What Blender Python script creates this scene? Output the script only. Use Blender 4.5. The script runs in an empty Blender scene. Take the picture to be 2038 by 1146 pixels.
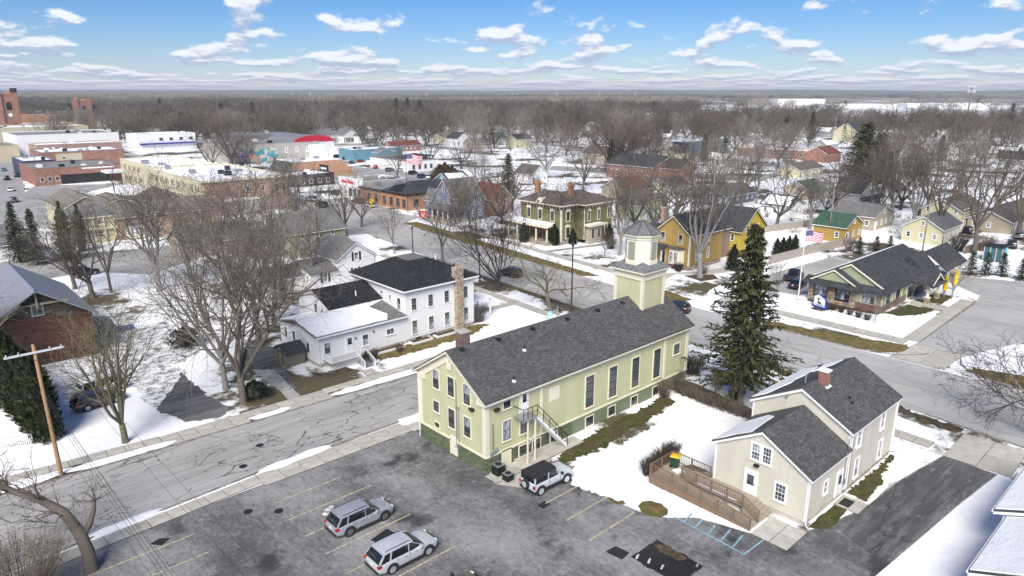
import bpy, bmesh, math, random
from mathutils import Vector, Matrix, noise
R = math.radians
S = bpy.context.scene
C = S.collection
rnd = random.Random(7)
# ------------------------------------------------------------------ camera
CAM_H, PITCH, HEAD, FPX = 32.0, 15.528, 47.397, 1400.0
cd = bpy.data.cameras.new('camera'); cam = bpy.data.objects.new('camera', cd); C.objects.link(cam)
cam.location = (0, 0, CAM_H); cam.rotation_euler = (R(90 - PITCH), 0, R(HEAD - 90))
cd.sensor_width = 36; cd.lens = FPX / 2038 * 36; cd.clip_start = .5; cd.clip_end = 80000
S.camera = cam
# ------------------------------------------------------------------ sky and sun
SUN_EL, SUN_AZ = 43.0, 217.0           # azimuth: degrees from +X towards +Y, where the sun stands
SKY_STR, SUN_STR, EXPOSURE = .061, 3.55, .68
HAZE = 9.5e-5
S.view_settings.view_transform = 'Standard'; S.view_settings.look = 'None'
S.view_settings.gamma = 1; S.view_settings.use_curve_mapping = False
S.view_settings.exposure = EXPOSURE
CLOUD_SEED = 2.7
W = bpy.data.worlds.new('World'); S.world = W; W.use_nodes = True
def build_world():
 nt = W.node_tree; N = nt.nodes; L = nt.links; N.clear()
 out = N.new('ShaderNodeOutputWorld'); bg = N.new('ShaderNodeBackground')
 bg.inputs['Strength'].default_value = SKY_STR
 sky = N.new('ShaderNodeTexSky'); sky.sky_type = 'NISHITA'; sky.sun_disc = False
 sky.sun_elevation = R(SUN_EL); sky.sun_rotation = R(90 - SUN_AZ)
 sky.altitude = 300; sky.air_density = 1.0; sky.dust_density = .1; sky.ozone_density = 2.5
 tc = N.new('ShaderNodeTexCoord'); sep = N.new('ShaderNodeSeparateXYZ'); L.new(tc.outputs['Generated'], sep.inputs[0])
 def math_(op, a, b=None, clamp=False):
  n = N.new('ShaderNodeMath'); n.operation = op; n.use_clamp = clamp
  for i, v in enumerate((a, b)):
   if v is None: continue
   if isinstance(v, (int, float)): n.inputs[i].default_value = v
   else: L.new(v, n.inputs[i])
  return n.outputs[0]
 z = math_('MAXIMUM', sep.outputs['Z'], .004)
 inv = math_('DIVIDE', 1.0, z)
 hsv = N.new('ShaderNodeHueSaturation'); hsv.inputs['Saturation'].default_value = 1.3; hsv.inputs['Value'].default_value = 1.0
 tint = N.new('ShaderNodeMix'); tint.data_type = 'RGBA'; tint.blend_type = 'MULTIPLY'; tint.inputs['Factor'].default_value = 1
 tint.inputs['B'].default_value = (.78, .86, 1.10, 1); L.new(sky.outputs[0], tint.inputs['A']); L.new(tint.outputs['Result'], hsv.inputs['Color'])
 # fair-weather cumulus: one cloud field that closes up towards the horizon, sun-lit tops and grey bases
 lr = math_('MULTIPLY', math_('LOGARITHM', inv, math.e), 1.0)
 hx = N.new('ShaderNodeVectorMath'); hx.operation = 'NORMALIZE'
 flat = N.new('ShaderNodeCombineXYZ'); L.new(sep.outputs['X'], flat.inputs[0]); L.new(sep.outputs['Y'], flat.inputs[1]); L.new(flat.outputs[0], hx.inputs[0])
 def field(dl):
  f = math_('SUBTRACT', lr, dl)
  v = N.new('ShaderNodeVectorMath'); v.operation = 'SCALE'; L.new(hx.outputs[0], v.inputs[0]); L.new(math_('MULTIPLY', math_('POWER', math_('MAXIMUM', f, .05), .25), 3.4), v.inputs['Scale'])
  zc = N.new('ShaderNodeCombineXYZ'); L.new(math_('MULTIPLY', f, .62), zc.inputs[2])
  big = N.new('ShaderNodeTexNoise'); big.inputs['Scale'].default_value = 2.9; big.inputs['Detail'].default_value = 6; big.inputs['Roughness'].default_value = .55
  off = N.new('ShaderNodeVectorMath'); off.operation = 'ADD'; L.new(zc.outputs[0], off.inputs[1]); L.new(v.outputs[0], off.inputs[0]); o2 = N.new('ShaderNodeVectorMath'); o2.operation = 'ADD'; o2.inputs[1].default_value = (CLOUD_SEED, 1.3, 5.1); L.new(off.outputs[0], o2.inputs[0]); L.new(o2.outputs[0], big.inputs['Vector'])
  return big.outputs['Fac']
 d0 = field(0.0); d1 = field(.12)
 low = math_('MULTIPLY', math_('MAXIMUM', math_('SUBTRACT', lr, 2.3), -.2), .07)          # more cloud farther away
 dd = math_('ADD', d0, low)
 mr = N.new('ShaderNodeMapRange'); mr.interpolation_type = 'SMOOTHSTEP'; mr.inputs['From Min'].default_value = .548; mr.inputs['From Max'].default_value = .63; L.new(dd, mr.inputs['Value'])
 lit = N.new('ShaderNodeMapRange'); lit.interpolation_type = 'SMOOTHSTEP'; lit.inputs['From Min'].default_value = -.05; lit.inputs['From Max'].default_value = .07
 L.new(math_('SUBTRACT', d0, d1), lit.inputs['Value'])
 ccol = N.new('ShaderNodeMix'); ccol.data_type = 'RGBA'; L.new(lit.outputs[0], ccol.inputs['Factor'])
 ccol.inputs['A'].default_value = (4.7, 5.7, 7.7, 1); ccol.inputs['B'].default_value = (10.6, 10.8, 11.2, 1)
 mx = N.new('ShaderNodeMix'); mx.data_type = 'RGBA'; L.new(math_('MULTIPLY', mr.outputs[0], .9), mx.inputs['Factor'])
 L.new(hsv.outputs['Color'], mx.inputs['A']); L.new(ccol.outputs['Result'], mx.inputs['B']); base = mx.outputs['Result']
 L.new(base, bg.inputs['Color']); L.new(bg.outputs[0], out.inputs['Surface'])
build_world()
sd = bpy.data.lights.new('sun', 'SUN'); sd.energy = SUN_STR; sd.angle = R(32); sd.color = (1, .94, .85)
sun = bpy.data.objects.new('sun', sd); C.objects.link(sun); sun.location = (0, 0, 120)
_d = Vector((math.cos(R(SUN_EL)) * math.cos(R(SUN_AZ)), math.cos(R(SUN_EL)) * math.sin(R(SUN_AZ)), math.sin(R(SUN_EL))))
sun.rotation_euler = _d.to_track_quat('Z', 'Y').to_euler()
# ------------------------------------------------------------------ survey helper: where a line of sight from the drone meets height z
def P(px, py, z=0.0):
 u = (px - 1019) / FPX; v = (py - 573) / FPX; p = R(PITCH); a = R(HEAD)
 fw = math.cos(p) - v * math.sin(p); up = -math.sin(p) - v * math.cos(p)
 t = (z - CAM_H) / up
 return Vector(((math.cos(a) * fw + math.sin(a) * u) * t, (math.sin(a) * fw - math.cos(a) * u) * t, z))
def to_px(X, Y, Z=0.0):
 a = R(HEAD); p = R(PITCH); f = math.cos(a) * X + math.sin(a) * Y; r = math.sin(a) * X - math.cos(a) * Y; Z -= CAM_H
 zc = f * math.cos(p) - Z * math.sin(p); uc = f * math.sin(p) + Z * math.cos(p)
 if zc < 1: return (-9999, -9999)
 return (1019 + FPX * r / zc, 573 - FPX * uc / zc)
# ------------------------------------------------------------------ materials
MATS = {}
class NB:
 """tiny node builder"""
 def __init__(s, name):
  s.m = bpy.data.materials.new(name); s.m.use_nodes = True; s.nt = s.m.node_tree; s.N = s.nt.nodes; s.L = s.nt.links
  s.b = s.N['Principled BSDF']; s.tc = s.N.new('ShaderNodeTexCoord')
 def put(s, node, key, v):
  if v is None: return
  if hasattr(v, 'is_output') or isinstance(v, bpy.types.NodeSocket): s.L.new(v, node.inputs[key])
  else: node.inputs[key].default_value = (tuple(v) + (1,) if isinstance(v, (tuple, list)) and len(v) == 3 and node.inputs[key].type == 'RGBA' else v)
 def math(s, op, a, b=None, c=None, clamp=False):
  n = s.N.new('ShaderNodeMath'); n.operation = op; n.use_clamp = clamp
  for i, v in enumerate((a, b, c)): s.put(n, i, v)
  return n.outputs[0]
 def map(s, vec=None, scale=(1, 1, 1), loc=(0, 0, 0), rot=(0, 0, 0)):
  n = s.N.new('ShaderNodeMapping'); s.L.new(vec or s.tc.outputs['Object'], n.inputs[0])
  n.inputs['Scale'].default_value = scale; n.inputs['Location'].default_value = loc; n.inputs['Rotation'].default_value = rot
  return n.outputs[0]
 def noise(s, scale, detail=4, rough=.55, vec=None, dist=0):
  n = s.N.new('ShaderNodeTexNoise'); s.L.new(vec or s.tc.outputs['Object'], n.inputs['Vector'])
  n.inputs['Scale'].default_value = scale; n.inputs['Detail'].default_value = detail; n.inputs['Roughness'].default_value = rough
  n.inputs['Distortion'].default_value = dist
  return n.outputs['Fac']
 def vor(s, scale, vec=None, feat='DISTANCE_TO_EDGE', rnd_=1.0):
  n = s.N.new('ShaderNodeTexVoronoi'); n.feature = feat; s.L.new(vec or s.tc.outputs['Object'], n.inputs['Vector'])
  n.inputs['Scale'].default_value = scale; n.inputs['Randomness'].default_value = rnd_
  return n.outputs['Distance'] if feat != 'COL' else n.outputs['Color']
 def ramp(s, fac, a, b, ca=0.0, cb=1.0):
  n = s.N.new('ShaderNodeMapRange'); n.interpolation_type = 'SMOOTHSTEP'
  s.put(n, 'Value', fac); s.put(n, 'From Min', a); s.put(n, 'From Max', b); s.put(n, 'To Min', ca); s.put(n, 'To Max', cb)
  return n.outputs[0]
 def mix(s, fac, a, b, mode='MIX'):
  n = s.N.new('ShaderNodeMix'); n.data_type = 'RGBA'; n.blend_type = mode
  s.put(n, 'Factor', fac); s.put(n, 'A', a); s.put(n, 'B', b); return n.outputs['Result']
 def wob(s, amt, scale, vec=None):
  n = s.N.new('ShaderNodeTexNoise'); s.L.new(vec or s.tc.outputs['Object'], n.inputs['Vector']); n.inputs['Scale'].default_value = scale; n.inputs['Detail'].default_value = 3
  a = s.N.new('ShaderNodeVectorMath'); a.operation = 'MULTIPLY_ADD'; s.L.new(n.outputs['Color'], a.inputs[0])
  a.inputs[1].default_value = (amt, amt, amt); s.L.new(vec or s.tc.outputs['Object'], a.inputs[2]); return a.outputs[0]
 def bump(s, h, strength=.3, dist=.05):
  n = s.N.new('ShaderNodeBump'); n.inputs['Strength'].default_value = strength; n.inputs['Distance'].default_value = dist
  s.put(n, 'Height', h); s.L.new(n.outputs[0], s.b.inputs['Normal'])
 def done(s, key, col=None, rough=.8, metal=0, spec=None):
  if col is not None: s.put(s.b, 'Base Color', col)
  s.put(s.b, 'Roughness', rough); s.put(s.b, 'Metallic', metal)
  if spec is not None: s.put(s.b, 'Specular IOR Level', spec)
  MATS[key] = s.m; return s.m
def sc(c, k): return tuple(min(1, v * k) for v in c)
def plain(key, col, rough=.7, var=.12, scale=2.5, metal=0, spec=.4, coat=0):
 if key in MATS: return MATS[key]
 n = NB(key); f = n.noise(scale, 5, .6)
 c = n.mix(f, sc(col, 1 - var), sc(col, 1 + var))
 m = n.done(key, c, n.ramp(n.noise(scale * 3), .3, .7, max(.03, rough - .06), min(1, rough + .06)), metal, spec)
 if coat: n.put(n.b, 'Coat Weight', coat); n.put(n.b, 'Coat Roughness', .06)
 return m
def siding(key, col, step=.13, depth=.02, var=.07):
 if key in MATS: return MATS[key]
 n = NB(key); uv = n.tc.outputs['UV']; sp = n.N.new('ShaderNodeSeparateXYZ'); n.L.new(uv, sp.inputs[0])
 fr = n.math('FRACT', n.math('DIVIDE', sp.outputs['Y'], step))
 stain = n.noise(.8, 5, .65, n.map(scale=(1, 1, .35)))
 c = n.mix(n.ramp(stain, .25, .75), sc(col, 1 - var * 1.6), sc(col, 1 + var))
 board = n.noise(1, 0, 0, n.map(uv, (.35, 1 / step, 1)))
 c = n.mix(n.ramp(board, .3, .7, 0, .35), c, sc(col, .9))
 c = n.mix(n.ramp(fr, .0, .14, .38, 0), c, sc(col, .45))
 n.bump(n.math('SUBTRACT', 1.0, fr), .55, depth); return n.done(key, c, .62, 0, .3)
def shingle(key, col, col2=None, var=.3, speck=(.35, .33, .31), w=.32, h=.15):
 if key in MATS: return MATS[key]
 col2 = col2 or sc(col, 1.5)
 n = NB(key); uv = n.tc.outputs['UV']
 br = n.N.new('ShaderNodeTexBrick'); n.L.new(uv, br.inputs['Vector']); br.offset = .5
 br.inputs['Color1'].default_value = (0, 0, 0, 1); br.inputs['Color2'].default_value = (1, 1, 1, 1); br.inputs['Mortar'].default_value = (.1, .1, .1, 1)
 br.inputs['Scale'].default_value = 1; br.inputs['Brick Width'].default_value = w; br.inputs['Row Height'].default_value = h; br.inputs['Mortar Size'].default_value = .008
 c = n.mix(br.outputs['Color'], sc(col, 1 - var), col2)
 c = n.mix(n.ramp(n.noise(.7, 5, .6), .3, .7, 0, .55), c, sc(col, .8))
 c = n.mix(n.ramp(n.noise(6, 3, .7), .63, .72, 0, .5), c, speck)
 n.bump(br.outputs['Fac'], .5, -.02); return n.done(key, c, .88, 0, .25)
def brickm(key, col, mortar=(.42, .4, .37), w=.22, h=.075, var=.28):
 if key in MATS: return MATS[key]
 n = NB(key); uv = n.tc.outputs['UV']
 br = n.N.new('ShaderNodeTexBrick'); n.L.new(uv, br.inputs['Vector'])
 br.inputs['Color1'].default_value = sc(col, 1 - var) + (1,); br.inputs['Color2'].default_value = sc(col, 1 + var) + (1,); br.inputs['Mortar'].default_value = tuple(mortar) + (1,)
 br.inputs['Scale'].default_value = 1; br.inputs['Brick Width'].default_value = w; br.inputs['Row Height'].default_value = h; br.inputs['Mortar Size'].default_value = .009
 c = n.mix(n.ramp(n.noise(.6, 5, .65), .35, .75, 0, .6), br.outputs['Color'], sc(col, .62))
 c = n.mix(n.ramp(n.noise(1.7, 4, .6), .55, .75, 0, .35), c, sc(col, 1.5))
 n.bump(br.outputs['Fac'], .4, -.015); return n.done(key, c, .85, 0, .2)
def islands(key, cols, rough=.85):
 """each stone, board or block of a joined wall in a colour of its own"""
 if key in MATS: return MATS[key]
 n = NB(key); ge = n.N.new('ShaderNodeNewGeometry'); cr = n.N.new('ShaderNodeValToRGB'); n.L.new(ge.outputs['Random Per Island'], cr.inputs[0])
 e = cr.color_ramp.elements; k = len(cols)
 while len(e) < k: e.new(.5)
 cr.color_ramp.interpolation = 'CONSTANT'
 for i, c in enumerate(cols): e[i].position = i / k; e[i].color = tuple(c) + (1,)
 f = n.noise(5, 4, .65); c = n.mix(n.ramp(f, .3, .7, 0, .45), cr.outputs[0], (.05, .045, .04))
 n.bump(f, .3, .02); return n.done(key, c, rough, 0, .25)
def objcol(key, cols, rough=.85, bump=.02):
 if key in MATS: return MATS[key]
 n = NB(key); oi = n.N.new('ShaderNodeObjectInfo'); f = n.noise(6, 4, .65)
 c = n.mix(oi.outputs['Random'], cols[0], cols[1]); c = n.mix(n.ramp(f, .35, .75, 0, .4), c, sc(cols[0], .6)); n.bump(f, .35, bump); return n.done(key, c, rough, 0, .25)
def ground_mats():
 # snow
 n = NB('snow'); f = n.noise(.35, 6, .6); g_ = n.noise(6, 3, .6)
 c = n.mix(n.ramp(f, .3, .7), (.83, .835, .84), (.89, .89, .885)); c = n.mix(n.ramp(n.noise(1.7, 9, .78), .57, .7, 0, .55), c, (.50, .48, .45)); n.bump(n.math('ADD', f, n.math('SUBTRACT', n.math('MULTIPLY', g_, .2), n.math('MULTIPLY', n.ramp(n.vor(1.5, None, 'F1'), .1, .2, .35, 0), n.ramp(n.noise(.22, 3), .5, .56)))), .7, .25); n.done('snow', c, .75, 0, .25)
 # lawn under snow far and wide: snow with patches of dead grass and bare leaf litter
 n = NB('snowfield'); f = n.noise(.045, 7, .62); g_ = n.noise(.6, 5, .65)
 dead = n.mix(n.noise(3, 4), (.13, .105, .06), (.07, .065, .04))
 sn = n.mix(n.ramp(g_, .3, .7), (.81, .815, .82), (.89, .89, .885))
 m_ = n.ramp(n.math('ADD', n.math('MULTIPLY', f, .8), n.math('MULTIPLY', g_, .2)), .515, .57)
 c = n.mix(m_, sn, dead); n.bump(g_, .3, .1); n.done('snowfield', c, .8, 0, .2)
 # far country: brown woods, pale fields
 n = NB('country'); f = n.noise(.0022, 6, .6, n.map(scale=(1, 1, 1))); g_ = n.noise(.02, 5, .65)
 c = n.mix(n.ramp(f, .40, .55), (.125, .105, .085), (.30, .265, .215)); c = n.mix(n.ramp(g_, .4, .62, 0, .8), c, (.085, .075, .062))
 c = n.mix(n.ramp(n.noise(.006, 4, .6), .55, .60), c, (.62, .63, .64)); n.done('country', c, .95, 0, .1)
 n = NB('hill_woods'); f = n.noise(.004, 6, .7); c = n.mix(n.ramp(f, .35, .65), (.035, .055, .06), (.075, .09, .085)); n.done('hill_woods', c, .95, 0, .1)
 # worn street asphalt with a web of cracks
 def asphalt(key, lo, hi, crack, stretch, cs, web, patchy, salt=None, amt=.8, streak=None):
  n = NB(key); ob = n.map(scale=stretch); big = n.noise(.16, 5, .6, ob); fine = n.noise(11, 4, .7); mid = n.noise(1.1, 6, .68, n.map(scale=streak)) if streak else n.noise(3.2, 10, .85, ob)
  c = n.mix(n.ramp(n.math('ADD', n.math('MULTIPLY', big, .5), n.math('MULTIPLY', mid, .5)), .39, .61), lo, hi)
  c = n.mix(n.ramp(fine, .35, .75, 0, .32), c, sc(lo, .8))
  if salt: c = n.mix(n.ramp(n.noise(.9, 12, .86, n.map(scale=(.5, 1, 1))), .5, .66, 0, .55), c, salt)
  w1 = n.wob(.9, .9, ob)
  e1 = n.vor(cs, w1); e2 = n.vor(cs * 3.2, n.wob(.35, 2.2, ob))
  k1 = n.math('MULTIPLY', n.ramp(e1, .0, .016 * cs / .3, 1, 0), n.ramp(n.noise(.13, 4, .6), .38, .48))
  k2 = n.math('MULTIPLY', n.ramp(e2, .0, .05, 1, 0), n.ramp(n.noise(web, 4, .6, n.map(loc=(31, 7, 0))), .5, .58))
  k = n.math('MAXIMUM', k1, k2)
  c = n.mix(n.math('MULTIPLY', k, amt), c, crack)
  if patchy: c = n.mix(n.ramp(n.noise(.22, 5, .6, n.map(loc=(90, 3, 0))), .55, .68, 0, patchy), c, sc(lo, .42))
  n.bump(n.math('SUBTRACT', n.math('MULTIPLY', fine, .15), n.math('MULTIPLY', k, amt)), .5, .03); n.done(key, c, .88, 0, .25)
 asphalt('street', (.31, .30, .285), (.42, .41, .39), (.035, .035, .035), (.42, 1.3, 1), .46, .12, 0, None, .85, (.1, 1, 1))
 asphalt('main_road', (.35, .34, .322), (.47, .46, .438), (.26, .25, .24), (1, .5, 1), .12, .05, 0, None, .8, (1, .07, 1))
 asphalt('lot', (.09, .09, .092), (.32, .317, .31), (.03, .03, .031), (1, .5, 1), .9, .07, .85, (.40, .40, .395), .22)
 asphalt('drive', (.075, .075, .077), (.185, .183, .182), (.04, .04, .04), (.25, 1.4, 1), .16, .05, .5, (.3, .3, .3), .8, (.1, 1.3, 1))
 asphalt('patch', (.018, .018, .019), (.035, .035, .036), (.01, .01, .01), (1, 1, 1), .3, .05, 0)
 n = NB('gravel'); f = n.noise(14, 5, .8); c = n.mix(f, (.10, .10, .10), (.38, .37, .36)); c = n.mix(n.ramp(n.noise(.5, 5), .4, .65), c, (.2, .19, .18)); n.bump(f, .4, .03); n.done('gravel', c, .95, 0, .1)
 n = NB('concrete'); f = n.noise(.9, 6, .7); oi = n.N.new('ShaderNodeObjectInfo')
 c = n.mix(n.ramp(f, .3, .7), (.40, .38, .325), (.55, .53, .465)); c = n.mix(n.math('MULTIPLY', oi.outputs['Random'], .4), c, (.30, .28, .23)); c = n.mix(n.ramp(n.noise(9, 3, .7), .6, .75, 0, .3), c, (.2, .19, .17)); n.bump(f, .2, .02); n.done('concrete', c, .9, 0, .2)
 n = NB('kerb'); f = n.noise(1.2, 6, .7); c = n.mix(n.ramp(f, .35, .7), (.16, .15, .14), (.36, .35, .325)); n.done('kerb', c, .9, 0, .2)
 n = NB('dead_grass'); f = n.noise(1.1, 7, .7); g_ = n.noise(16, 3, .8); c = n.mix(n.ramp(f, .3, .7), (.10, .075, .03), (.255, .20, .085)); c = n.mix(n.ramp(n.noise(.5, 4), .5, .7, 0, .7), c, (.11, .12, .035)); c = n.mix(n.ramp(g_, .45, .8, 0, .5), c, (.05, .04, .02)); n.bump(g_, .8, .06); n.done('dead_grass', c, .95, 0, .1)
 n = NB('green_grass'); f = n.noise(1.3, 7, .7); g_ = n.noise(16, 3, .8); c = n.mix(n.ramp(f, .35, .65), (.045, .065, .018), (.115, .10, .045)); c = n.mix(n.ramp(n.noise(.55, 5, .65), .5, .62), c, (.10, .07, .042)); c = n.mix(n.ramp(g_, .45, .8, 0, .5), c, (.03, .028, .014)); n.bump(g_, .8, .06); n.done('green_grass', c, .95, 0, .1)
 n = NB('mud'); f = n.noise(1.4, 7, .72); g_ = n.noise(14, 3, .8); c = n.mix(n.ramp(f, .35, .65), (.045, .035, .025), (.13, .10, .065)); n.bump(g_, .7, .05); n.done('mud', c, .95, 0, .15)
 n = NB('dirty_snow'); f = n.noise(.9, 8, .75); g_ = n.noise(5, 5, .7); c = n.mix(n.ramp(n.math('ADD', n.math('MULTIPLY', f, .65), n.math('MULTIPLY', g_, .35)), .42, .55), (.12, .11, .10), (.8, .81, .82)); n.bump(g_, .4, .06); n.done('dirty_snow', c, .85, 0, .2)
 n = NB('road_paint'); f = n.noise(5, 5, .7); c = n.mix(n.ramp(f, .38, .6), (.30, .29, .27), (.62, .60, .5)); n.done('road_paint', c, .8)
 n = NB('yellow_paint'); f = n.noise(4, 5, .7); c = n.mix(n.ramp(f, .36, .56), (.22, .21, .19), (.56, .48, .27)); n.done('yellow_paint', c, .8)
 n = NB('blue_paint'); f = n.noise(5, 5, .7); c = n.mix(n.ramp(f, .35, .62), (.16, .24, .27), (.26, .50, .58)); n.done('blue_paint', c, .8)
ground_mats()
n_ = NB('glass'); f_ = n_.noise(.9, 3, .5, n_.map(n_.tc.outputs['Object'], (1, 1, 1.6))); oi_ = n_.N.new('ShaderNodeObjectInfo')
n_.done('glass', n_.mix(n_.ramp(n_.math('ADD', f_, n_.math('MULTIPLY', oi_.outputs['Random'], .25)), .45, .85), (.012, .014, .016), (.10, .115, .13)), .07, 0, .6)
n_ = NB('curtain_glass'); f_ = n_.noise(7, 2, .5, n_.map(n_.tc.outputs['Object'], (1, 1, .12))); n_.done('curtain_glass', n_.mix(n_.ramp(f_, .35, .65), (.11, .13, .15), (.42, .45, .48)), .12, 0, .6)
plain('car_glass', (.014, .017, .018), .05, .2, 3, 0, .7)
plain('white_trim', (.80, .80, .79), .55, .05); plain('cream_trim', (.74, .70, .55), .55, .05)
plain('black', (.018, .018, .02), .45, .2); plain('rubber', (.02, .02, .021), .85, .2); plain('dark_metal', (.05, .052, .055), .4, .2, 4, .6)
plain('steel', (.42, .43, .44), .4, .12, 5, .7); plain('rim', (.36, .37, .38), .3, .1, 6, .85)
plain('red_lamp', (.42, .015, .012), .15, .1); plain('head_lamp', (.72, .75, .78), .08, .05, 3, 0, .7)
# ------------------------------------------------------------------ mesh helper
class MB:
 def __init__(s): s.v = []; s.f = []
 def add(s, vs, fs):
  o = len(s.v); s.v.extend(tuple(p) for p in vs); s.f.extend(tuple(i + o for i in f) for f in fs); return s
 def box(s, x0, x1, y0, y1, z0, z1):
  return s.add([(x0, y0, z0), (x1, y0, z0), (x1, y1, z0), (x0, y1, z0), (x0, y0, z1), (x1, y0, z1), (x1, y1, z1), (x0, y1, z1)],
      [(3, 2, 1, 0), (4, 5, 6, 7), (0, 1, 5, 4), (1, 2, 6, 5), (2, 3, 7, 6), (3, 0, 4, 7)])
 def quad(s, *p): return s.add(p, [tuple(range(len(p)))])
 def prism(s, poly, d):
  """polygon of 3-D points swept by vector d, closed"""
  n = len(poly); d = Vector(d); b = [Vector(p) + d for p in poly]
  return s.add([tuple(p) for p in poly] + [tuple(p) for p in b], [tuple(range(n))[::-1], tuple(range(n, 2 * n))] + [(i, (i + 1) % n, n + (i + 1) % n, n + i) for i in range(n)])
 def slab(s, poly, t):
  """flat polygon made t thick along its normal (downwards for roofs)"""
  p = [Vector(q) for q in poly]; nn = Vector((0, 0, 0))
  for i in range(len(p)):
   a, b = p[i], p[(i + 1) % len(p)]; nn += a.cross(b)
  nn.normalize()
  if nn.z < 0: p.reverse(); nn = -nn
  return s.prism([q - nn * t for q in p], nn * t)
 def tube(s, a, b, r0, r1=None, n=6, caps=True):
  a = Vector(a); b = Vector(b); r1 = r0 if r1 is None else r1; d = (b - a)
  if d.length < 1e-6: return s
  d.normalize(); u = d.orthogonal().normalized(); w = d.cross(u); o = len(s.v)
  for c, r in ((a, r0), (b, r1)):
   for i in range(n):
    t = 2 * math.pi * i / n; s.v.append(tuple(c + (u * math.cos(t) + w * math.sin(t)) * r))
  s.f.extend((o + i, o + (i + 1) % n, o + n + (i + 1) % n, o + n + i) for i in range(n))
  if caps: s.f.append(tuple(o + i for i in range(n))[::-1]); s.f.append(tuple(o + n + i for i in range(n)))
  return s
 def path(s, pts, rs, n=5):
  """tapered tube through points"""
  k = len(pts); o = len(s.v); prev = None
  for i, p in enumerate(pts):
   p = Vector(p); d = (Vector(pts[min(i + 1, k - 1)]) - Vector(pts[max(i - 1, 0)]))
   d = d.normalized() if d.length > 1e-6 else Vector((0, 0, 1))
   u = d.orthogonal().normalized() if prev is None else (prev - d * prev.dot(d))
   if u.length < 1e-4: u = d.orthogonal()
   u.normalize(); prev = u; w = d.cross(u)
   for j in range(n):
    t = 2 * math.pi * j / n; s.v.append(tuple(p + (u * math.cos(t) + w * math.sin(t)) * rs[i]))
  for i in range(k - 1):
   for j in range(n):
    s.f.append((o + i * n + j, o + i * n + (j + 1) % n, o + (i + 1) * n + (j + 1) % n, o + (i + 1) * n + j))
  s.f.append(tuple(o + (k - 1) * n + j for j in range(n)))
  return s
 def lathe(s, c, prof, n=12, axis='z'):
  o = len(s.v); c = Vector(c)
  for r, h in prof:
   for i in range(n):
    t = 2 * math.pi * i / n; a, b = r * math.cos(t), r * math.sin(t)
    s.v.append(tuple(c + (Vector((a, b, h)) if axis == 'z' else Vector((a, h, b)) if axis == 'y' else Vector((h, a, b)))))
  for k in range(len(prof) - 1):
   for i in range(n): s.f.append((o + k * n + i, o + k * n + (i + 1) % n, o + (k + 1) * n + (i + 1) % n, o + (k + 1) * n + i))
  s.f.append(tuple(o + i for i in range(n))[::-1]); s.f.append(tuple(o + (len(prof) - 1) * n + i for i in range(n)))
  return s
 def mesh(s, name, mat, uv=True, smooth=False):
  me = bpy.data.meshes.new(name); me.from_pydata(s.v, [], s.f); me.materials.append(MATS[mat] if isinstance(mat, str) else mat)
  bm = bmesh.new(); bm.from_mesh(me)
  if len(bm.faces) < 4000: bmesh.ops.recalc_face_normals(bm, faces=bm.faces)
  if uv:
   l = bm.loops.layers.uv.new('UVMap')
   for f in bm.faces:
    nn = f.normal
    if nn.length < .5: continue
    u = Vector((-nn.y, nn.x, 0))
    u = u.normalized() if u.length > .02 else Vector((1, 0, 0))
    w = nn.cross(u)
    for lp in f.loops: lp[l].uv = (lp.vert.co.dot(u), lp.vert.co.dot(w))
  bm.to_mesh(me); bm.free()
  if smooth: me.shade_smooth()
  return me
 def build(s, name, mat, parent=None, uv=True, smooth=False, loc=None, rz=0):
  return link(name, s.mesh(name, mat, uv, smooth), parent, loc, rz)
def link(name, me, parent=None, loc=None, rz=0):
 o = bpy.data.objects.new(name, me); C.objects.link(o); o.parent = parent
 if loc is not None: o.location = loc
 if rz: o.rotation_euler = (0, 0, rz)
 return o
CACHE = {}
def shared(key, name, mat, fn, parent, loc, rz=0, smooth=False):
 if key not in CACHE:
  b = MB(); fn(b); CACHE[key] = b.mesh(name, mat, True, smooth)
 return link(name, CACHE[key], parent, loc, rz)
def tag(o, label=None, cat=None, group=None, kind=None):
 if label: o['label'] = label
 if cat: o['category'] = cat
 if group: o['group'] = group
 if kind: o['kind'] = kind
 return o
def thing(name, label, cat, loc=(0, 0, 0), rz=0, group=None):
 o = bpy.data.objects.new(name, None); C.objects.link(o); o.empty_display_size = .3
 o.location = loc; o.rotation_euler = (0, 0, rz); return tag(o, label, cat, group)
def copy_tree(o, parent=None, loc=None, rz=None, scale=None):
 c = o.copy(); C.objects.link(c); c.parent = parent
 if loc is not None: c.location = loc
 if rz is not None: c.rotation_euler = (0, 0, rz)
 if scale is not None: c.scale = scale if hasattr(scale, '__len__') else (scale,) * 3
 for ch in [k for k in KIDS.get(o.name, o.children)]: copy_tree(ch, c)
 return c
KIDS = {}
def rot2(x, y, a): return (x * math.cos(a) - y * math.sin(a), x * math.sin(a) + y * math.cos(a))
# ================================================================== ground, streets, lawns
NZ = [0]
def sheet(name, pts, z, mat, jit=0, step=.6, kind='structure', seed=1, label=None, parent=None):
 rg = random.Random(seed); out = []; NZ[0] += 1; z += .00003 * (NZ[0] % 30)
 pts = [Vector((p[0], p[1], 0)) for p in pts]
 for i, a in enumerate(pts):
  b = pts[(i + 1) % len(pts)]; d = b - a; k = max(1, int(d.length / step)) if jit else 1
  nn = Vector((-d.y, d.x, 0)).normalized() if d.length else Vector((0, 0, 0))
  for j in range(k):
   q = a + d * (j / k)
   if jit: q = q + nn * (noise.noise(Vector((q.x * .5, q.y * .5, seed))) * 1.1 + rg.uniform(-.5, .5)) * jit * min(1, d.length * min(j, k - j) / k / 1.2)
   out.append((q.x, q.y, z))
 o = MB().add(out, [tuple(range(len(out)))]).build(name, mat, parent)
 if o.data.polygons[0].normal.z < 0: o.data.flip_normals()
 return tag(o, label, kind=kind)
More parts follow.
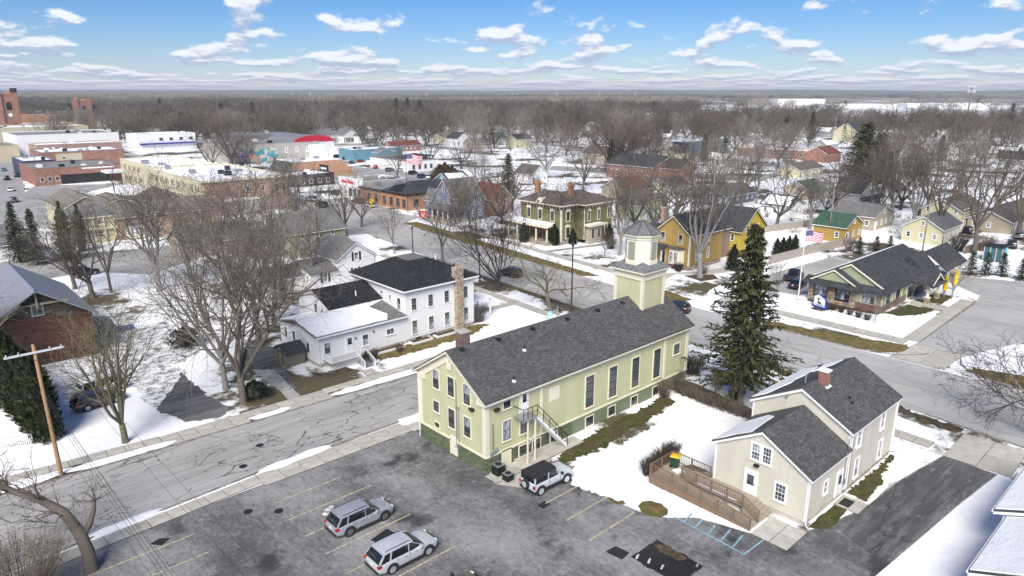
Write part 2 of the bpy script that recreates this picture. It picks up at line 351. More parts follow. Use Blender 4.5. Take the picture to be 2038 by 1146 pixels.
def bank(name, a, b, w, h, mat='snow', seed=1, jit=.18):
 """a ridge of ploughed snow or turf from a to b with an uneven edge"""
 a = Vector((a[0], a[1], 0)); b = Vector((b[0], b[1], 0)); d = b - a; n = max(6, int(d.length / .45)); d.normalize(); s = Vector((-d.y, d.x, 0))
 v = []; f = []; m = 9
 for i in range(n + 1):
  t = i / n; e = min(1, 4.5 * t + .12, 4.5 * (1 - t) + .12) ** .6
  p = a.lerp(b, t); wl = w * .5 * e + noise.noise(Vector((t * n * .31, seed, 0))) * jit; wr = w * .5 * e + noise.noise(Vector((t * n * .31, seed + 9, 0))) * jit
  for j in range(m):
   u = j / (m - 1) * 2 - 1; q = p + s * (u * (wr if u > 0 else wl) + .06 * noise.noise(Vector((p.x * 2, p.y * 2, j))))
   hh = h * e * (1 - abs(u) ** 2.4) * (1 + .5 * noise.noise(Vector((q.x * .9, q.y * .9, seed)))) 
   v.append((q.x, q.y, .012 + max(0, hh)))
 for i in range(n):
  for j in range(m - 1): k = i * m + j; f.append((k, k + 1, k + m + 1, k + m))
 o = MB().add(v, f).build(name, mat, None, smooth=True)
 if o.data.polygons[0].normal.z < 0: o.data.flip_normals()
 return tag(o, kind='structure')
def walk(name, a, b, w, slab=1.5, gap=.025, z=.07, cells=1, mat='concrete', build=True):
 """concrete pavement from a to b: bed plus single slabs"""
 a = Vector((a[0], a[1], 0)); b = Vector((b[0], b[1], 0)); d = b - a; L = d.length; ang = math.atan2(d.y, d.x)
 o = MB().box(0, L, -w / 2, w / 2, .004, z - .03).build(name, 'mud' if build else mat, None, loc=(a.x, a.y, 0), rz=ang); tag(o, kind='structure')
 if not build: return o
 n = max(1, round(L / slab)); sl = L / n; cw = w / cells
 key = ('slab', round(sl, 2), round(cw, 2), z)
 rg = random.Random(int(L * 100))
 for i in range(n):
  for j in range(cells):
   s = shared(key, 'slab', mat, lambda m: m.box(-sl / 2 + gap, sl / 2 - gap, -cw / 2 + gap, cw / 2 - gap, -.05, 0), o, ((i + .5) * sl, -w / 2 + (j + .5) * cw, z + rg.uniform(-.008, .008)))
   s.rotation_euler = (rg.uniform(-.006, .006), rg.uniform(-.006, .006), 0)
 return o
def kerb(name, pts, w=.16, h=.11, mat='kerb'):
 m = MB(); pts = [Vector((p[0], p[1], 0)) for p in pts]; k = len(pts); L_ = []; R_ = []
 for i, p in enumerate(pts):
  d = (pts[min(i + 1, k - 1)] - pts[max(i - 1, 0)]).normalized(); s = Vector((-d.y, d.x, 0)) * w / 2; L_.append(p + s); R_.append(p - s)
 up = Vector((0, 0, h)); v = []; f = []
 for l, r in zip(L_, R_): v += [l, l + up, r + up, r]
 for i in range(k - 1):
  for j in range(3): f.append((4 * i + j, 4 * i + j + 1, 4 * i + 5 + j, 4 * i + 4 + j))
 f += [(0, 1, 2, 3), (4 * k - 4, 4 * k - 3, 4 * k - 2, 4 * k - 1)]
 return tag(m.add(v, f).build(name, mat), kind='structure')
def arc(c, r, a0, a1, n=8): return [(c[0] + r * math.cos(R(a0 + (a1 - a0) * i / n)), c[1] + r * math.sin(R(a0 + (a1 - a0) * i / n))) for i in range(n + 1)]
def PX(*pts): return [P(x, y) for x, y in pts]
# one sheet to the horizon, gently rolling far out
def ground():
 v = []; f = []; rings = [0, 60, 140, 300, 520, 760, 1100, 1600, 2400, 3600, 5200, 7400, 10500, 15000, 22000, 34000, 60000]; m = 72
 v.append((0, 0, 0))
 for r in rings[1:]:
  for j in range(m):
   a = 2 * math.pi * j / m; x, y = r * math.cos(a), r * math.sin(a)
   z = 0 if r < 800 else min(1, (r - 800) / 3000) * 7 * noise.noise(Vector((x / 1900, y / 1900, 3)))
   v.append((x, y, z))
 for j in range(m): f.append((0, 1 + j, 1 + (j + 1) % m))
 for i in range(len(rings) - 2):
  for j in range(m): a = 1 + i * m; f.append((a + j, a + m + j, a + m + (j + 1) % m, a + (j + 1) % m))
 me = MB().add(v, f).mesh('ground', 'snowfield', False, True); me.materials.append(MATS['country'])
 for p in me.polygons:
  c = p.center
  if c.length > 900: p.material_index = 1
 o = link('ground', me); tag(o, kind='structure')
ground()
def hills():
 rg = random.Random(4); m = MB(); v = []; f = []
 n = 150
 for k, (r, hmax, off) in enumerate(((9000, 66, 0), (13500, 92, 40))):
  o = len(v)
  for i in range(n + 1):
   a = R(HEAD) + R(-52 + 104 * i / n)
   x, y = math.cos(a), math.sin(a)
   h = hmax * (.82 + .35 * noise.noise(Vector((a * 5.2, k, 0))) + .10 * noise.noise(Vector((a * 60, k, 5))))
   for rr, hh in ((r - 1800, -3), (r - 700, h * .62), (r, h), (r + 1500, h * .5), (r + 2500, -3)): v.append((x * rr, y * rr, hh))
  for i in range(n):
   for j in range(4): q = o + i * 5 + j; f.append((q, q + 1, q + 6, q + 5))
 tag(m.add(v, f).build('distant_hills', 'hill_woods', None, False, True), kind='structure')
hills()
# ---- side street and main street
near = [(-40, 52.6), (2, 54.2), (9, 54.75), (20, 55.35), (72, 55.2)] + arc((72, 50.2), 5, 90, 0, 6)
far = [(77.9, 69.5)] + arc((72.8, 69.0), 5.1, 0, -90, 6) + [(44, 64.5), (33, 64.95), (19, 65.5), (4, 66.1), (-40, 68.4)]
sheet('side_street', near + [(84, 50), (84, 69.5)] + far, .004, 'street')
mn = [(75.2, -60), (75.2, 10), (76.3, 20), (77.2, 30), (77.1, 50), (77.9, 70), (79.3, 90), (82, 118), (86.3, 150), (89, 200), (93, 300), (99, 460), (108, 700)]
mf = [(90.5, -60), (90.5, 12), (90.8, 30), (90.7, 46), (91.2, 60), (92.6, 82), (94.6, 110), (97.6, 140), (100.5, 165), (104, 215), (107, 300), (113, 460), (122, 700)]
sheet('main_street', mn + mf[::-1], .008, 'main_road')
kerb('street_kerb', near[1:]); kerb('street_kerb', far[:-1])
kerb('street_kerb', mn[3:5]); kerb('street_kerb', mn[5:10]); kerb('street_kerb', mn[1:3])
kerb('street_kerb', [(90.5, -10), (90.5, 11)] + arc((98, 15.5), 7.2, 215, 100, 7)); kerb('street_kerb', arc((98.5, 33), 7.6, 250, 180, 6) + [(90.75, 44), (91.0, 50)] + arc((96, 51.6), 5, 190, 95, 4))
kerb('street_kerb', mf[5:9])
# centre and edge lines
def stripe(name, pts, w, mat, z=.013):
 L_ = []; R_ = []; k = len(pts); pts = [Vector((p[0], p[1], 0)) for p in pts]
 for i, p in enumerate(pts):
  d = (pts[min(i + 1, k - 1)] - pts[max(i - 1, 0)]).normalized(); s = Vector((-d.y, d.x, 0)) * w / 2; L_.append(p + s); R_.append(p - s)
 return sheet(name, L_ + R_[::-1], z, mat)
for off in (-1.75, 1.75):
 for seg in ((1, 4), (4, 6), (6, 9)):
  stripe('lane_line', [((a[0] + b[0]) / 2 + off, (a[1] + b[1]) / 2 * 1) for a, b in zip(mn[seg[0]:seg[1] + 1], mf[seg[0]:seg[1] + 1])], .13, 'yellow_paint')
stripe('lane_line', [(88.4, 12), (88.6, 30), (88.4, 48)], .12, 'road_paint')
stripe('lane_line', [(79.0, 12), (79.3, 30), (79.2, 48)], .1, 'road_paint')
# tar patches and worn strips on the side street
for i, (x, y, w, d) in enumerate(((14, 63.8, 9, .5), (30, 56.6, 8, .35), (36, 63.6, 7, .4))):
 sheet('street_patch', [(x, y), (x + w, y + .1), (x + w, y + d), (x, y + d)], .009, 'main_road', .08, .5, seed=i)
def manhole(loc, name='manhole', label=''):
 o = MB().lathe((0, 0, 0), [(.36, -.02), (.36, .006), (.30, .012), (.0, .012)], 14).build('manhole_cover', 'dark_metal', None, loc=(loc[0], loc[1], .012)); tag(o, label, 'manhole')
manhole(P(484, 928), label='round iron manhole cover in the cracked street, near the snow strip at the kerb')
manhole(P(517, 886), label='round iron manhole cover in the cracked street near the far kerb')
manhole(P(555, 1017), label='small round drain cover in the parking lot behind the silver SUVs')
manhole(P(494, 1018), label='pale round cover in the parking lot beside the sidewalk')
# ---- the church's parking lot and the drive past the cream house
lot = [(4, 53.1), (20.5, 53.35), (35.6, 52.6), (35.6, 41.5), (34.9, 40.0), (36.2, 38.0), (38.4, 37.8), (39.9, 37.4), (39.9, 35.2), (40.2, 32.2), (40.6, 29.2), (41.5, 27.2), (43.3, 25.6), (44.3, 22.2), (45.4, 19.4), (48.2, 18.9), (51.5, 18.0), (53.6, 17.5), (55, 17.2), (58.4, 17.3), (64, 16.6), (68.4, 15.9), (68.0, 11.6), (60, 12.4), (52, 13.0), (46, 13.5), (40, 12.4), (20, 12), (4, 12)]
sheet('parking_lot', lot, .006, 'lot')
sheet('driveway', [(50.0, 18.1), (53.6, 17.4), (58.4, 17.1), (64, 16.5), (68.3, 15.8), (67.9, 11.7), (60, 12.5), (52, 13.1), (48, 13.6)], .011, 'drive', .1, .8)
for i, y in enumerate((49.9, 46.95, 44.15, 41.2, 38.3, 35.6)):
 x0, x1 = (19.8, 25.8) if i == 0 else (19.6, 27.0)
 sheet('stall_line', [(x0, y - .06), (x1, y - .06), (x1, y + .06), (x0, y + .06)], .015, 'yellow_paint')
for y in (50.05, 47.15): sheet('stall_line', [(6.5, y - .06), (13.6, y - .06), (13.6, y + .06), (6.5, y + .06)], .015, 'yellow_paint')
for y, x0, x1 in ((35.05, 35.9, 40.1), (32.3, 35.4, 40.3), (29.4, 34.8, 40.2)): sheet('stall_line', [(x0, y - .06), (x1, y - .06), (x1, y + .06), (x0, y + .06)], .015, 'yellow_paint')
# blue hatching of the accessible bay
def bluebar(a, b, w=.13):
 a = Vector((a[0], a[1], 0)); b = Vector((b[0], b[1], 0)); d = (b - a).normalized(); s = Vector((-d.y, d.x, 0)) * w / 2
 sheet('accessible_bay_line', [a - s, b - s, b + s, a + s], .016, 'blue_paint')
bluebar((42.0, 26.9), (41.8, 20.8)); bluebar((41.8, 20.8), (44.5, 20.7))
for y in (26.0, 25.0, 23.9, 22.8, 21.8): bluebar((42.0, y), (43.4 if y > 22.9 else 43.8, y + .25))
# patches of new asphalt, the muddy square, salt stains
sheet('asphalt_patch', PX((1255, 1108), (1308, 1074), (1400, 1128), (1352, 1166)), .012, 'patch', .14, .3)
sheet('turf_patch', PX((1300, 1082), (1330, 1086), (1368, 1112), (1350, 1116), (1315, 1100)), .0165, 'mud', .3, .3)
for i, (x, y) in enumerate(((1268, 1108), (1292, 1116), (1318, 1128), (1388, 1124))): p = P(x, y); bank('snow_lump', (p.x - .3, p.y - .1), (p.x + .3, p.y + .1), .16, .02, 'dirty_snow', i, .06)
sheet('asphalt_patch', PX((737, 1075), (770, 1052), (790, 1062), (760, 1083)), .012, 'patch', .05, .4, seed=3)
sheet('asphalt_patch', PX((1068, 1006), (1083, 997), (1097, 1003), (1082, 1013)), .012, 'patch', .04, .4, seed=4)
sheet('asphalt_patch', PX((1205, 1098), (1225, 1087), (1253, 1100), (1238, 1114)), .012, 'patch', .05, .4, seed=5)
sheet('asphalt_patch', PX((297, 1083), (318, 1071), (340, 1071), (322, 1086)), .012, 'patch', .08, .3, seed=6)
for i, (x, y) in enumerate(((716, 1003), (655, 1012), (652, 1020), (718, 1008))):
 p = P(x, y); bank('snow_lump', (p.x - .45, p.y - .1), (p.x + .5, p.y + .15), .45, .05, 'dirty_snow', i)
# ---- pavements
walk('sidewalk', (-2, 53.0), (20.4, 54.25), 1.45)
walk('sidewalk', (20.4, 54.0), (35.2, 53.9), 2.25, 1.75, cells=2)
walk('sidewalk', (35.3, 53.4), (71, 53.2), 1.45, build=False)
walk('sidewalk', (-3, 69.3), (16.5, 67.7), 1.4)
walk('sidewalk', (16.5, 66.9), (24.5, 66.6), 2.6, 1.6, cells=2)
walk('sidewalk', (24.5, 67.3), (28, 67.2), 1.4)
walk('sidewalk', (28, 66.5), (33.5, 66.3), 2.8, 1.6, cells=2)
walk('sidewalk', (33.5, 67.2), (70.5, 66.6), 1.4)
walk('sidewalk', (71.2, 48.5), (69.6, 17.3), 1.6)
walk('sidewalk', (72.0, 70), (75.6, 124), 1.6, 1.6)
walk('driveway_apron', (74.6, 13.4), (68.2, 13.3), 5.2, 3.1, cells=2, z=.06)
walk('sidewalk', (68.8, 10.6), (68.2, 2), 1.5)
walk('sidewalk', (98.4, 29.5), (98.2, 49.5), 2.2, 1.7)
walk('sidewalk', (98.4, 68.5), (103, 112), 1.9, 1.7)
walk('sidewalk', (103, 112), (108, 150), 1.9, 1.9)
walk('garden_path', (120, 96.8), (101, 101), 1.6, build=False, mat='street')
walk('house_walk', (62, 78.5), (72.2, 78.0), 1.3, 1.3)
walk('house_walk', (40.3, 69.6), (40.2, 67.9), 1.5, .8)
sheet('yellow_house_drive', PX((1290, 575), (1345, 545), (1400, 548), (1490, 535), (1480, 527), (1385, 540), (1300, 545), (1275, 560)), .010, 'concrete')
# bank: sidewalk round the corner, drive and lot
sheet('bank_drive', [(90.9, 29.0), (90.9, 23.2), (97.6, 22.6), (103, 21.0), (113, 18), (131, 16.5), (160, 15.8), (160, 26.5), (149, 26.8), (144.5, 31.5), (143.5, 37.6), (150, 41), (146, 45), (137, 36), (131, 29.5), (127, 29.0), (99.8, 28.3)], .009, 'main_road')
walk('sidewalk', (99.6, 29.3), (126.5, 30.0), 2.0, 1.7)
walk('sidewalk', (118.5, 30.6), (118.7, 35.6), 2.2, 1.6)
walk('driveway_apron', (94.7, 28.4), (94.7, 22.8), 7.0, 2.8, cells=2, z=.045)
sheet('bank_lot', [(91, 50.5), (96, 56.6), (107.6, 57.2), (119.8, 59.2), (142.3, 57.8), (141, 51), (138.6, 50.2), (109.5, 49.4), (109, 53), (104, 52.6), (97.5, 51.2)], .009, 'main_road')
kerb('lot_kerb', [(96, 56.9), (107.6, 57.4), (119.8, 59.4), (142.3, 58.0)])
kerb('lot_kerb', [(99.6, 28.2), (126, 28.8)] + arc((126, 30.4), 1.6, -90, 0, 4))
# paved yards and streets farther off
sheet('restaurant_lot', PX((700, 468), (760, 462), (835, 432), (800, 425), (745, 405), (690, 395), (560, 398), (545, 412)), .013, 'main_road')
sheet('shop_lot', PX((655, 355), (700, 335), (790, 330), (900, 345), (880, 362), (800, 372), (720, 368)), .010, 'street')
sheet('back_street', PX((150, 505), (300, 493), (420, 478), (520, 470), (700, 455), (690, 462), (520, 492), (420, 505), (300, 546), (180, 541), (60, 560), (-80, 575), (-80, 530)), .009, 'street', .25, 2)
sheet('left_street', [(14, 215), (26, 200), (42, 300), (62, 460), (88, 700), (72, 700), (46, 460), (26, 320)], .012, 'street', .4, 6)
sheet('left_lot', [(20, 225), (34, 195), (58, 200), (70, 285), (45, 300)], .010, 'street', .5, 5)
sheet('far_street', PX((1100, 330), (1500, 352), (1600, 330), (1610, 335), (1500, 362), (1090, 338)), .010, 'street', .6, 8)
sheet('far_street', PX((1830, 440), (1935, 452), (2060, 460), (2060, 468), (1935, 461), (1815, 447)), .010, 'street', .4, 6)
sheet('far_street', PX((1850, 395), (2050, 425), (2050, 431), (1850, 401)), .010, 'street', .5, 6)
sheet('far_street', PX((560, 286), (800, 284), (960, 300), (960, 304), (800, 289), (560, 291)), .010, 'street', .8, 10)
# ---- bare and grassy patches, mud strips along the kerbs
sheet('kerb_grass', [(91.0, 46.5), (93.6, 45.6), (95.0, 36), (97.4, 29.0), (95, 27.6), (91.4, 30.5), (90.95, 38)], .012, 'dead_grass', .42, .25, seed=2)
sheet('kerb_grass', [(92.6, 21.2), (96.4, 20.0), (97.2, 12), (92.0, 5), (90.8, 12)], .012, 'dead_grass', .4, .25, seed=3)
sheet('kerb_mud', [(76.8, 50), (75.9, 40), (75.4, 26), (74.0, 16.6), (75.6, 16.3), (77.0, 26), (77.1, 44)], .010, 'mud', .5, .25, seed=4)
sheet('kerb_mud', [(77.8, 70), (76.8, 75), (78.2, 92), (80.6, 112), (82.0, 112), (79.4, 90)], .010, 'mud', .25, .5, seed=5)
sheet('kerb_mud', [(92.9, 82), (95.2, 80), (99.4, 116), (103, 148), (99.4, 150), (96.6, 130)], .012, 'dead_grass', .3, .6, seed=6)
sheet('kerb_mud', [(91.4, 60.6), (94.5, 60.0), (96, 66), (94.2, 72), (92.4, 72)], .012, 'dead_grass', .25, .5, seed=12)
sheet('kerb_mud', [(3, 66.3), (12, 65.9), (25, 65.3), (40, 64.8), (40, 65.2), (25, 66.0), (12, 66.8), (3, 67.2)], .010, 'mud', .16, .4, seed=7)
sheet('church_lawn', PX((1098, 925), (1128, 895), (1225, 838), (1325, 786), (1345, 800), (1290, 838), (1215, 880), (1165, 908), (1140, 918)), .011, 'green_grass', .5, .22, seed=8)
for i, c in enumerate(((1205, 975), (1220, 985), (1235, 990), (1265, 1002), (1290, 1008), (1300, 1013))):
 p = P(*c); sheet('turf_patch', [(p.x + (.5 + .3 * (i % 3)) * math.cos(t * .7), p.y + (1.0 + .25 * (i % 2)) * math.sin(t * .7)) for t in range(9)], .0125 + .001 * i, 'dead_grass', .28, .3, seed=20 + i)
sheet('house_lawn', [(55.4, 19.3), (64.9, 19.3), (65.2, 17.9), (61, 17.9), (57, 17.7), (55.2, 17.6)], .012, 'green_grass', .38, .2, seed=9)
sheet('house_lawn', [(48.4, 19.2), (52.9, 19.2), (53.0, 18.2), (50.4, 17.9), (48.9, 18.3)], .014, 'green_grass', .12, .4, seed=10)
sheet('bank_lawn', [(110, 36.4), (117.2, 35.7), (117.2, 32.2), (113, 32.4), (109.6, 34.4)], .012, 'green_grass', .35, .25, seed=11)
sheet('bank_lawn', [(120.3, 34.8), (127.5, 35.2), (127.6, 32.4), (121.2, 32.2)], .012, 'green_grass', .2, .5, seed=13)
sheet('shrub_bed', [(109.2, 47.9), (109.2, 36.8), (108.0, 36.7), (107.3, 41), (105.4, 42.6), (103.6, 43.2), (103.6, 45.0), (106.6, 45.2), (107.8, 47.6)], .013, 'mud', .12, .4, seed=14)
sheet('shrub_bed', PX((1325, 765), (1350, 742), (1400, 760), (1440, 790), (1500, 815), (1505, 838), (1460, 838), (1380, 805)), .012, 'mud', .2, .4, seed=15)
sheet('white_house_lawn', [(43.5, 73.9), (61.2, 73.9), (62.5, 72.6), (58, 70.9), (50, 70.6), (43, 70.9)], .011, 'dead_grass', .5, .25, seed=16)
sheet('white_house_lawn', [(35.2, 73.4), (36.2, 72), (39, 72.2), (39.4, 70.6), (36, 70.4), (34.4, 71.8)], .012, 'mud', .2, .4, seed=17)
sheet('shed_drive', PX((565, 735), (600, 790), (560, 775), (510, 735), (468, 700), (500, 680), (545, 690), (560, 715)), .010, 'drive', .25, .5, seed=18)
sheet('shed_drive', PX((600, 790), (645, 783), (640, 800), (590, 815), (560, 780), (500, 735), (545, 735)), .012, 'street', .1, .5, seed=19)
sheet('dirt_drive', PX((360, 740), (400, 775), (455, 812), (440, 830), (370, 840), (310, 815), (330, 790), (345, 770)), .010, 'drive', .4, .3, seed=21)
sheet('dirty_yard', PX((100, 765), (180, 740), (300, 720), (370, 735), (350, 790), (300, 815), (270, 770), (180, 790), (110, 800)), .008, 'dirty_snow', .5, .6, seed=22)
sheet('dirty_yard', PX((180, 670), (330, 640), (400, 700), (330, 730), (200, 735)), .0105, 'dirty_snow', .5, .8, seed=23)
sheet('kerb_mud', [(24.4, 66.6), (28.4, 66.4), (28.4, 68.4), (24.4, 68.5)], .009, 'mud', .2, .4, seed=24)
sheet('tree_litter', PX((1360, 548), (1420, 546), (1430, 555), (1395, 560)), .012, 'mud', .1, .4, seed=25)
# ---- gravel strip, church pad and steps, snow lying in banks
walk('church_path', (34.9, 40.7), (46.0, 40.6), 1.5, 2.2, z=.09)
sheet('church_path_edge', [(34.7, 40.2), (36.2, 37.8), (38.3, 37.7), (41.5, 39.95), (38.4, 40.0)], .013, 'concrete', .05, .6)
walk('ramp_landing_pad', (46.0, 21.75), (46.0, 18.9), 3.2, 1.5, cells=2, z=.06)
walk('side_door_pad', (53.9, 19.3), (53.9, 17.3), 2.0, 1.0, z=.06)
for a, b, w, h, sd_ in (((7.4, 54.9), (13.0, 55.1), .9, .16, 1), ((20.6, 55.35), (28.0, 55.5), .95, .2, 2), ((35.2, 55.2), (39, 55.2), .9, .16, 3), ((3.5, 54.2), (5.4, 54.6), .8, .12, 4),
  ((-2, 68.0), (8.2, 67.0), 1.3, .16, 5), ((8.4, 66.9), (17.8, 66.3), .95, .16, 6), ((24.8, 66.0), (29, 65.9), .9, .13, 7), ((33.6, 65.8), (46, 65.4), 1.05, .2, 8), ((46, 65.4), (66, 65.2), 1.0, .15, 9)):
 bank('snow_bank', a, b, w * 1.3, h * 1.15, 'snow', sd_, .3)
sheet('snow_lawn', [(39.5, 35.6), (40.4, 32.1), (40.8, 29.2), (41.8, 27.6), (43.0, 26.2), (43.6, 24.4), (44.2, 22.3), (44.8, 23.5), (44.6, 30.8), (46.6, 32.5), (50, 30.5), (50, 28.4), (62, 30.5), (62, 39.5), (57, 37.8), (47, 37.2), (43.2, 38.4)], .016, 'snow', .5, .25, seed=31)
sheet('snow_lawn', [(69.8, 10.6), (68.2, 10.9), (58, 11.9), (50, 12.6), (43, 13.2), (43, -10), (69.8, -10)], .014, 'snow', .35, .25, seed=32)
sheet('snow_lawn', [(54.8, 17.3), (65, 18.9), (65.2, 26), (68.4, 26), (68.2, 16.6), (64, 17.0), (58.4, 17.4)], .016, 'snow', .35, .25, seed=33)
sheet('snow_lawn', [(71.4, 44), (75.3, 44), (74.6, 26), (73.3, 17.6), (71.0, 17.8)], .014, 'snow', .25, .5, seed=34)
sheet('snow_lawn', [(66.2, 46), (70.0, 46), (68.6, 27), (66, 28), (65, 33)], .014, 'snow', .25, .5, seed=35)
sheet('snow_lawn', [(62, 73.6), (71.0, 72.5), (71.4, 77.0), (63.5, 77.4)], .014, 'snow', .25, .5, seed=36)
sheet('snow_lawn', [(50, 69.9), (70.6, 71.8), (70.4, 68), (44, 68.6)], .015, 'snow', .3, .5, seed=37)
sheet('snow_lawn', [(-6, 70.3), (13.5, 68.9), (18.0, 69.4), (17, 73), (12, 76), (-6, 76)], .014, 'snow', .3, .5, seed=38)
sheet('snow_lawn', [(100, 31), (100, 44.6), (103, 47.6), (103.2, 43), (107.2, 40.5), (107.8, 36.4), (110, 34), (113.5, 32), (116.8, 31.8), (116.6, 30.9)], .014, 'snow', .2, .5, seed=39)
sheet('snow_lawn', [(95.6, 46), (97.0, 46), (97.0, 30.6), (96.2, 34)], .015, 'snow', .2, .5, seed=40)
sheet('snow_lawn', [(120.4, 32.1), (127.6, 32.2), (126.4, 30.9), (120.3, 31.0)], .014, 'snow', .1, .5, seed=41)
sheet('snow_island', [(94.2, 21.6), (97.6, 21.4), (101, 17), (96.6, 14.4)], .016, 'snow', .15, .5, seed=42)
for a, b, w, h, sd_ in (((120.5, 60.6), (142, 59.6), 2.6, .3, 11), ((99, 59.8), (119, 61.4), 3.0, .2, 12), ((146.5, 28.2), (146, 42), 2.2, .3, 13), ((150, 28.6), (175, 26.5), 2.0, .3, 14), ((109, 16.5), (150, 14.2), 1.6, .25, 15)):
 bank('snow_bank', a, b, w, h, 'snow', sd_, .4)
def snow_field():
 pts = ((1390, 2070, 208.5), (1400, 2070, 213), (1420, 2070, 219), (1450, 2070, 226), (1560, 2070, 233), (1640, 2070, 241)); v = []; n = 14
 for x0, x1, y in pts:
  for i in range(n + 1):
   p = P(x0 + (x1 - x0) * i / n, y + 1.2 * noise.noise(Vector((i * .9, y, 0)))); r = math.hypot(p.x, p.y); v.append((p.x, p.y, (0 if r < 800 else min(1, (r - 800) / 3000) * 7 * noise.noise(Vector((p.x / 1900, p.y / 1900, 3)))) + .5))
 o = MB().add(v, [(k * (n + 1) + i, k * (n + 1) + i + 1, (k + 1) * (n + 1) + i + 1, (k + 1) * (n + 1) + i) for k in range(len(pts) - 1) for i in range(n)]).build('snow_field', 'snowfield', None, False); tag(o, kind='structure')
snow_field()
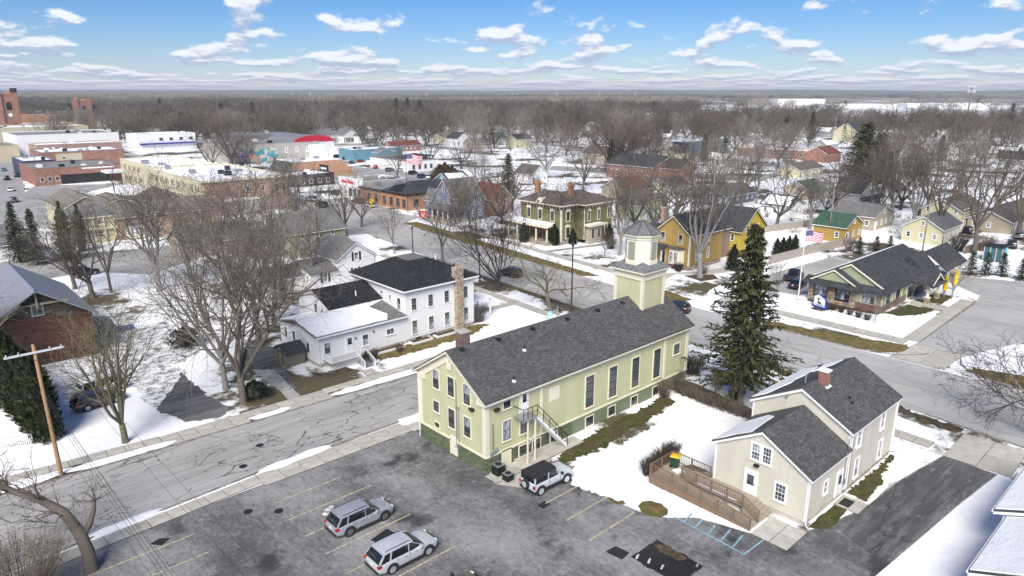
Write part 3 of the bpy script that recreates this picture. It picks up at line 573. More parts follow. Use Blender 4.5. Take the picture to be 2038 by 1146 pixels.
# ================================================================== building kit
FACE = {'-y': 0, '+x': math.pi / 2, '+y': math.pi, '-x': -math.pi / 2}
class Bld:
 def __init__(s, name, label, cat, x, y, rz=0, local=False, group=None):
  s.root = thing(name, label, cat, (x, y, 0), rz, group); s.o = (0, 0) if local else (x, y)
 def put(s, name, m, mat, parent=None, smooth=False):
  ox, oy = s.o; m.v = [(a - ox, b - oy, c) for a, b, c in m.v]
  return m.build(name, mat, parent or s.root, True, smooth)
 def box(s, name, mat, x0, x1, y0, y1, z0, z1, parent=None): return s.put(name, MB().box(x0, x1, y0, y1, z0, z1), mat, parent)
 def at(s, x, y, z): return (x - s.o[0], y - s.o[1], z)
 def win(s, x, y, z, face, w, h, casing='white_trim', sash='black', glass='glass', rows=2, cols=1, cw=.09, proud=.06, sub=None, name='window', sill=True):
  """window centred at x, y, z on a wall: casing ring > sash, panes"""
  loc = s.at(x, y, z); rz = FACE[face] if isinstance(face, str) else face
  def ring(m, w, h, t, y0, y1):
   m.box(-w / 2, w / 2, y0, y1, h / 2 - t, h / 2); m.box(-w / 2, w / 2, y0, y1, -h / 2, -h / 2 + t)
   m.box(-w / 2, -w / 2 + t, y0, y1, -h / 2 + t, h / 2 - t); m.box(w / 2 - t, w / 2, y0, y1, -h / 2 + t, h / 2 - t)
  def cas(m):
   ring(m, w, h, cw, -proud, .03)
   if sill: m.box(-w / 2 - .05, w / 2 + .05, -proud - .05, -proud + .001, -h / 2 - .03, -h / 2 + .04)
  key = (w, h, cw, proud, casing, sill); o = shared(('cas',) + key, name, casing, cas, s.root, loc, rz)
  iw, ih = w - 2 * cw, h - 2 * cw; st = min(.06, iw * .12)
  def sas(m):
   ring(m, iw, ih, st, -proud * .55, .028)
   for r in range(1, rows): zz = -ih / 2 + ih * r / rows; m.box(-iw / 2 + st, iw / 2 - st, -proud * .5, .026, zz - st * .45, zz + st * .45)
   for c in range(1, cols): xx = -iw / 2 + iw * c / cols; m.box(xx - st * .3, xx + st * .3, -proud * .42, .024, -ih / 2 + st, ih / 2 - st)
   if sub:
    for r in range(1, sub[1]):
     zz = -ih / 2 + ih * r / sub[1]
     m.box(-iw / 2 + st, iw / 2 - st, -proud * .38, .02, zz - .014, zz + .014)
    for c in range(1, sub[0]):
     xx = -iw / 2 + iw * c / sub[0]; m.box(xx - .014, xx + .014, -proud * .4, .022, -ih / 2 + st, ih / 2 - st)
  shared(('sash',) + key + (rows, cols, sub, sash), 'sash', sash, sas, o, (0, 0, 0))
  pw, ph = iw / cols, ih / rows
  for r in range(rows):
   for c in range(cols):
    gm = glass if isinstance(glass, str) else glass[(r * cols + c) % len(glass)]
    shared(('pane', pw, ph, gm, proud), 'pane', gm, lambda m: m.box(-pw / 2, pw / 2, -proud * .2, .018, -ph / 2, ph / 2), o, (-iw / 2 + pw * (c + .5), 0, -ih / 2 + ph * (r + .5)))
  return o
 def door(s, x, y, z0, face, w, h, mat='white_trim', casing='white_trim', lite=None, knob=True):
  loc = s.at(x, y, z0); rz = FACE[face] if isinstance(face, str) else face
  def fn(m):
   m.box(-w / 2, w / 2, -.05, .03, 0, h)
   for zz in ((.15, .42), (.5, .92)): 
    for sx in (-1, 1): m.box(sx * w * .24 - w * .17, sx * w * .24 + w * .17, -.062, -.049, h * zz[0], h * zz[1])
  o = shared(('door', w, h, mat), 'door', mat, fn, s.root, loc, rz)
  def cas(m): m.box(-w / 2 - .11, -w / 2, -.07, .03, 0, h + .11); m.box(w / 2, w / 2 + .11, -.07, .03, 0, h + .11); m.box(-w / 2, w / 2, -.07, .03, h, h + .11)
  shared(('dcas', w, h, casing), 'door_frame', casing, cas, o, (0, 0, 0))
  if lite: shared(('lite', w, h, lite), 'pane', 'glass', lambda m: m.box(-w * lite[0] / 2, w * lite[0] / 2, -.072, -.04, h * lite[1], h * lite[2]), o, (0, 0, 0))
  if knob: shared(('knob',), 'handle', 'steel', lambda m: m.box(-.03, .03, -.11, -.05, -.06, .06), o, (w * .4, 0, 1.0))
  return o
 def gable(s, x0, x1, y0, y1, z0, eave, ridge, axis, wall, roof, oh=.35, rake=.3, t=.16, trim='white_trim', tw=.2, mid=None, rname='roof', ends=(1, 1)):
  """walls with two gables under a ridged roof; returns the roof"""
  if axis == 'y': tr = lambda a, b, z: (b, a, z)
  else: tr = lambda a, b, z: (a, b, z)
  a0, a1, b0, b1 = (x0, x1, y0, y1) if axis == 'x' else (y0, y1, x0, x1)
  bm_ = (b0 + b1) / 2 if mid is None else mid
  sl0 = (ridge - eave) / (bm_ - b0); sl1 = (ridge - eave) / (b1 - bm_)
  w = MB().prism([tr(a0, b0, z0), tr(a0, b1, z0), tr(a0, b1, eave - .02), tr(a0, bm_, ridge - .02), tr(a0, b0, eave - .02)], Vector(tr(a1 - a0, 0, 0)))
  s.put('wall', w, wall)
  L0, R0 = a0 - rake * ends[0], a1 + rake * ends[1]
  prof = [(b0 - oh, eave - sl0 * oh + t), (bm_, ridge + t), (b1 + oh, eave - sl1 * oh + t), (b1 + oh, eave - sl1 * oh), (bm_, ridge), (b0 - oh, eave - sl0 * oh)]
  r = s.put(rname, MB().prism([tr(L0, b, z) for b, z in prof], Vector(tr(R0 - L0, 0, 0))), roof)
  if trim:
   m = MB()
   for e, a, d in ((ends[0], L0 + .01, .05), (ends[1], R0 - .01, -.05)):
    if not e: continue
    pr = [(b0 - oh + .01, eave - sl0 * oh - .005), (bm_, ridge - .005), (b1 + oh - .01, eave - sl1 * oh - .005), (b1 + oh - .01, eave - sl1 * oh - tw), (bm_, ridge - tw - .03), (b0 - oh + .01, eave - sl0 * oh - tw)]
    for q in ((0, 1, 4, 5), (1, 2, 3, 4)): m.prism([tr(a, *pr[k]) for k in q], Vector(tr(d, 0, 0)))
   for b, sg, sl in ((b0 - oh, 1, sl0), (b1 + oh, -1, sl1)):
    q0 = tr(L0 + .07, b + sg * .012, eave - sl * oh - .17); q1 = tr(R0 - .07, b + sg * .05, eave - sl * oh + .1)
    m.box(min(q0[0], q1[0]), max(q0[0], q1[0]), min(q0[1], q1[1]), max(q0[1], q1[1]), q0[2], q1[2])
   s.put('roof_trim', m, trim)
  return r
 def hip(s, x0, x1, y0, y1, eave, top, roof, oh=.45, inset=None, flat=None, t=.18, trim='white_trim', name='roof', parent=None):
  """hipped roof; flat = (x0, x1, y0, y1) of a level top, or a ridge"""
  X0, X1, Y0, Y1 = x0 - oh, x1 + oh, y0 - oh, y1 + oh
  if flat is None:
   if X1 - X0 >= Y1 - Y0: i = (Y1 - Y0) / 2 if inset is None else inset; flat = (X0 + i, X1 - i, (Y0 + Y1) / 2 - .01, (Y0 + Y1) / 2 + .01)
   else: i = (X1 - X0) / 2 if inset is None else inset; flat = ((X0 + X1) / 2 - .01, (X0 + X1) / 2 + .01, Y0 + i, Y1 - i)
  a, b, c, d = flat
  m = MB().add([(X0, Y0, eave), (X1, Y0, eave), (X1, Y1, eave), (X0, Y1, eave), (X0, Y0, eave + t), (X1, Y0, eave + t), (X1, Y1, eave + t), (X0, Y1, eave + t), (a, c, top), (b, c, top), (b, d, top), (a, d, top)],
      [(3, 2, 1, 0), (0, 1, 5, 4), (1, 2, 6, 5), (2, 3, 7, 6), (3, 0, 4, 7), (4, 5, 9, 8), (5, 6, 10, 9), (6, 7, 11, 10), (7, 4, 8, 11), (8, 9, 10, 11)])
  r = s.put(name, m, roof, parent)
  if trim:
   m = MB(); e = .02
   m.box(X0 - e, X1 + e, Y0 - e, Y0 + .04, eave - .06, eave + t - .03); m.box(X0 - e, X1 + e, Y1 - .04, Y1 + e, eave - .06, eave + t - .03)
   m.box(X0 - e, X0 + .04, Y0 + .04, Y1 - .04, eave - .06, eave + t - .03); m.box(X1 - .04, X1 + e, Y0 + .04, Y1 - .04, eave - .06, eave + t - .03)
   s.put('roof_trim', m, trim)
  return r
 def shed(s, name, pts, roof, t=.14, parent=None): return s.put(name, MB().slab(pts, t), roof, parent)
 def snow(s, pts, seed=1, t=.07, jit=.25, step=.5, parent=None, lift=.012):
  """snow lying on a roof face (pts on the roof's surface)"""
  rg = random.Random(seed); p = [Vector(q) for q in pts]; cen = sum(p, Vector()) / len(p); out = []
  for i, a in enumerate(p):
   b = p[(i + 1) % len(p)]; k = max(1, int((b - a).length / step))
   for j in range(k):
    q = a.lerp(b, j / k); d = (cen - q); d.normalize()
    out.append(q + d * max(0, jit * (.5 + noise.noise(Vector((q.x * .7, q.y * .7, seed)))) + rg.uniform(0, .3) * jit))
  nn = (p[1] - p[0]).cross(p[2] - p[1]).normalized()
  if nn.z < 0: nn = -nn
  return s.put('snow_cover', MB().prism([q + nn * lift for q in out], nn * t), 'snow', parent)
 def chimney(s, x, y, w, d, z0, z1, mat='chimney_brick', cap='concrete', parent=None):
  c = s.box('chimney', mat, x - w / 2, x + w / 2, y - d / 2, y + d / 2, z0, z1, parent)
  s.box('chimney_cap', cap, x - w / 2 - .07, x + w / 2 + .07, y - d / 2 - .07, y + d / 2 + .07, z1 + .002, z1 + .12, c if parent is None else parent); return c
 def stones(s, name, plane, c, u0, u1, z0, z1, mat, h=(.18, .34), w=(.25, .6), depth=.07, skip=(), seed=3, sgn=-1, parent=None):
  """a wall face of single fieldstones with recessed joints, plane 'x' or 'y' at c"""
  rg = random.Random(seed); m = MB(); z = z0
  while z < z1 - .05:
   hh = min(rg.uniform(*h), z1 - z); u = u0
   while u < u1 - .05:
    ww = min(rg.uniform(*w), u1 - u); g = .018; a0, a1, b0, b1 = u + g, u + ww - g, z + g, z + hh - g
    if a1 - a0 > .05 and b1 - b0 > .04 and not any(a1 > q[0] and a0 < q[1] and b1 > q[2] and b0 < q[3] for q in skip):
     dd = depth * rg.uniform(.55, 1.15); i = .035
     j = lambda: rg.uniform(-.02, .02)
     pts = [(a0, b0, 0), (a1, b0, 0), (a1, b1, 0), (a0, b1, 0), (a0 + i + j(), b0 + i * .7, dd), (a1 - i + j(), b0 + i * .7, dd), (a1 - i, b1 - i * .7 + j() * .4, dd), (a0 + i, b1 - i * .7, dd)]
     V = [(c + sgn * q[2], q[0], q[1]) if plane == 'x' else (q[0], c + sgn * q[2], q[1]) for q in pts]
     m.add(V, [(4, 5, 6, 7), (0, 1, 5, 4), (1, 2, 6, 5), (2, 3, 7, 6), (3, 0, 4, 7)])
    u += ww
   z += hh
  o = s.put(name, m, mat, parent); tag(o, kind='stuff'); return o
def split(b, name, m, mat, parent=None, k=1):
 """boxes collected in m become parts of their own, k boxes each"""
 F = [(3, 2, 1, 0), (4, 5, 6, 7), (0, 1, 5, 4), (1, 2, 6, 5), (2, 3, 7, 6), (3, 0, 4, 7)]
 for i in range(0, len(m.v), 8 * k):
  q = MB()
  for j in range(k): q.add(m.v[i + 8 * j:i + 8 * j + 8], F)
  b.put(name, q, mat, parent)
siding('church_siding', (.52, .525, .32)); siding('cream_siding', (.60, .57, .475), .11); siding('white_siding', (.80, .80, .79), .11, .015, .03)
shingle('charcoal_shingle', (.078, .078, .079), (.145, .143, .142)); shingle('black_shingle', (.020, .021, .024), (.050, .052, .058), speck=(.09, .09, .1))
shingle('grey_shingle', (.16, .158, .155), (.26, .255, .25)); shingle('brown_shingle', (.12, .10, .088), (.20, .17, .15)); shingle('dark_shingle', (.045, .047, .052), (.095, .097, .105))
shingle('tan_shingle', (.21, .185, .155), (.31, .28, .24)); shingle('tower_shingle', (.15, .15, .158), (.28, .28, .285), w=.22, h=.13); shingle('red_shingle', (.17, .055, .045), (.26, .09, .07)); shingle('green_shingle', (.05, .10, .07), (.08, .16, .11))
brickm('chimney_brick', (.25, .075, .045)); brickm('red_brick', (.30, .105, .06)); brickm('pink_brick', (.46, .27, .19)); brickm('orange_brick', (.44, .20, .085)); brickm('brown_brick', (.24, .14, .09)); brickm('dark_brick', (.13, .045, .035))
objcol('church_block', ((.10, .125, .07), (.16, .19, .11))); plain('church_plinth', (.17, .21, .125), .8, .2); plain('mortar', (.09, .10, .07), .95, .2)
islands('field_stone', ((.52, .42, .30), (.40, .30, .20), (.62, .55, .44), (.30, .23, .17), (.48, .36, .25), (.25, .22, .2)))
islands('pale_stone', ((.48, .40, .31), (.40, .31, .23), (.54, .47, .38), (.33, .25, .19), (.46, .35, .26)))
islands('stone_base', ((.40, .37, .32), (.28, .25, .21), (.50, .46, .40), (.22, .2, .18)))
n_ = NB('leaded_glass'); v_ = n_.N.new('ShaderNodeTexVoronoi'); n_.L.new(n_.map(scale=(1, 1, .6)), v_.inputs['Vector']); v_.inputs['Scale'].default_value = 7
n_.done('leaded_glass', n_.mix(.93, v_.outputs['Color'], (.05, .055, .06)), .15, 0, .5)
# ------------------------------------------------------------------ the green church
def church():
 b = Bld('church', 'pale green clapboard church with dark roof and square bell tower at the street corner', 'church', 35.3, 41.7)
 X0, X1, Y0, Y1, E, RG = 35.3, 65.3, 41.7, 51.3, 7.1, 10.15; YM = 46.5
 f = b.box('foundation', 'mortar', X0, X1, Y0, Y1, -.3, 1.5)
 b.box('plinth_facing', 'church_plinth', 46.2, X1 + .03, Y0 - .05, Y0 - .002, -.2, 1.5, f)
 # rock-faced blocks, one by one
 def blk(m):
  w, h, d = .2, .118, .075
  m.add([(-w, 0, -h), (w, 0, -h), (w, 0, h), (-w, 0, h), (-w + .04, -d, -h + .035), (w - .05, -d, -h + .03), (w - .035, -d, h - .035), (-w + .045, -d, h - .03)], [(4, 5, 6, 7), (0, 1, 5, 4), (1, 2, 6, 5), (2, 3, 7, 6), (3, 0, 4, 7)])
 sk1 = [(45.6, 46.65, 0, 2)]; sk2 = [(37.1, 38.2, 0, 2), (39.0, 40.3, 0, 2), (40.7, 42.0, 0, 2), (43.0, 44.2, 0, 2)]
 for r_ in range(6):
  z = .125 + r_ * .25; off = .21 * (r_ % 2)
  for k in range(23):
   y = Y0 + .21 + k * .42 + off
   if y < Y1 - .15 and not any(a < y + .2 and c > y - .2 for a, c, *_ in sk1): shared(('cblk',), 'block', 'church_block', blk, f, b.at(X0, y, z), -math.pi / 2)
  for k in range(26):
   x = X0 + .21 + k * .42 + off
   if x < 46.05 and not any(a < x + .2 and c > x - .2 for a, c, *_ in sk2): shared(('cblk',), 'block', 'church_block', blk, f, b.at(x, Y0, z))
 roof = b.gable(X0 + .001, X1, Y0 + .001, Y1, 1.5, E, RG, 'x', 'church_siding', 'charcoal_shingle', .5, .45, .14, 'cream_trim', .16)
 T = 'cream_trim'
 # trim: corner boards, frieze, water table, raking frieze, cornice returns
 m = MB()
 for x, y, sx, sy in ((X0, Y0, -1, -1), (X0, Y1, -1, 1), (X1, Y0, 1, -1)):
  m.box(x - .07 if sx < 0 else x - .38, x + .38 if sx < 0 else x + .07, y - .07 if sy < 0 else y, y if sy < 0 else y + .07, 1.66, 6.25)
  m.box(x - .07 if sx < 0 else x, x if sx < 0 else x + .07, y if sy < 0 else y - .38, y + .38 if sy < 0 else y, 1.66, 6.25)
 m.box(X0 - .09, X1 + .09, Y0 - .10, Y0 - .001, 1.5, 1.655); m.box(X0 - .10, X0 - .001, Y0 + .002, Y1 + .05, 1.5, 1.655)
 split(b, 'corner_board', m, T)
 b.put('frieze', MB().box(X0 - .11, X1 + .11, Y0 - .12, Y0 - .001, 6.25, 6.93).box(X0 - .06, X1 + .06, Y0 - .22, Y0 - .121, 6.62, 6.86), T)
 m = MB(); sl = (RG - E) / (YM - Y0)
 for sg, ya, yb in ((1, Y0 - .1, YM), (-1, Y1 + .1, YM)):
  za, zb = E + sl * abs(ya - (Y0 if sg > 0 else Y1)) * -1, RG
  m.prism([(X0 - .09, ya, za - .1), (X0 - .09, yb, zb - .1), (X0 - .09, yb, zb - .95), (X0 - .09, ya + sg * .5, za + sl * .5 - .95)], (.088, 0, 0))
 m.box(X0 - .16, X0 - .001, Y0 - .12, Y0 + 1.0, 6.3, 6.78); m.box(X0 - .16, X0 - .001, Y1 - 1.0, Y1 + .12, 6.3, 6.78)
 m.box(X0 - .14, X0 - .092, YM - .32, YM + .32, 8.35, 9.1)
 b.put('gable_frieze', m, T)
 split(b, 'pilaster', MB().box(41.85, 42.13, Y0 - .06, Y0 - .001, 1.66, 6.25).box(60.75, 61.1, Y0 - .06, Y0 - .001, 1.66, 6.25), T)
 for y, z0, z1, w in ((48.63, 5.8, 7.75, 1.06), (46.4, 5.75, 7.72, 1.06), (44.16, 5.7, 7.7, 1.06), (48.68, 3.45, 4.65, 1.0), (46.41, 2.65, 4.66, 1.06), (44.17, 2.6, 4.62, 1.06)):
  b.win(X0, y, (z0 + z1) / 2, '-x', w, z1 - z0, T, 'black', ('glass', 'curtain_glass') if y < 45 or z0 > 5 and y > 48 else 'glass', 2, 1)
 b.win(X0, 48.62, 2.2, '-x', .85, .65, T, 'black', 'glass', 1, 1)
 d = b.door(X0 - .03, 46.12, .15, '-x', .85, 1.65, T, T); 
 b.win(37.73, Y0, 6.1, '-y', 1.02, 1.3, T, 'black', 'glass', 2)
 b.win(37.70, Y0, 3.42, '-y', 1.08, 2.05, T, 'black', ('curtain_glass', 'curtain_glass'), 2); b.win(39.73, Y0, 3.3, '-y', 1.0, 1.9, T, 'black', ('glass', 'curtain_glass'), 2)
 b.door(39.79, Y0 - .03, 4.52, '-y', .9, 2.1, 'white_trim', T, (.5, .45, .9)); b.door(37.64, Y0 - .03, .02, '-y', .9, 1.5, T, T, None, False)
 for x, w, z0, z1 in ((39.66, 1.15, .1, 1.38), (41.35, 1.15, .1, 1.38), (43.63, 1.05, .1, 1.3), (48.7, 1.3, .1, 1.25), (52.1, 1.25, .1, 1.25), (55.8, 1.2, .1, 1.25), (59.55, 1.2, .1, 1.25)):
  b.win(x, Y0 - .05, (z0 + z1) / 2, '-y', w, z1 - z0, T, 'black', 'glass', 2, 2, .1, .06)
 for x in (48.65, 52.18, 55.84, 59.56): b.win(x, Y0, 3.85, '-y', 1.42, 3.5, T, 'black', ('leaded_glass', 'leaded_glass', 'leaded_glass', 'glass'), 4, 1, .12, .07)
 b.win(63.14, Y0, 4.6, '-y', 1.35, 1.42, T, 'black', 'leaded_glass', 1, 1, .13)
 b.box('blank_panel', T, 43.0, 44.33, Y0 - .05, Y0 - .001, 4.45, 5.78)
 for x, y, rz in ((X0, 43.4, -math.pi / 2), (36.45, Y0, 0)):
  shared(('flood',), 'wall_light', 'black', lambda m: m.box(-.28, .28, -.3, -.0, .04, .16).box(-.22, .22, -.26, -.02, -.06, .039), b.root, b.at(x, y, 5.55 if x == X0 else 5.75), rz)
 m = MB(); m.path([(X0 - .13, Y1 + .02, 6.6), (X0 - .13, Y1 + .02, .1)], [.05, .05], 6); b.put('downspout', m, 'white_trim')
 m = MB(); m.path([(X0 - .1, 45.62, 7.6), (X0 - .1, 45.62, 1.1)], [.045, .045], 6); m.path([(X0 - .12, 45.3, 5.0), (X0 - .12, 45.3, 1.2)], [.03, .03], 5); m.box(X0 - .2, X0 - .05, 45.15, 45.42, .95, 1.35); m.box(X0 - .16, X0 - .03, 45.2, 45.4, 4.95, 5.15); b.put('service_conduit', m, 'steel')
 m = MB()
 for i, x in enumerate((35.75, 36.05, 36.35)): m.lathe((x, Y0 - .16, 1.75 + .1 * i), [(.12, 0), (.14, .1), (.12, .24), (.06, .28)], 10); m.path([(x, Y0 - .1, 1.75), (x, Y0 - .1, .4)], [.03, .03], 5)
 b.put('electric_meter', m, 'steel')
 m = MB(); m.path([(36.05, Y0 - .08, 4.6), (36.05, Y0 - .08, 2.0)], [.03, .03], 5); b.put('cable', m, 'black')
 # roof furniture
 for x, y in ((36.34, 46.2), (40.57, 46.1), (44.97, 46.1), (49.8, 46.05), (54.39, 46.0), (58.5, 46.0)):
  z = E + .14 + (y - Y0) * sl
  b.put('roof_vent', MB().box(x - .2, x + .2, y - .32, y + .12, z - .12, z + .13), 'dark_metal', roof)
 for x, y in ((42.39, 44.44), (39.01, 42.2)):
  z = E + .14 + (y - Y0) * sl
  v = b.put('vent_pipe', MB().tube((x, y, z - .2), (x, y, z + .5), .055, n=8), 'black', roof); b.put('pipe_flashing', MB().lathe((x, y, z - .1), [(.24, 0), (.22, .1), (.08, .2)], 8), 'white_trim', roof)
 b.chimney(37.6, 47.5, .95, .95, 9.0, 11.1, 'dark_brick', 'concrete', roof)
 # tower: shaft, cornice, skirt roof, eight-sided belfry, cap
 tx0, tx1, ty0, ty1 = 60.26, 64.2, 44.55, 48.45; cx, cy = 62.23, 46.5
 t = b.box('tower', 'church_siding', tx0, tx1, ty0, ty1, 7.6, 12.75)
 m = MB(); w = .3
 for x, sx in ((tx0, -1), (tx1, 1)):
  for y, sy in ((ty0, -1), (ty1, 1)):
   m.box(min(x, x + sx * .06), max(x, x + sx * .06), min(y + sy * .06, y - sy * w), max(y + sy * .06, y - sy * w), 7.6, 12.3)
   m.box(min(x, x - sx * w), max(x, x - sx * w), min(y, y + sy * .06), max(y, y + sy * .06), 7.6, 12.3)
 split(b, 'tower_corner_board', m, T, t, 2)
 m = MB().box(tx0 - .1, tx1 + .1, ty0 - .1, ty1 + .1, 12.3, 12.95).box(tx0 - .28, tx1 + .28, ty0 - .28, ty1 + .28, 12.951, 13.12).box(tx0 - .44, tx1 + .44, ty0 - .44, ty1 + .44, 13.121, 13.3); b.put('tower_cornice', m, T, t)
 oc = lambda r, z, a0=22.5: [(cx + r * math.cos(R(a0 + 45 * i)), cy + r * math.sin(R(a0 + 45 * i)), z) for i in range(8)]
 def loft(m, rings):
  o = len(m.v)
  for rg_ in rings: m.v.extend(rg_)
  for k in range(len(rings) - 1):
   for i in range(8): m.f.append((o + k * 8 + i, o + k * 8 + (i + 1) % 8, o + k * 8 + 8 + (i + 1) % 8, o + k * 8 + 8 + i))
  m.f.append(tuple(range(o, o + 8))[::-1]); m.f.append(tuple(range(o + 8 * len(rings) - 8, o + 8 * len(rings)))); return m
 s_ = 2.42; h_ = 1.0
 m = MB().add([(cx - s_, cy - s_, 13.302), (cx + s_, cy - s_, 13.302), (cx + s_, cy + s_, 13.302), (cx - s_, cy + s_, 13.302), (cx - s_, cy - s_, 13.36), (cx + s_, cy - s_, 13.36), (cx + s_, cy + s_, 13.36), (cx - s_, cy + s_, 13.36), (cx - h_, cy - h_, 14.35), (cx + h_, cy - h_, 14.35), (cx + h_, cy + h_, 14.35), (cx - h_, cy + h_, 14.35)],
     [(3, 2, 1, 0), (0, 1, 5, 4), (1, 2, 6, 5), (2, 3, 7, 6), (3, 0, 4, 7), (4, 5, 9, 8), (5, 6, 10, 9), (6, 7, 11, 10), (7, 4, 8, 11), (8, 9, 10, 11)])
 b.put('skirt_roof', m, 'tower_shingle', t)
 k = 1.66 / math.cos(R(22.5))
 bf = b.put('belfry', loft(MB(), [oc(k + .1, 13.5), oc(k + .1, 14.25), oc(k, 14.3), oc(k, 16.55), oc(k + .12, 16.6), oc(k + .12, 16.85), oc(k + .34, 16.95), oc(k + .38, 17.15)]), T)
 cap = b.put('belfry_roof', loft(MB(), [oc(k + .42, 17.152), oc(k + .42, 17.2), oc(.08, 18.55)]), 'tower_shingle')
 m = MB()
 for i in range(8): a = R(22.5 + 45 * i); m.path([(cx + (k + .40) * math.cos(a), cy + (k + .40) * math.sin(a), 17.22), (cx + .1 * math.cos(a), cy + .1 * math.sin(a), 18.57)], [.085, .07], 5)
 b.put('ridge_cap', m, 'brown_shingle', cap)
 b.put('finial', MB().tube((cx, cy, 18.5), (cx, cy, 18.95), .035, .02, 6).box(cx - .5, cx + .5, cy - .02, cy + .02, 18.6, 18.64).tube((cx - .5, cy, 18.55), (cx - .5, cy, 18.85), .02, n=5), T, cap)
 plain('louver_green', (.30, .31, .26), .7, .1)
 def louv(m):
  m.box(-.40, .40, -.03, .02, -.93, .93)
  for i in range(13): z = -.84 + i * .14; m.add([(-.36, -.075, z - .045), (.36, -.075, z - .045), (.36, -.032, z + .06), (-.36, -.032, z + .06)], [(0, 1, 2, 3)])
  m.box(-.42, -.37, -.08, .0, -.93, .93); m.box(.37, .42, -.08, .0, -.93, .93); m.box(-.025, .025, -.08, .0, -.9, .9); m.box(-.42, .42, -.085, .0, .9, .98); m.box(-.42, .42, -.085, .0, -.98, -.9)
 for fc, dx, dy in (('-x', -1, 0), ('-y', 0, -1), ('+x', 1, 0), ('+y', 0, 1)):
  shared(('louv',), 'louver', 'louver_green', louv, bf, b.at(cx + dx * 1.665, cy + dy * 1.665, 15.35), FACE[fc])
 # outside stair to the upper door
 st = MB(); st.box(38.5, 40.2, 40.35, 41.68, 4.36, 4.5); b.put('stair_landing', st, 'steel')
 n = 20; m = MB()
 for i in range(n): x = 40.22 + i * .2; z = 4.36 - (i + 1) * .212; m.box(x, x + .22, 40.45, 41.25, z, z + .04)
 b.put('stair_tread', m, 'white_trim')
 for y in (40.42, 41.28):
  m = MB(); m.prism([(40.2, y, 4.5), (44.25, y, .22), (44.25, y, .0), (44.05, y, .0), (40.2, y, 4.18)], (0, .04, 0)); b.put('stair_stringer', m, 'white_trim')
 m = MB(); y = 40.4
 m.path([(40.2, y, 5.5), (44.2, y, 1.15)], [.04, .04], 6); m.path([(40.2, y, 5.0), (44.2, y, .65)], [.025, .025], 5)
 for i in range(6): x = 40.2 + i * .8; z = 4.5 - (x - 40.2) * 1.07; m.path([(x, y, z - .1), (x, y, z + 1.02)], [.035, .035], 6)
 m.path([(38.5, y, 5.5), (40.2, y, 5.5)], [.04, .04], 6); m.path([(38.5, y, 5.0), (40.2, y, 5.0)], [.025, .025], 5); m.path([(38.5, y, 5.5), (38.5, 41.65, 5.5)], [.04, .04], 6)
 for x in (38.5, 39.05, 39.6): m.path([(x, y, 4.4), (x, y, 5.5)], [.035, .035], 6)
 b.put('stair_railing', m, 'black')
 m = MB()
 for x in (39.2, 40.12): m.box(x - .06, x + .06, 40.5, 40.62, .02, 4.36)
 m.path([(39.2, 40.56, 2.7), (40.12, 40.56, 1.8)], [.03, .03], 4); m.path([(40.12, 40.56, 2.7), (39.2, 40.56, 1.8)], [.03, .03], 4); b.put('stair_post', m, T)
 m = MB()
 for i in range(4): m.box(36.95 + i * .32, 37.27 + i * .32, 40.05, 41.1, .02, .72 - i * .17)
 b.put('concrete_step', m, 'concrete')
 m = MB(); m.box(38.5, 43.6, 41.25, 41.6, .05, .3); b.put('window_well_kerb', m, 'concrete')
 return b
church()
def ac(x, y, s, h, label):
 o = thing('air_conditioner', label, 'air conditioner', (x, y, .09), 0, 'outdoor condenser units'); MB().box(-s, s, -s, s, .03, h - .05).build('casing', 'dark_metal', o)
 m = MB().box(-s - .02, s + .02, -s - .02, s + .02, h - .049, h); m.build('top_panel', 'steel', o)
 m = MB().lathe((0, 0, h), [(s * .72, 0), (s * .72, .03), (s * .62, .03), (s * .62, .005)], 16); m.build('fan_guard', 'dark_metal', o)
 m = MB()
 for i in range(4):
  for sx, sy in ((0, -1), (-1, 0)):
   u = -s * .8 + i * s * .53; m.box(*( (u, u + .03, -s - .03, -s - .001) if sy else (-s - .03, -s - .001, u, u + .03)), .06, h - .08)
 m.build('grille', 'black', o); MB().box(-s - .1, s + .1, -s - .1, s + .1, -.03, .029).build('pad', 'concrete', o)
ac(36.05, 40.95, .42, .95, 'tall dark condenser unit standing at the corner of the green church')
ac(36.0, 39.65, .36, .66, 'smaller dark condenser unit standing nearer the parked white off-roader')
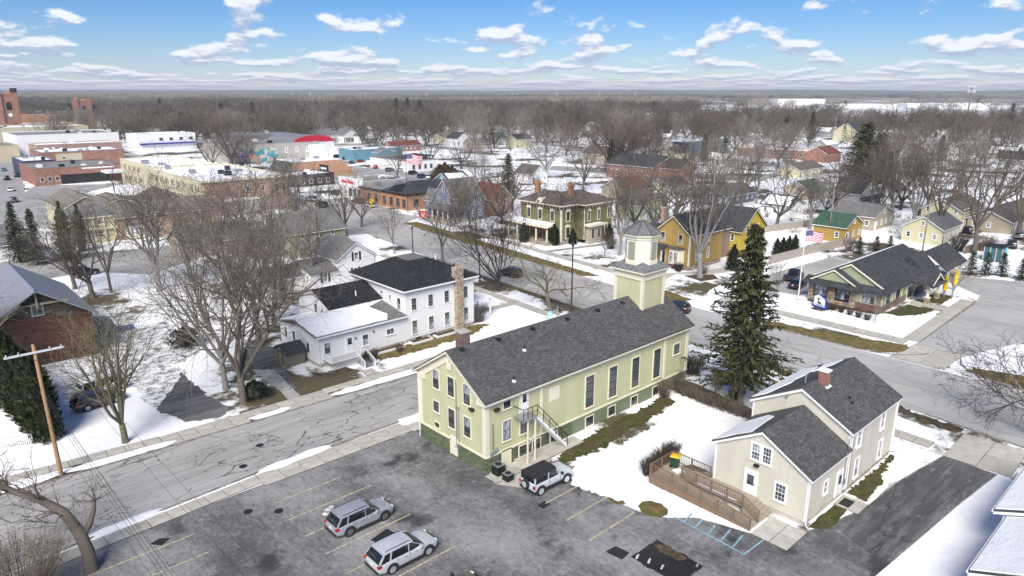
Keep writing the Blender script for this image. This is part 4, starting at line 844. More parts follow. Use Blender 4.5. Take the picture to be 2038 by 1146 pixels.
# ------------------------------------------------------------------ the cream house
def cream():
 b = Bld('cream_house', 'cream sided two-part house with dark gable roofs, brick chimney and wooden ramp', 'house', 48.2, 19.4)
 b.box('foundation', 'concrete', 48.25, 54.95, 19.45, 27.35, -.2, .45); b.box('foundation', 'mortar', 54.97, 64.9, 19.45, 27.9, -.2, .4)
 b.stones('foundation_stone', 'y', 19.45, 55, 64.85, -.1, .4, 'stone_base', (.16, .26), (.2, .45), .05)
 r1 = b.gable(48.2, 55.0, 19.4, 27.4, .4, 4.25, 6.55, 'x', 'cream_siding', 'charcoal_shingle', .3, .22, .13, 'white_trim', .2, ends=(1, 0))
 r2 = b.gable(55.0, 65.0, 19.38, 27.95, .38, 5.75, 8.1, 'x', 'cream_siding', 'charcoal_shingle', .28, .22, .13, 'white_trim', .22)
 W = 'white_trim'
 m = MB()
 for x, y in ((48.2, 19.4), (48.2, 27.4)): m.box(x - .03, x + .14, y - .03 if y < 20 else y - .14, y + .14 if y < 20 else y + .03, .4, 4.2)
 m.box(54.97, 55.11, 19.35, 19.5, .38, 5.7); m.box(54.97, 55.11, 27.84, 27.98, .38, 5.7); m.box(64.88, 65.03, 19.35, 19.5, .38, 5.7); split(b, 'corner_board', m, W)
 for y in (22.93, 23.87): b.win(48.2, y, 4.6, '-x', .9, 1.55, W, W, ('glass', 'curtain_glass') if y > 23 else 'glass', 2, 1, .09, .06, (3, 4))
 b.win(48.2, 21.57, 2.0, '-x', 1.06, 1.65, W, W, 'glass', 2, 1, .1, .06, (3, 4))
 d = b.door(48.2, 24.07, .75, '-x', .95, 2.05, W, W, (.6, .42, .85)); b.put('transom', MB().box(48.13, 48.199, 23.65, 24.5, 2.93, 3.15), 'glass', d)
 b.put('wall_light', MB().box(47.95, 48.19, 23.45, 23.85, 3.42, 3.6), 'black')
 b.win(51.25, 19.4, 2.2, '-y', .85, 1.25, W, W, 'curtain_glass', 2, 1, .12); b.door(53.75, 19.37, .45, '-y', .95, 2.1, W, W, (.5, .5, .88))
 for x, z in ((56.85, 4.6), (61.85, 4.5), (57.14, 1.65), (62.16, 1.55)): b.win(x, 19.38, z, '-y', 1.0, 1.95, W, W, 'curtain_glass', 2, 1, .13)
 for q in ([(55.2, 19.3, 5.6), (55.2, 19.3, .5)], [(48.15, 19.33, 4.1), (48.15, 19.33, .25), (47.9, 19.0, .2)], [(65.0, 19.3, 5.6), (65.0, 19.3, .4), (65.8, 18.9, .25)]): b.put('downspout', MB().path(q, [.05] * len(q), 6), W)
 m = MB(); m.box(54.45, 54.75, 19.25, 19.38, 1.1, 1.6); m.path([(54.6, 19.3, 1.6), (54.6, 19.3, 5.2)], [.03, .03], 5); m.path([(55.6, 19.3, .6), (55.6, 19.3, 5.0)], [.02, .02], 5); b.put('meter_box', m, 'steel')
 b.chimney(57.6, 23.1, .75, .75, 7.3, 9.1, 'chimney_brick', 'white_trim', r2)
 b.put('chimney_flashing', MB().slab([(57.15, 22.55, 7.72), (58.05, 22.55, 7.72), (58.05, 22.78, 7.86), (57.15, 22.78, 7.86)], .03), 'white_trim', r2)
 for x, y in ((58.6, 21.2), (58.2, 20.8)): z = 5.88 + (y - 19.38) * .548; b.put('roof_vent', MB().box(x - .1, x + .1, y - .1, y + .1, z - .1, z + .16), 'black', r2)
 b.put('vent_pipe', MB().tube((56.5, 24.2, 7.6), (56.5, 24.2, 8.7), .07, n=7), 'steel', r2)
 s1 = (6.55 - 4.25) / 4.0; s2 = (8.1 - 5.75) / 4.285
 z1 = lambda y: 4.38 + (27.4 - y) * s1; z2 = lambda y: 5.88 + (27.95 - y) * s2
 b.snow([(48.1, 27.6, z1(27.6)), (52.6, 27.6, z1(27.6)), (53.6, 25.6, z1(25.6)), (52.5, 24.7, z1(24.7)), (48.1, 24.3, z1(24.3))], 3, .06, .2, .4, r1)
 b.snow([(54.9, 28.15, z2(28.15)), (64.9, 28.15, z2(28.15)), (64.4, 26.4, z2(26.4)), (61.5, 26.0, z2(26.0)), (58, 26.1, z2(26.1)), (55.2, 26.8, z2(26.8))], 4, .07, .35, .4, r2)
 b.snow([(61.5, 25.9, z2(25.9)), (64.8, 26.2, z2(26.2)), (64.9, 24.4, z2(24.4)), (63.2, 24.5, z2(24.5))], 5, .05, .2, .3, r2)
 b.put('dryer_vent', MB().tube((54.9, 24.9, 7.0), (54.75, 24.9, 7.0), .1, n=8), 'steel')
cream()
m_ = MB().add([(-.6, -.42, 0), (.6, -.42, 0), (.6, .42, 0), (-.6, .42, 0), (-.5, -.34, .09), (.5, -.34, .09), (.5, .34, .09), (-.5, .34, .09)], [(3, 2, 1, 0), (4, 5, 6, 7), (0, 1, 5, 4), (1, 2, 6, 5), (2, 3, 7, 6), (3, 0, 4, 7)])
tag(m_.build('door_mat', 'black', None, loc=(53.8, 18.6, .075)), 'black rubber mat on the concrete pad at the side door', 'mat')
plain('wet_wood', (.20, .135, .085), .75, .3, 3); plain('grey_wood', (.33, .28, .22), .8, .3, 3)
def ramp():
 o = thing('wheelchair_ramp', 'brown wooden wheelchair ramp with slatted railings beside the cream house', 'ramp', (44.6, 21.8, 0)); OX, OY = 44.6, 21.8
 FL = .78
 def put(name, m, mat='wet_wood', parent=o): m.v = [(x - OX, y - OY, z) for x, y, z in m.v]; return m.build(name, mat, parent)
 # landing, outer sloping run, inner platform along the wall
 m = MB()
 for i in range(15): m.box(44.68, 47.9, 29.1 + i * .145, 29.235 + i * .145, FL - .05, FL)
 put('landing_deck', m, 'grey_wood')
 m = MB()
 for i in range(46):
  y0 = 22.0 + i * .154; za = .06 + (FL - .06) * i / 46; zb = .06 + (FL - .06) * (i + .9) / 46
  m.add([(44.68, y0, za), (46.0, y0, za), (46.0, y0 + .14, zb), (44.68, y0 + .14, zb), (44.68, y0, za - .04), (46.0, y0, za - .04), (46.0, y0 + .14, zb - .04), (44.68, y0 + .14, zb - .04)], [(0, 1, 2, 3), (0, 4, 5, 1), (0, 3, 7, 4), (1, 5, 6, 2)])
 put('ramp_deck', m, 'grey_wood')
 m = MB()
 for i in range(38): y0 = 23.5 + i * .147; m.box(46.15, 48.15, y0, y0 + .137, FL - .05, FL - .001)
 put('platform_deck', m, 'grey_wood')
 m = MB(); m.prism([(44.62, 22.0, .02), (44.62, 31.3, .02), (44.62, 31.3, FL - .06), (44.62, 29.1, FL - .06), (44.62, 22.0, .05)], (.045, 0, 0)); m.box(44.67, 47.9, 31.26, 31.3, .02, FL - .06); m.prism([(46.06, 22.0, .02), (46.06, 29.1, .02), (46.06, 29.1, FL - .06), (46.06, 22.0, .04)], (.04, 0, 0)); put('skirt_board', m)
 m = MB()
 for i in range(5): m.box(46.2, 48.1, 22.0 + i * .3, 22.31 + i * .3, .02, .155 * (i + 1))
 put('stair_step', m, 'grey_wood')
 def rail(pts, key):
  L_ = 0
  tm = MB(); pm = MB()
  for si, (a, c) in enumerate(zip(pts, pts[1:])):
   a = Vector(a); c = Vector(c); d = c - a; n = max(1, int(d.length / .16)); k = max(1, round(d.length / 1.5)); s = Vector((-d.y, d.x, 0)).normalized() * .045
   for zz, th in ((1.0, .05), (.12, .07)): 
    p = [a + s, a - s, c - s, c + s] if zz > .5 else [a + s * .4, a - s * .4, c - s * .4, c + s * .4]
    tm.prism([q + Vector((0, 0, zz)) for q in p], (0, 0, th))
   for i in range(1 if si else 0, k + 1): p = a + d * i / k; pm.box(p.x - .05, p.x + .05, p.y - .05, p.y + .05, max(.0, p.z - .5), p.z + .995)
   for i in range(1, n):
    p = a + d * i / n
    shared(('balus',), 'baluster', 'wet_wood', lambda m: m.box(-.014, .014, -.014, .014, 0, .81), o, (p.x - OX, p.y - OY, p.z + .19))
  put('handrail', tm)
  for i in range(0, len(pm.v), 8): q = MB(); q.add(pm.v[i:i + 8], [(3, 2, 1, 0), (4, 5, 6, 7), (0, 1, 5, 4), (1, 2, 6, 5), (2, 3, 7, 6), (3, 0, 4, 7)]); put('railing_post', q)
 rail([(44.64, 22.0, .06), (44.64, 29.1, FL), (44.64, 31.25, FL), (47.9, 31.25, FL)], 1)
 rail([(46.1, 22.1, .0), (46.1, 23.5, FL), (46.1, 29.1, FL)], 2)
 rail([(47.95, 31.2, FL), (47.95, 27.5, FL)], 3)
 sn = MB(); sn.add([(44.9, 24.0, .30), (45.2, 24.0, .30), (45.25, 28.8, .83), (44.9, 28.8, .83)], [(0, 1, 2, 3)])
 m = MB(); m.prism([(46.22, 24.2, FL + .002), (46.5, 24.2, FL + .002), (46.45, 28.0, FL + .002), (46.2, 28.0, FL + .002)], (0, 0, .05)); put('snow_cover', m, 'snow')
 m = MB(); m.prism([(46.4, 29.7, FL + .002), (47.2, 29.6, FL + .002), (47.3, 30.2, FL + .002), (46.6, 30.4, FL + .002)], (0, 0, .06)); put('snow_cover', m, 'snow')
ramp()
m_ = MB(); plain('cart_green', (.02, .055, .03), .45, .15); plain('cart_yellow', (.68, .44, .02), .4, .1)
ct = thing('trash_cart', 'dark green wheeled trash cart with yellow lid on the wooden ramp landing', 'trash cart', (47.3, 30.6, .78), R(20))
MB().add([(-.25, -.3, .06), (.25, -.3, .06), (.25, .3, .06), (-.25, .3, .06), (-.31, -.38, 1.0), (.31, -.38, 1.0), (.31, .36, 1.0), (-.31, .36, 1.0)], [(3, 2, 1, 0), (4, 5, 6, 7), (0, 1, 5, 4), (1, 2, 6, 5), (2, 3, 7, 6), (3, 0, 4, 7)]).build('body', 'cart_green', ct)
MB().add([(-.35, -.43, 1.002), (.35, -.43, 1.002), (.35, .42, 1.002), (-.35, .42, 1.002), (-.35, -.43, 1.05), (.35, -.43, 1.05), (.35, .42, 1.06), (-.35, .42, 1.06), (-.27, -.3, 1.13), (.27, -.3, 1.13), (.27, .3, 1.15), (-.27, .3, 1.15)], [(3, 2, 1, 0), (0, 1, 5, 4), (1, 2, 6, 5), (2, 3, 7, 6), (3, 0, 4, 7), (4, 5, 9, 8), (5, 6, 10, 9), (6, 7, 11, 10), (7, 4, 8, 11), (8, 9, 10, 11)]).build('lid', 'cart_yellow', ct)
for sx in (-1, 1): MB().lathe((sx * .27, .3, .13), [(.13, -.04), (.13, .04)], 12, 'x').build('wheel', 'rubber', ct)
MB().tube((-.28, .44, .95), (.28, .44, .95), .025, n=6).build('handle', 'cart_green', ct)
# ================================================================== houses of the block and across the street
WT = 'white_trim'
def picket(b, pts, z, h, mat=WT, gap=.13, parent=None, key='pb'):
 tm = MB()
 for si, (a, c) in enumerate(zip(pts, pts[1:])):
  a = Vector((*a, z)); c = Vector((*c, z)); d = c - a; n = max(1, int(d.length / gap)); s = Vector((-d.y, d.x, 0)).normalized() * .04
  for zz in (h - .06, .08): tm.prism([q + Vector((0, 0, zz)) for q in (a + s, a - s, c - s, c + s)], (0, 0, .06))
  for i in range(1 if si else 0, n + 1):
   p = a + d * i / n; w = .05 if i in (0, n) else .018
   shared((key, w, h, mat), 'baluster' if w < .05 else 'railing_post', mat, lambda m: m.box(-w, w, -w, w, 0, h + (.08 if w == .05 else -.07)), b.root, b.at(p.x, p.y, p.z))
 b.put('handrail', tm, mat)
def white_house():
 b = Bld('white_house', 'white two-storey house with black hipped roof and tall stone chimney', 'house', 36.5, 74.0)
 X0, X1, Y0, Y1, E = 49.2, 60.7, 74.0, 87.0, 7.15
 b.box('foundation', 'stone_base', 36.6, 60.65, 74.05, 83, -.2, .55)
 b.box('wall', 'white_siding', X0, X1, Y0, Y1, .5, E)
 r = b.hip(X0, X1, Y0, Y1, E, 9.5, 'black_shingle', .55, None, (53.6, 57.2, 79.6, 83.4)); b.box('roof_deck', 'grey_shingle', 53.8, 57.0, 79.8, 83.2, 9.48, 9.6, r)
 m = MB(); m.tube((57.9, 79.0, 8.8), (57.9, 79.0, 9.9), .09, n=8); b.put('vent_pipe', m, WT, r); b.put('vent_pipe', MB().tube((56.5, 79.2, 9.0), (56.5, 79.2, 9.7), .07, n=8), 'black', r)
 for x in (50.5, 53.2, 55.9, 59.2):
  b.win(x, Y0, 5.15, '-y', .92, 1.8, WT, 'louver_green', ('glass', 'glass'), 2, 1, .07, .05, (2, 4)); b.win(x, Y0, 1.98, '-y', .92, 2.0, WT, 'louver_green', ('curtain_glass', 'glass'), 2, 1, .07, .05, (2, 4))
 for y, z, w, h in ((75.5, 5.1, .9, 1.8), (77.6, 5.6, .55, .8), (79.6, 5.9, .8, .5)): b.win(X0, y, z, '-x', w, h, WT, 'louver_green', ('curtain_glass', 'glass'), 2, 1, .07)
 c = b.box('chimney', 'pale_stone', 57.2, 58.5, 73.45, 73.98, .0, 6.4); b.box('chimney_stack', 'pale_stone', 57.25, 58.45, 73.5, 74.5, 6.4, 9.0, c)
 b.stones('chimney_stone', 'y', 73.45, 57.2, 58.5, .0, 8.95, 'pale_stone', (.16, .3), (.18, .42), .05, (), 5, -1, c); b.stones('chimney_stone', 'x', 57.2, 73.47, 73.97, .0, 8.95, 'pale_stone', (.16, .3), (.18, .3), .05, (), 6, -1, c)
 b.box('chimney_pot', 'pink_brick', 57.6, 58.1, 73.8, 74.2, 9.001, 9.4, c)
 for x in (51.0, 53.4): b.win(x, Y0, .32, '-y', .9, .42, 'steel', 'black', 'glass', 1, 1, .05, .05)
 # low wing with snow on its lean-to roof
 b.box('wing_wall', 'white_siding', 36.5, 49.18, 74.02, 79.6, .45, 3.85); b.put('wing_gable_wall', MB().prism([(36.5, 74.03, 3.85), (36.5, 79.6, 3.85), (36.5, 79.6, 4.55)], (12.65, 0, 0)), 'white_siding')
 rf = b.shed('wing_roof', [(36.15, 73.6, 3.95), (49.18, 73.6, 3.95), (49.18, 79.7, 4.8), (36.15, 79.7, 4.8)], 'grey_shingle', .14)
 b.snow([(36.2, 73.7, 3.97), (46.3, 73.75, 3.98), (47.2, 75.2, 4.18), (46.4, 78.4, 4.62), (49, 79.5, 4.775), (36.2, 79.6, 4.79)], 2, .1, .18, .5, rf)
 b.put('gutter', MB().box(36.1, 49.1, 73.48, 73.6, 3.78, 3.92), WT, rf)
 b.win(37.7, 74.02, 2.2, '-y', .85, 1.45, WT, 'black', ('glass', 'curtain_glass'), 2, 1, .07); b.door(40.75, 74.0, .95, '-y', .95, 2.05, WT, WT, (.6, .5, .9))
 b.win(43.0, 74.02, 2.0, '-y', 1.0, 1.6, WT, WT, ('curtain_glass', 'glass'), 2, 1, .07); b.win(46.7, 74.02, 2.25, '-y', 1.3, .95, WT, WT, 'glass', 1, 2, .07)
 b.win(36.5, 76.5, 1.9, '-x', .8, 1.4, WT, 'black', 'glass', 2, 1, .07)
 for x, z in ((41.6, 2.6), (44.2, 2.85)): b.box('wall_light', 'black', x - .07, x + .07, 73.86, 74.0, z - .12, z + .12)
 b.put('downspout', MB().path([(36.6, 73.93, 3.8), (36.6, 73.93, .3)], [.045, .045], 5), WT)
 # upper rear wing with black roof
 r3 = b.gable(41.3, 49.19, 79.75, 88.2, .4, 5.1, 6.75, 'x', 'white_siding', 'black_shingle', .3, .2, .13, WT, .16, ends=(1, 0))
 b.put('vent_pipe', MB().tube((46.0, 81.0, 5.4), (46.0, 81.0, 6.4), .09, n=8), WT, r3); b.put('roof_vent', MB().box(43.6, 44.2, 79.6, 79.74, 4.78, 5.05), 'pink_brick', r3)
 b.put('vent_pipe', MB().tube((47.0, 79.3, 4.2), (47.0, 79.3, 5.1), .05, n=6), 'black', r3)
 b.win(41.3, 81.6, 4.2, '-x', .6, 1.0, WT, 'black', 'glass', 2, 1, .06); b.win(41.3, 83.4, 4.4, '-x', .7, 1.3, WT, 'black', 'glass', 2, 1, .06)
 b.box('rear_wing_wall', 'white_siding', 37.1, 41.28, 79.62, 85.5, .3, 3.3); r4 = b.shed('rear_wing_roof', [(36.8, 79.82, 4.6), (41.28, 79.82, 4.6), (41.28, 85.8, 3.2), (36.8, 85.8, 3.2)], 'grey_shingle', .13); b.snow([(36.9, 79.9, 4.6), (41.2, 79.9, 4.6), (41.2, 85.6, 3.25), (36.9, 85.6, 3.25)], 9, .08, .12, .6, r4)
 for y in (81.5, 83.8): b.win(37.1, y, 2.0, '-x', .7, 1.4, WT, 'black', 'glass', 2, 1, .06)
 # back porch with steps, lattice, and front porch roof
 b.box('porch_deck', 'steel', 37.0, 41.7, 71.9, 73.98, .78, .92); picket(b, [(41.0, 71.95), (37.05, 71.95), (37.05, 73.9)], .92, .85)
 m = MB()
 for i in range(30): x = 37.1 + i * .15; m.add([(x, 71.93, .1), (x + .03, 71.93, .1), (x + .35, 71.93, .76), (x + .32, 71.93, .76)], [(0, 1, 2, 3)]); m.add([(x + .32, 71.94, .1), (x + .35, 71.94, .1), (x + .03, 71.94, .76), (x, 71.94, .76)], [(0, 1, 2, 3)])
 tag(b.put('lattice', m, WT), kind='stuff')
 for i in range(5): b.box('porch_step', 'steel', 40.55, 41.75, 71.9 - (i + 1) * .36, 71.9 - i * .36 - .005, .02, .78 - i * .17)
 for x in (40.45, 41.85):
  m = MB(); m.prism([(x - .05, 71.9, 1.65), (x - .05, 70.0, .85), (x - .05, 70.0, .78), (x - .05, 71.9, 1.58)], (.1, 0, 0)); m.box(x - .05, x + .05, 69.98, 70.08, .0, .9); b.put('stair_rail', m, WT)
  for i in range(7): yy = 70.2 + i * .26; shared(('pb', .018, .8, 'st'), 'baluster', WT, lambda m: m.box(-.018, .018, -.018, .018, 0, .72), b.root, b.at(x, yy, .15 + (yy - 70.1) * .42))
 b.box('porch_roof', WT, 60.72, 65.6, 75.5, 79.0, 2.75, 2.95); b.snow([(61.5, 75.6, 2.95), (65.5, 75.6, 2.95), (65.5, 78.9, 2.95), (61.5, 78.9, 2.95)], 4, .07, .1)
 for y in (75.8, 78.7): b.box('porch_post', WT, 65.2, 65.4, y - .1, y + .1, .1, 2.75)
 # planting boxes against the wall
 for x0, x1, y in ((43.8, 48.2, 73.05), (49.4, 52.6, 72.95), (53.4, 57.0, 72.9)):
  m = MB(); m.box(x0, x1, y - .08, y, 0, .3); m.box(x0, x0 + .08, y + .001, 73.95, 0, .3); m.box(x1 - .08, x1, y + .001, 73.95, 0, .3); k = b.put('planter_kerb', m, WT); b.box('planter_soil', 'mud', x0 + .081, x1 - .081, y + .001, 73.95, 0, .24, k)
white_house()
# garden shed beside it
sh = Bld('garden_shed', 'small olive garden shed with dark roof at the driveway end', 'shed', 33.6, 76.6)
plain('olive_panel', (.16, .155, .11), .8, .15)
sh.box('wall', 'olive_panel', 33.6, 36.1, 76.7, 79.6, 0, 1.7); sh.put('wall_gable', MB().prism([(33.62, 76.72, 1.7), (33.62, 79.58, 1.7), (33.62, 78.15, 2.5)], (2.46, 0, 0)), 'olive_panel')
sh.put('roof', MB().prism([(33.45, 76.5, 1.66), (33.45, 77.2, 2.3), (33.45, 78.15, 2.62), (33.45, 79.1, 2.3), (33.45, 79.8, 1.66), (33.45, 79.8, 1.58), (33.45, 78.15, 2.5), (33.45, 76.5, 1.58)], (2.8, 0, 0)), 'dark_shingle'); sh.door(33.6, 78.2, .05, '-x', 1.3, 1.6, 'olive_panel', 'black', None)
def shutters(b, x, y, z, face, w, h, mat='black'):
 rz = FACE[face]; d = (math.cos(rz), math.sin(rz))
 for sgn in (-1, 1):
  u = sgn * (w / 2 + .22); shared(('shut', h, mat), 'shutter', mat, lambda m: m.box(-.18, .18, -.05, .0, -h / 2, h / 2), b.root, b.at(x + d[0] * u, y + d[1] * u, z), rz)
def house2():
 b = Bld('white_cottage', 'white cottage with black shutters and fieldstone base behind the bare yard tree', 'house', 51, 103.6)
 b.box('foundation', 'stone_base', 51.1, 62.9, 104.1, 112, -.1, .9); b.stones('foundation_stone', 'y', 104.1, 51.1, 62.9, 0, .9, 'field_stone', (.2, .32), (.25, .5), .06)
 b.gable(56.0, 63.0, 104.0, 113.5, .9, 5.2, 7.6, 'y', 'white_siding', 'grey_shingle', .35, .35, .14); b.box('wing_wall', 'white_siding', 51.0, 55.98, 104.0, 110.5, .9, 3.6)
 r = b.shed('wing_roof', [(50.7, 103.6, 3.5), (55.98, 103.6, 3.5), (55.98, 108.5, 5.0), (50.7, 108.5, 5.0)], 'grey_shingle'); b.shed('wing_roof', [(50.7, 111, 3.5), (55.98, 111, 3.5), (55.98, 108.5, 5.02), (50.7, 108.5, 5.02)], 'grey_shingle')
 b.gable(44.5, 51, 106.5, 112.5, .2, 2.9, 4.3, 'x', 'white_siding', 'grey_shingle', .3, .3, .14)
 for x, z in ((59.3, 2.5), (59.6, 5.2), (53.6, 2.4)): b.win(x, 104.0, z, '-y', .95, 1.5, WT, WT, ('curtain_glass', 'glass')); shutters(b, x, 104.0, z, '-y', .95, 1.5)
 for y in (105.2, 107.0, 108.8): b.win(51.0, y, 2.4, '-x', .7, 1.4, WT, WT, 'glass'); 
 for y in (107.5, 110): b.win(44.5, y, 1.7, '-x', .8, 1.1, WT, WT, 'glass')
 b.box('porch_column', WT, 63.3, 63.5, 104.2, 104.4, 0, 4.6); b.box('porch_roof', WT, 63.01, 66, 104, 110, 4.6, 4.8)
house2()
def bank():
 b = Bld('bank', 'green and stone bank branch with dark gabled roof and entrance porch', 'bank', 109.3, 36.9)
 X0, X1, Y0, Y1, E = 109.3, 134.0, 36.9, 47.9, 3.25
 siding('sage_siding', (.36, .40, .26), .12); T = 'cream_trim'
 b.box('wall', 'sage_siding', X0, X1, Y0, Y1, 0, E); b.box('brick_base', 'dark_brick', X0 - .12, 119.2, Y0 - .12, Y0 - .001, 0, 1.0); b.box('brick_base', 'dark_brick', X0 - .12, X0 - .001, Y0, 40.6, 0, 1.0); b.box('brick_base', 'dark_brick', 123.5, X1 + .1, Y0 - .12, Y0 - .001, 0, 1.2)
 b.box('stone_bay', 'brown_brick', X0 - .5, X0 - .002, 40.7, Y1 + .05, 0, E - .05)
 b.stones('stone_facing', 'x', X0 - .5, 40.7, Y1, 0, E - .05, 'field_stone', (.16, .3), (.2, .5), .07, ((44.85, 47.05, .8, 3.05), (41.4, 43.6, .8, 3.05)), 8); b.stones('stone_facing', 'y', 40.7, X0 - .5, X0, 0, E - .05, 'field_stone', (.16, .3), (.2, .4), .05, (), 9)
 b.stones('stone_pier', 'x', X0 - .02, Y0, Y0 + .75, 1.0, E, 'field_stone', (.16, .3), (.2, .4), .06, (), 10)
 for y in (45.95, 42.52): b.win(X0 - .5, y, 1.93, '-x', 2.1, 2.2, 'black', 'black', ('glass', 'curtain_glass', 'glass', 'curtain_glass', 'curtain_glass', 'curtain_glass'), 2, 3, .06, .1)
 b.win(X0, 38.85, 2.1, '-x', 2.1, 2.3, T, 'black', ('curtain_glass', 'curtain_glass', 'glass', 'curtain_glass', 'curtain_glass', 'curtain_glass'), 2, 3, .1, .06)
 for x in (111.7, 115.6): b.win(x, Y0, 2.0, '-y', 1.9, 2.3, T, 'black', 'glass', 2, 2, .1)
 b.win(121.0, Y0, 1.4, '-y', 2.4, 2.7, T, 'black', 'glass', 3, 3, .1); b.win(127, Y0, 2.1, '-y', 1.6, 1.5, T, 'black', 'glass', 2, 2); b.win(130.6, Y0, 2.1, '-y', 1.6, 1.5, T, 'black', 'glass', 2, 2)
 m = MB()
 for x in (X0 - .04, 113.4, 117.3, 119.3, 123.0): m.box(x, x + .22, Y0 - .07, Y0 - .002, 1.001, E)
 split(b, 'pilaster', m, T)
 # main roof: ridge along the street side, two stepped gables to the road over a pent roof
 ym = 42.3; r = b.put('roof', MB().prism([(110.1, 36.1, 3.25), (110.1, ym, 6.75), (110.1, 48.5, 3.25), (110.1, 48.5, 3.05), (110.1, ym, 6.5), (110.1, 36.1, 3.05)], (21.2, 0, 0)), 'dark_shingle')
 b.put('gable_wall', MB().prism([(110.4, 37.4, 3.3), (110.4, ym, 6.48), (110.4, 47.2, 3.3)], (.1, 0, 0)), 'sage_siding')
 b.put('gable_trim', MB().prism([(110.05, 36.5, 3.24), (110.05, ym, 6.5), (110.05, ym, 6.25), (110.05, 37.0, 3.24)], (.06, 0, 0)).prism([(110.05, 48.1, 3.24), (110.05, ym, 6.5), (110.05, ym, 6.25), (110.05, 47.6, 3.24)], (.06, 0, 0)), T)
 y2 = 44.3; b.put('front_gable_roof', MB().prism([(109.0, 40.6, 3.55), (109.0, y2, 5.65), (109.0, 48.3, 3.4), (109.0, 48.3, 3.2), (109.0, y2, 5.42), (109.0, 40.6, 3.36)], (2.4, 0, 0)), 'dark_shingle')
 b.put('front_gable_wall', MB().prism([(109.25, 41.2, 3.5), (109.25, y2, 5.40), (109.25, 47.6, 3.5)], (.1, 0, 0)), 'sage_siding')
 b.put('front_gable_trim', MB().prism([(108.95, 40.7, 3.37), (108.95, y2, 5.42), (108.95, y2, 5.18), (108.95, 41.1, 3.37)], (.06, 0, 0)).prism([(108.95, 48.2, 3.18), (108.95, y2, 5.42), (108.95, y2, 5.18), (108.95, 47.7, 3.2)], (.06, 0, 0)), T)
 b.shed('pent_roof', [(107.8, 40.0, 2.95), (107.8, 48.8, 2.95), (110.3, 48.8, 3.65), (110.3, 40.0, 3.65)], 'dark_shingle', .16); b.shed('pent_roof', [(108.4, 36.0, 3.0), (108.4, 40.0, 3.0), (110.35, 40.0, 3.62), (110.35, 36.0, 3.62)], 'dark_shingle', .16)
 b.put('roof', MB().prism([(131.3, 34.9, 3.2), (131.3, 38.6, 6.0), (131.3, 42.5, 3.2), (131.3, 42.5, 3.0), (131.3, 38.6, 5.78), (131.3, 34.9, 3.0)], (11.0, 0, 0)), 'dark_shingle')
 b.put('roof', MB().prism([(125.0, 36.1, 3.25), (125.0, 39.0, 6.1), (125.0, 42, 3.25)], (6.28, 0, 0)), 'dark_shingle')
 b.snow([(110.2, 42.4, 6.72), (131.2, 42.4, 6.72), (131.2, 48.4, 3.35), (110.2, 48.4, 3.35)], 6, .08, .1, .8, r)
 # drive-through canopy posts and entrance porch
 for x in (135.0, 141.4):
  for y in (35.6, 41.8): b.box('canopy_post', T, x - .18, x + .18, y - .18, y + .18, 0, 3.0)
 b.put('porch_roof', MB().prism([(118.6, 33.2, 3.3), (121.9, 33.2, 4.9), (125.2, 33.2, 3.3), (125.2, 33.2, 3.1), (121.9, 33.2, 4.65), (118.6, 33.2, 3.1)], (0, 6.2, 0)), 'dark_shingle')
 b.put('porch_gable', MB().prism([(119.9, 33.5, 3.5), (121.9, 33.5, 4.62), (123.9, 33.5, 3.5)], (0, .1, 0)), 'sage_siding'); b.put('porch_gable_trim', MB().prism([(119.2, 33.15, 3.12), (121.9, 33.15, 4.72), (124.6, 33.15, 3.12), (124.2, 33.15, 3.12), (121.9, 33.15, 4.42), (119.6, 33.15, 3.12)], (0, .06, 0)), T)
 b.shed('porch_pent_roof', [(118.6, 32.9, 2.9), (125.2, 32.9, 2.9), (125.2, 34.2, 3.4), (118.6, 34.2, 3.4)], 'dark_shingle', .15)
 for x in (119.6, 124.2):
  k = b.box('porch_pier', 'brown_brick', x - .35, x + .35, 33.5, 34.2, 0, 1.0); b.box('pier_cap', T, x - .42, x + .42, 33.43, 34.27, 1.001, 1.12, k); b.box('porch_column', T, x - .17, x + .17, 33.68, 34.02, 1.121, 3.05)
  b.stones('pier_stone', 'y', 33.5, x - .35, x + .35, 0, 1.0, 'field_stone', (.16, .26), (.16, .3), .04, (), 20, -1, k); b.stones('pier_stone', 'x', x - .35, 33.52, 34.18, 0, 1.0, 'field_stone', (.16, .26), (.16, .3), .04, (), 21, -1, k)
bank()
plain('sign_blue', (.02, .065, .30), .45, .1); plain('sign_white', (.82, .83, .85), .45, .04)
bs = thing('bank_sign', 'low blue and white monument sign with dark emblem in front of the bank', 'sign', (105.2, 44.3, 0), R(-18))
MB().box(-.3, .3, -1.2, 1.2, .0, .3).build('base', 'sign_blue', bs); MB().prism([(-.22, -1.15, .301), (-.22, 1.15, .301), (-.22, 1.15, 1.7), (-.22, .2, 2.1), (-.22, -1.15, 1.55)], (.44, 0, 0)).build('panel', 'sign_blue', bs); MB().prism([(-.25, -1.12, .32), (-.25, .95, .32), (-.25, .95, 1.72), (-.25, .15, 2.05), (-.25, -1.12, 1.54)], (.028, 0, 0)).build('face', 'sign_white', bs)
em = MB(); em.prism([(-.27, -.15, 1.35), (-.27, .2, 1.7), (-.27, .3, 1.5), (-.27, .1, 1.1)], (.018, 0, 0)); em.build('emblem', 'black', bs)
MB().prism([(-.27, -.6, .7), (-.27, .15, .7), (-.27, .3, 1.0), (-.27, -.2, 1.05)], (.018, 0, 0)).build('emblem', 'black', bs); MB().prism([(-.275, -.95, .48), (-.275, .6, .48), (-.275, .6, .56), (-.275, -.95, .56)], (.02, 0, 0)).build('emblem_stripe', 'sign_blue', bs)
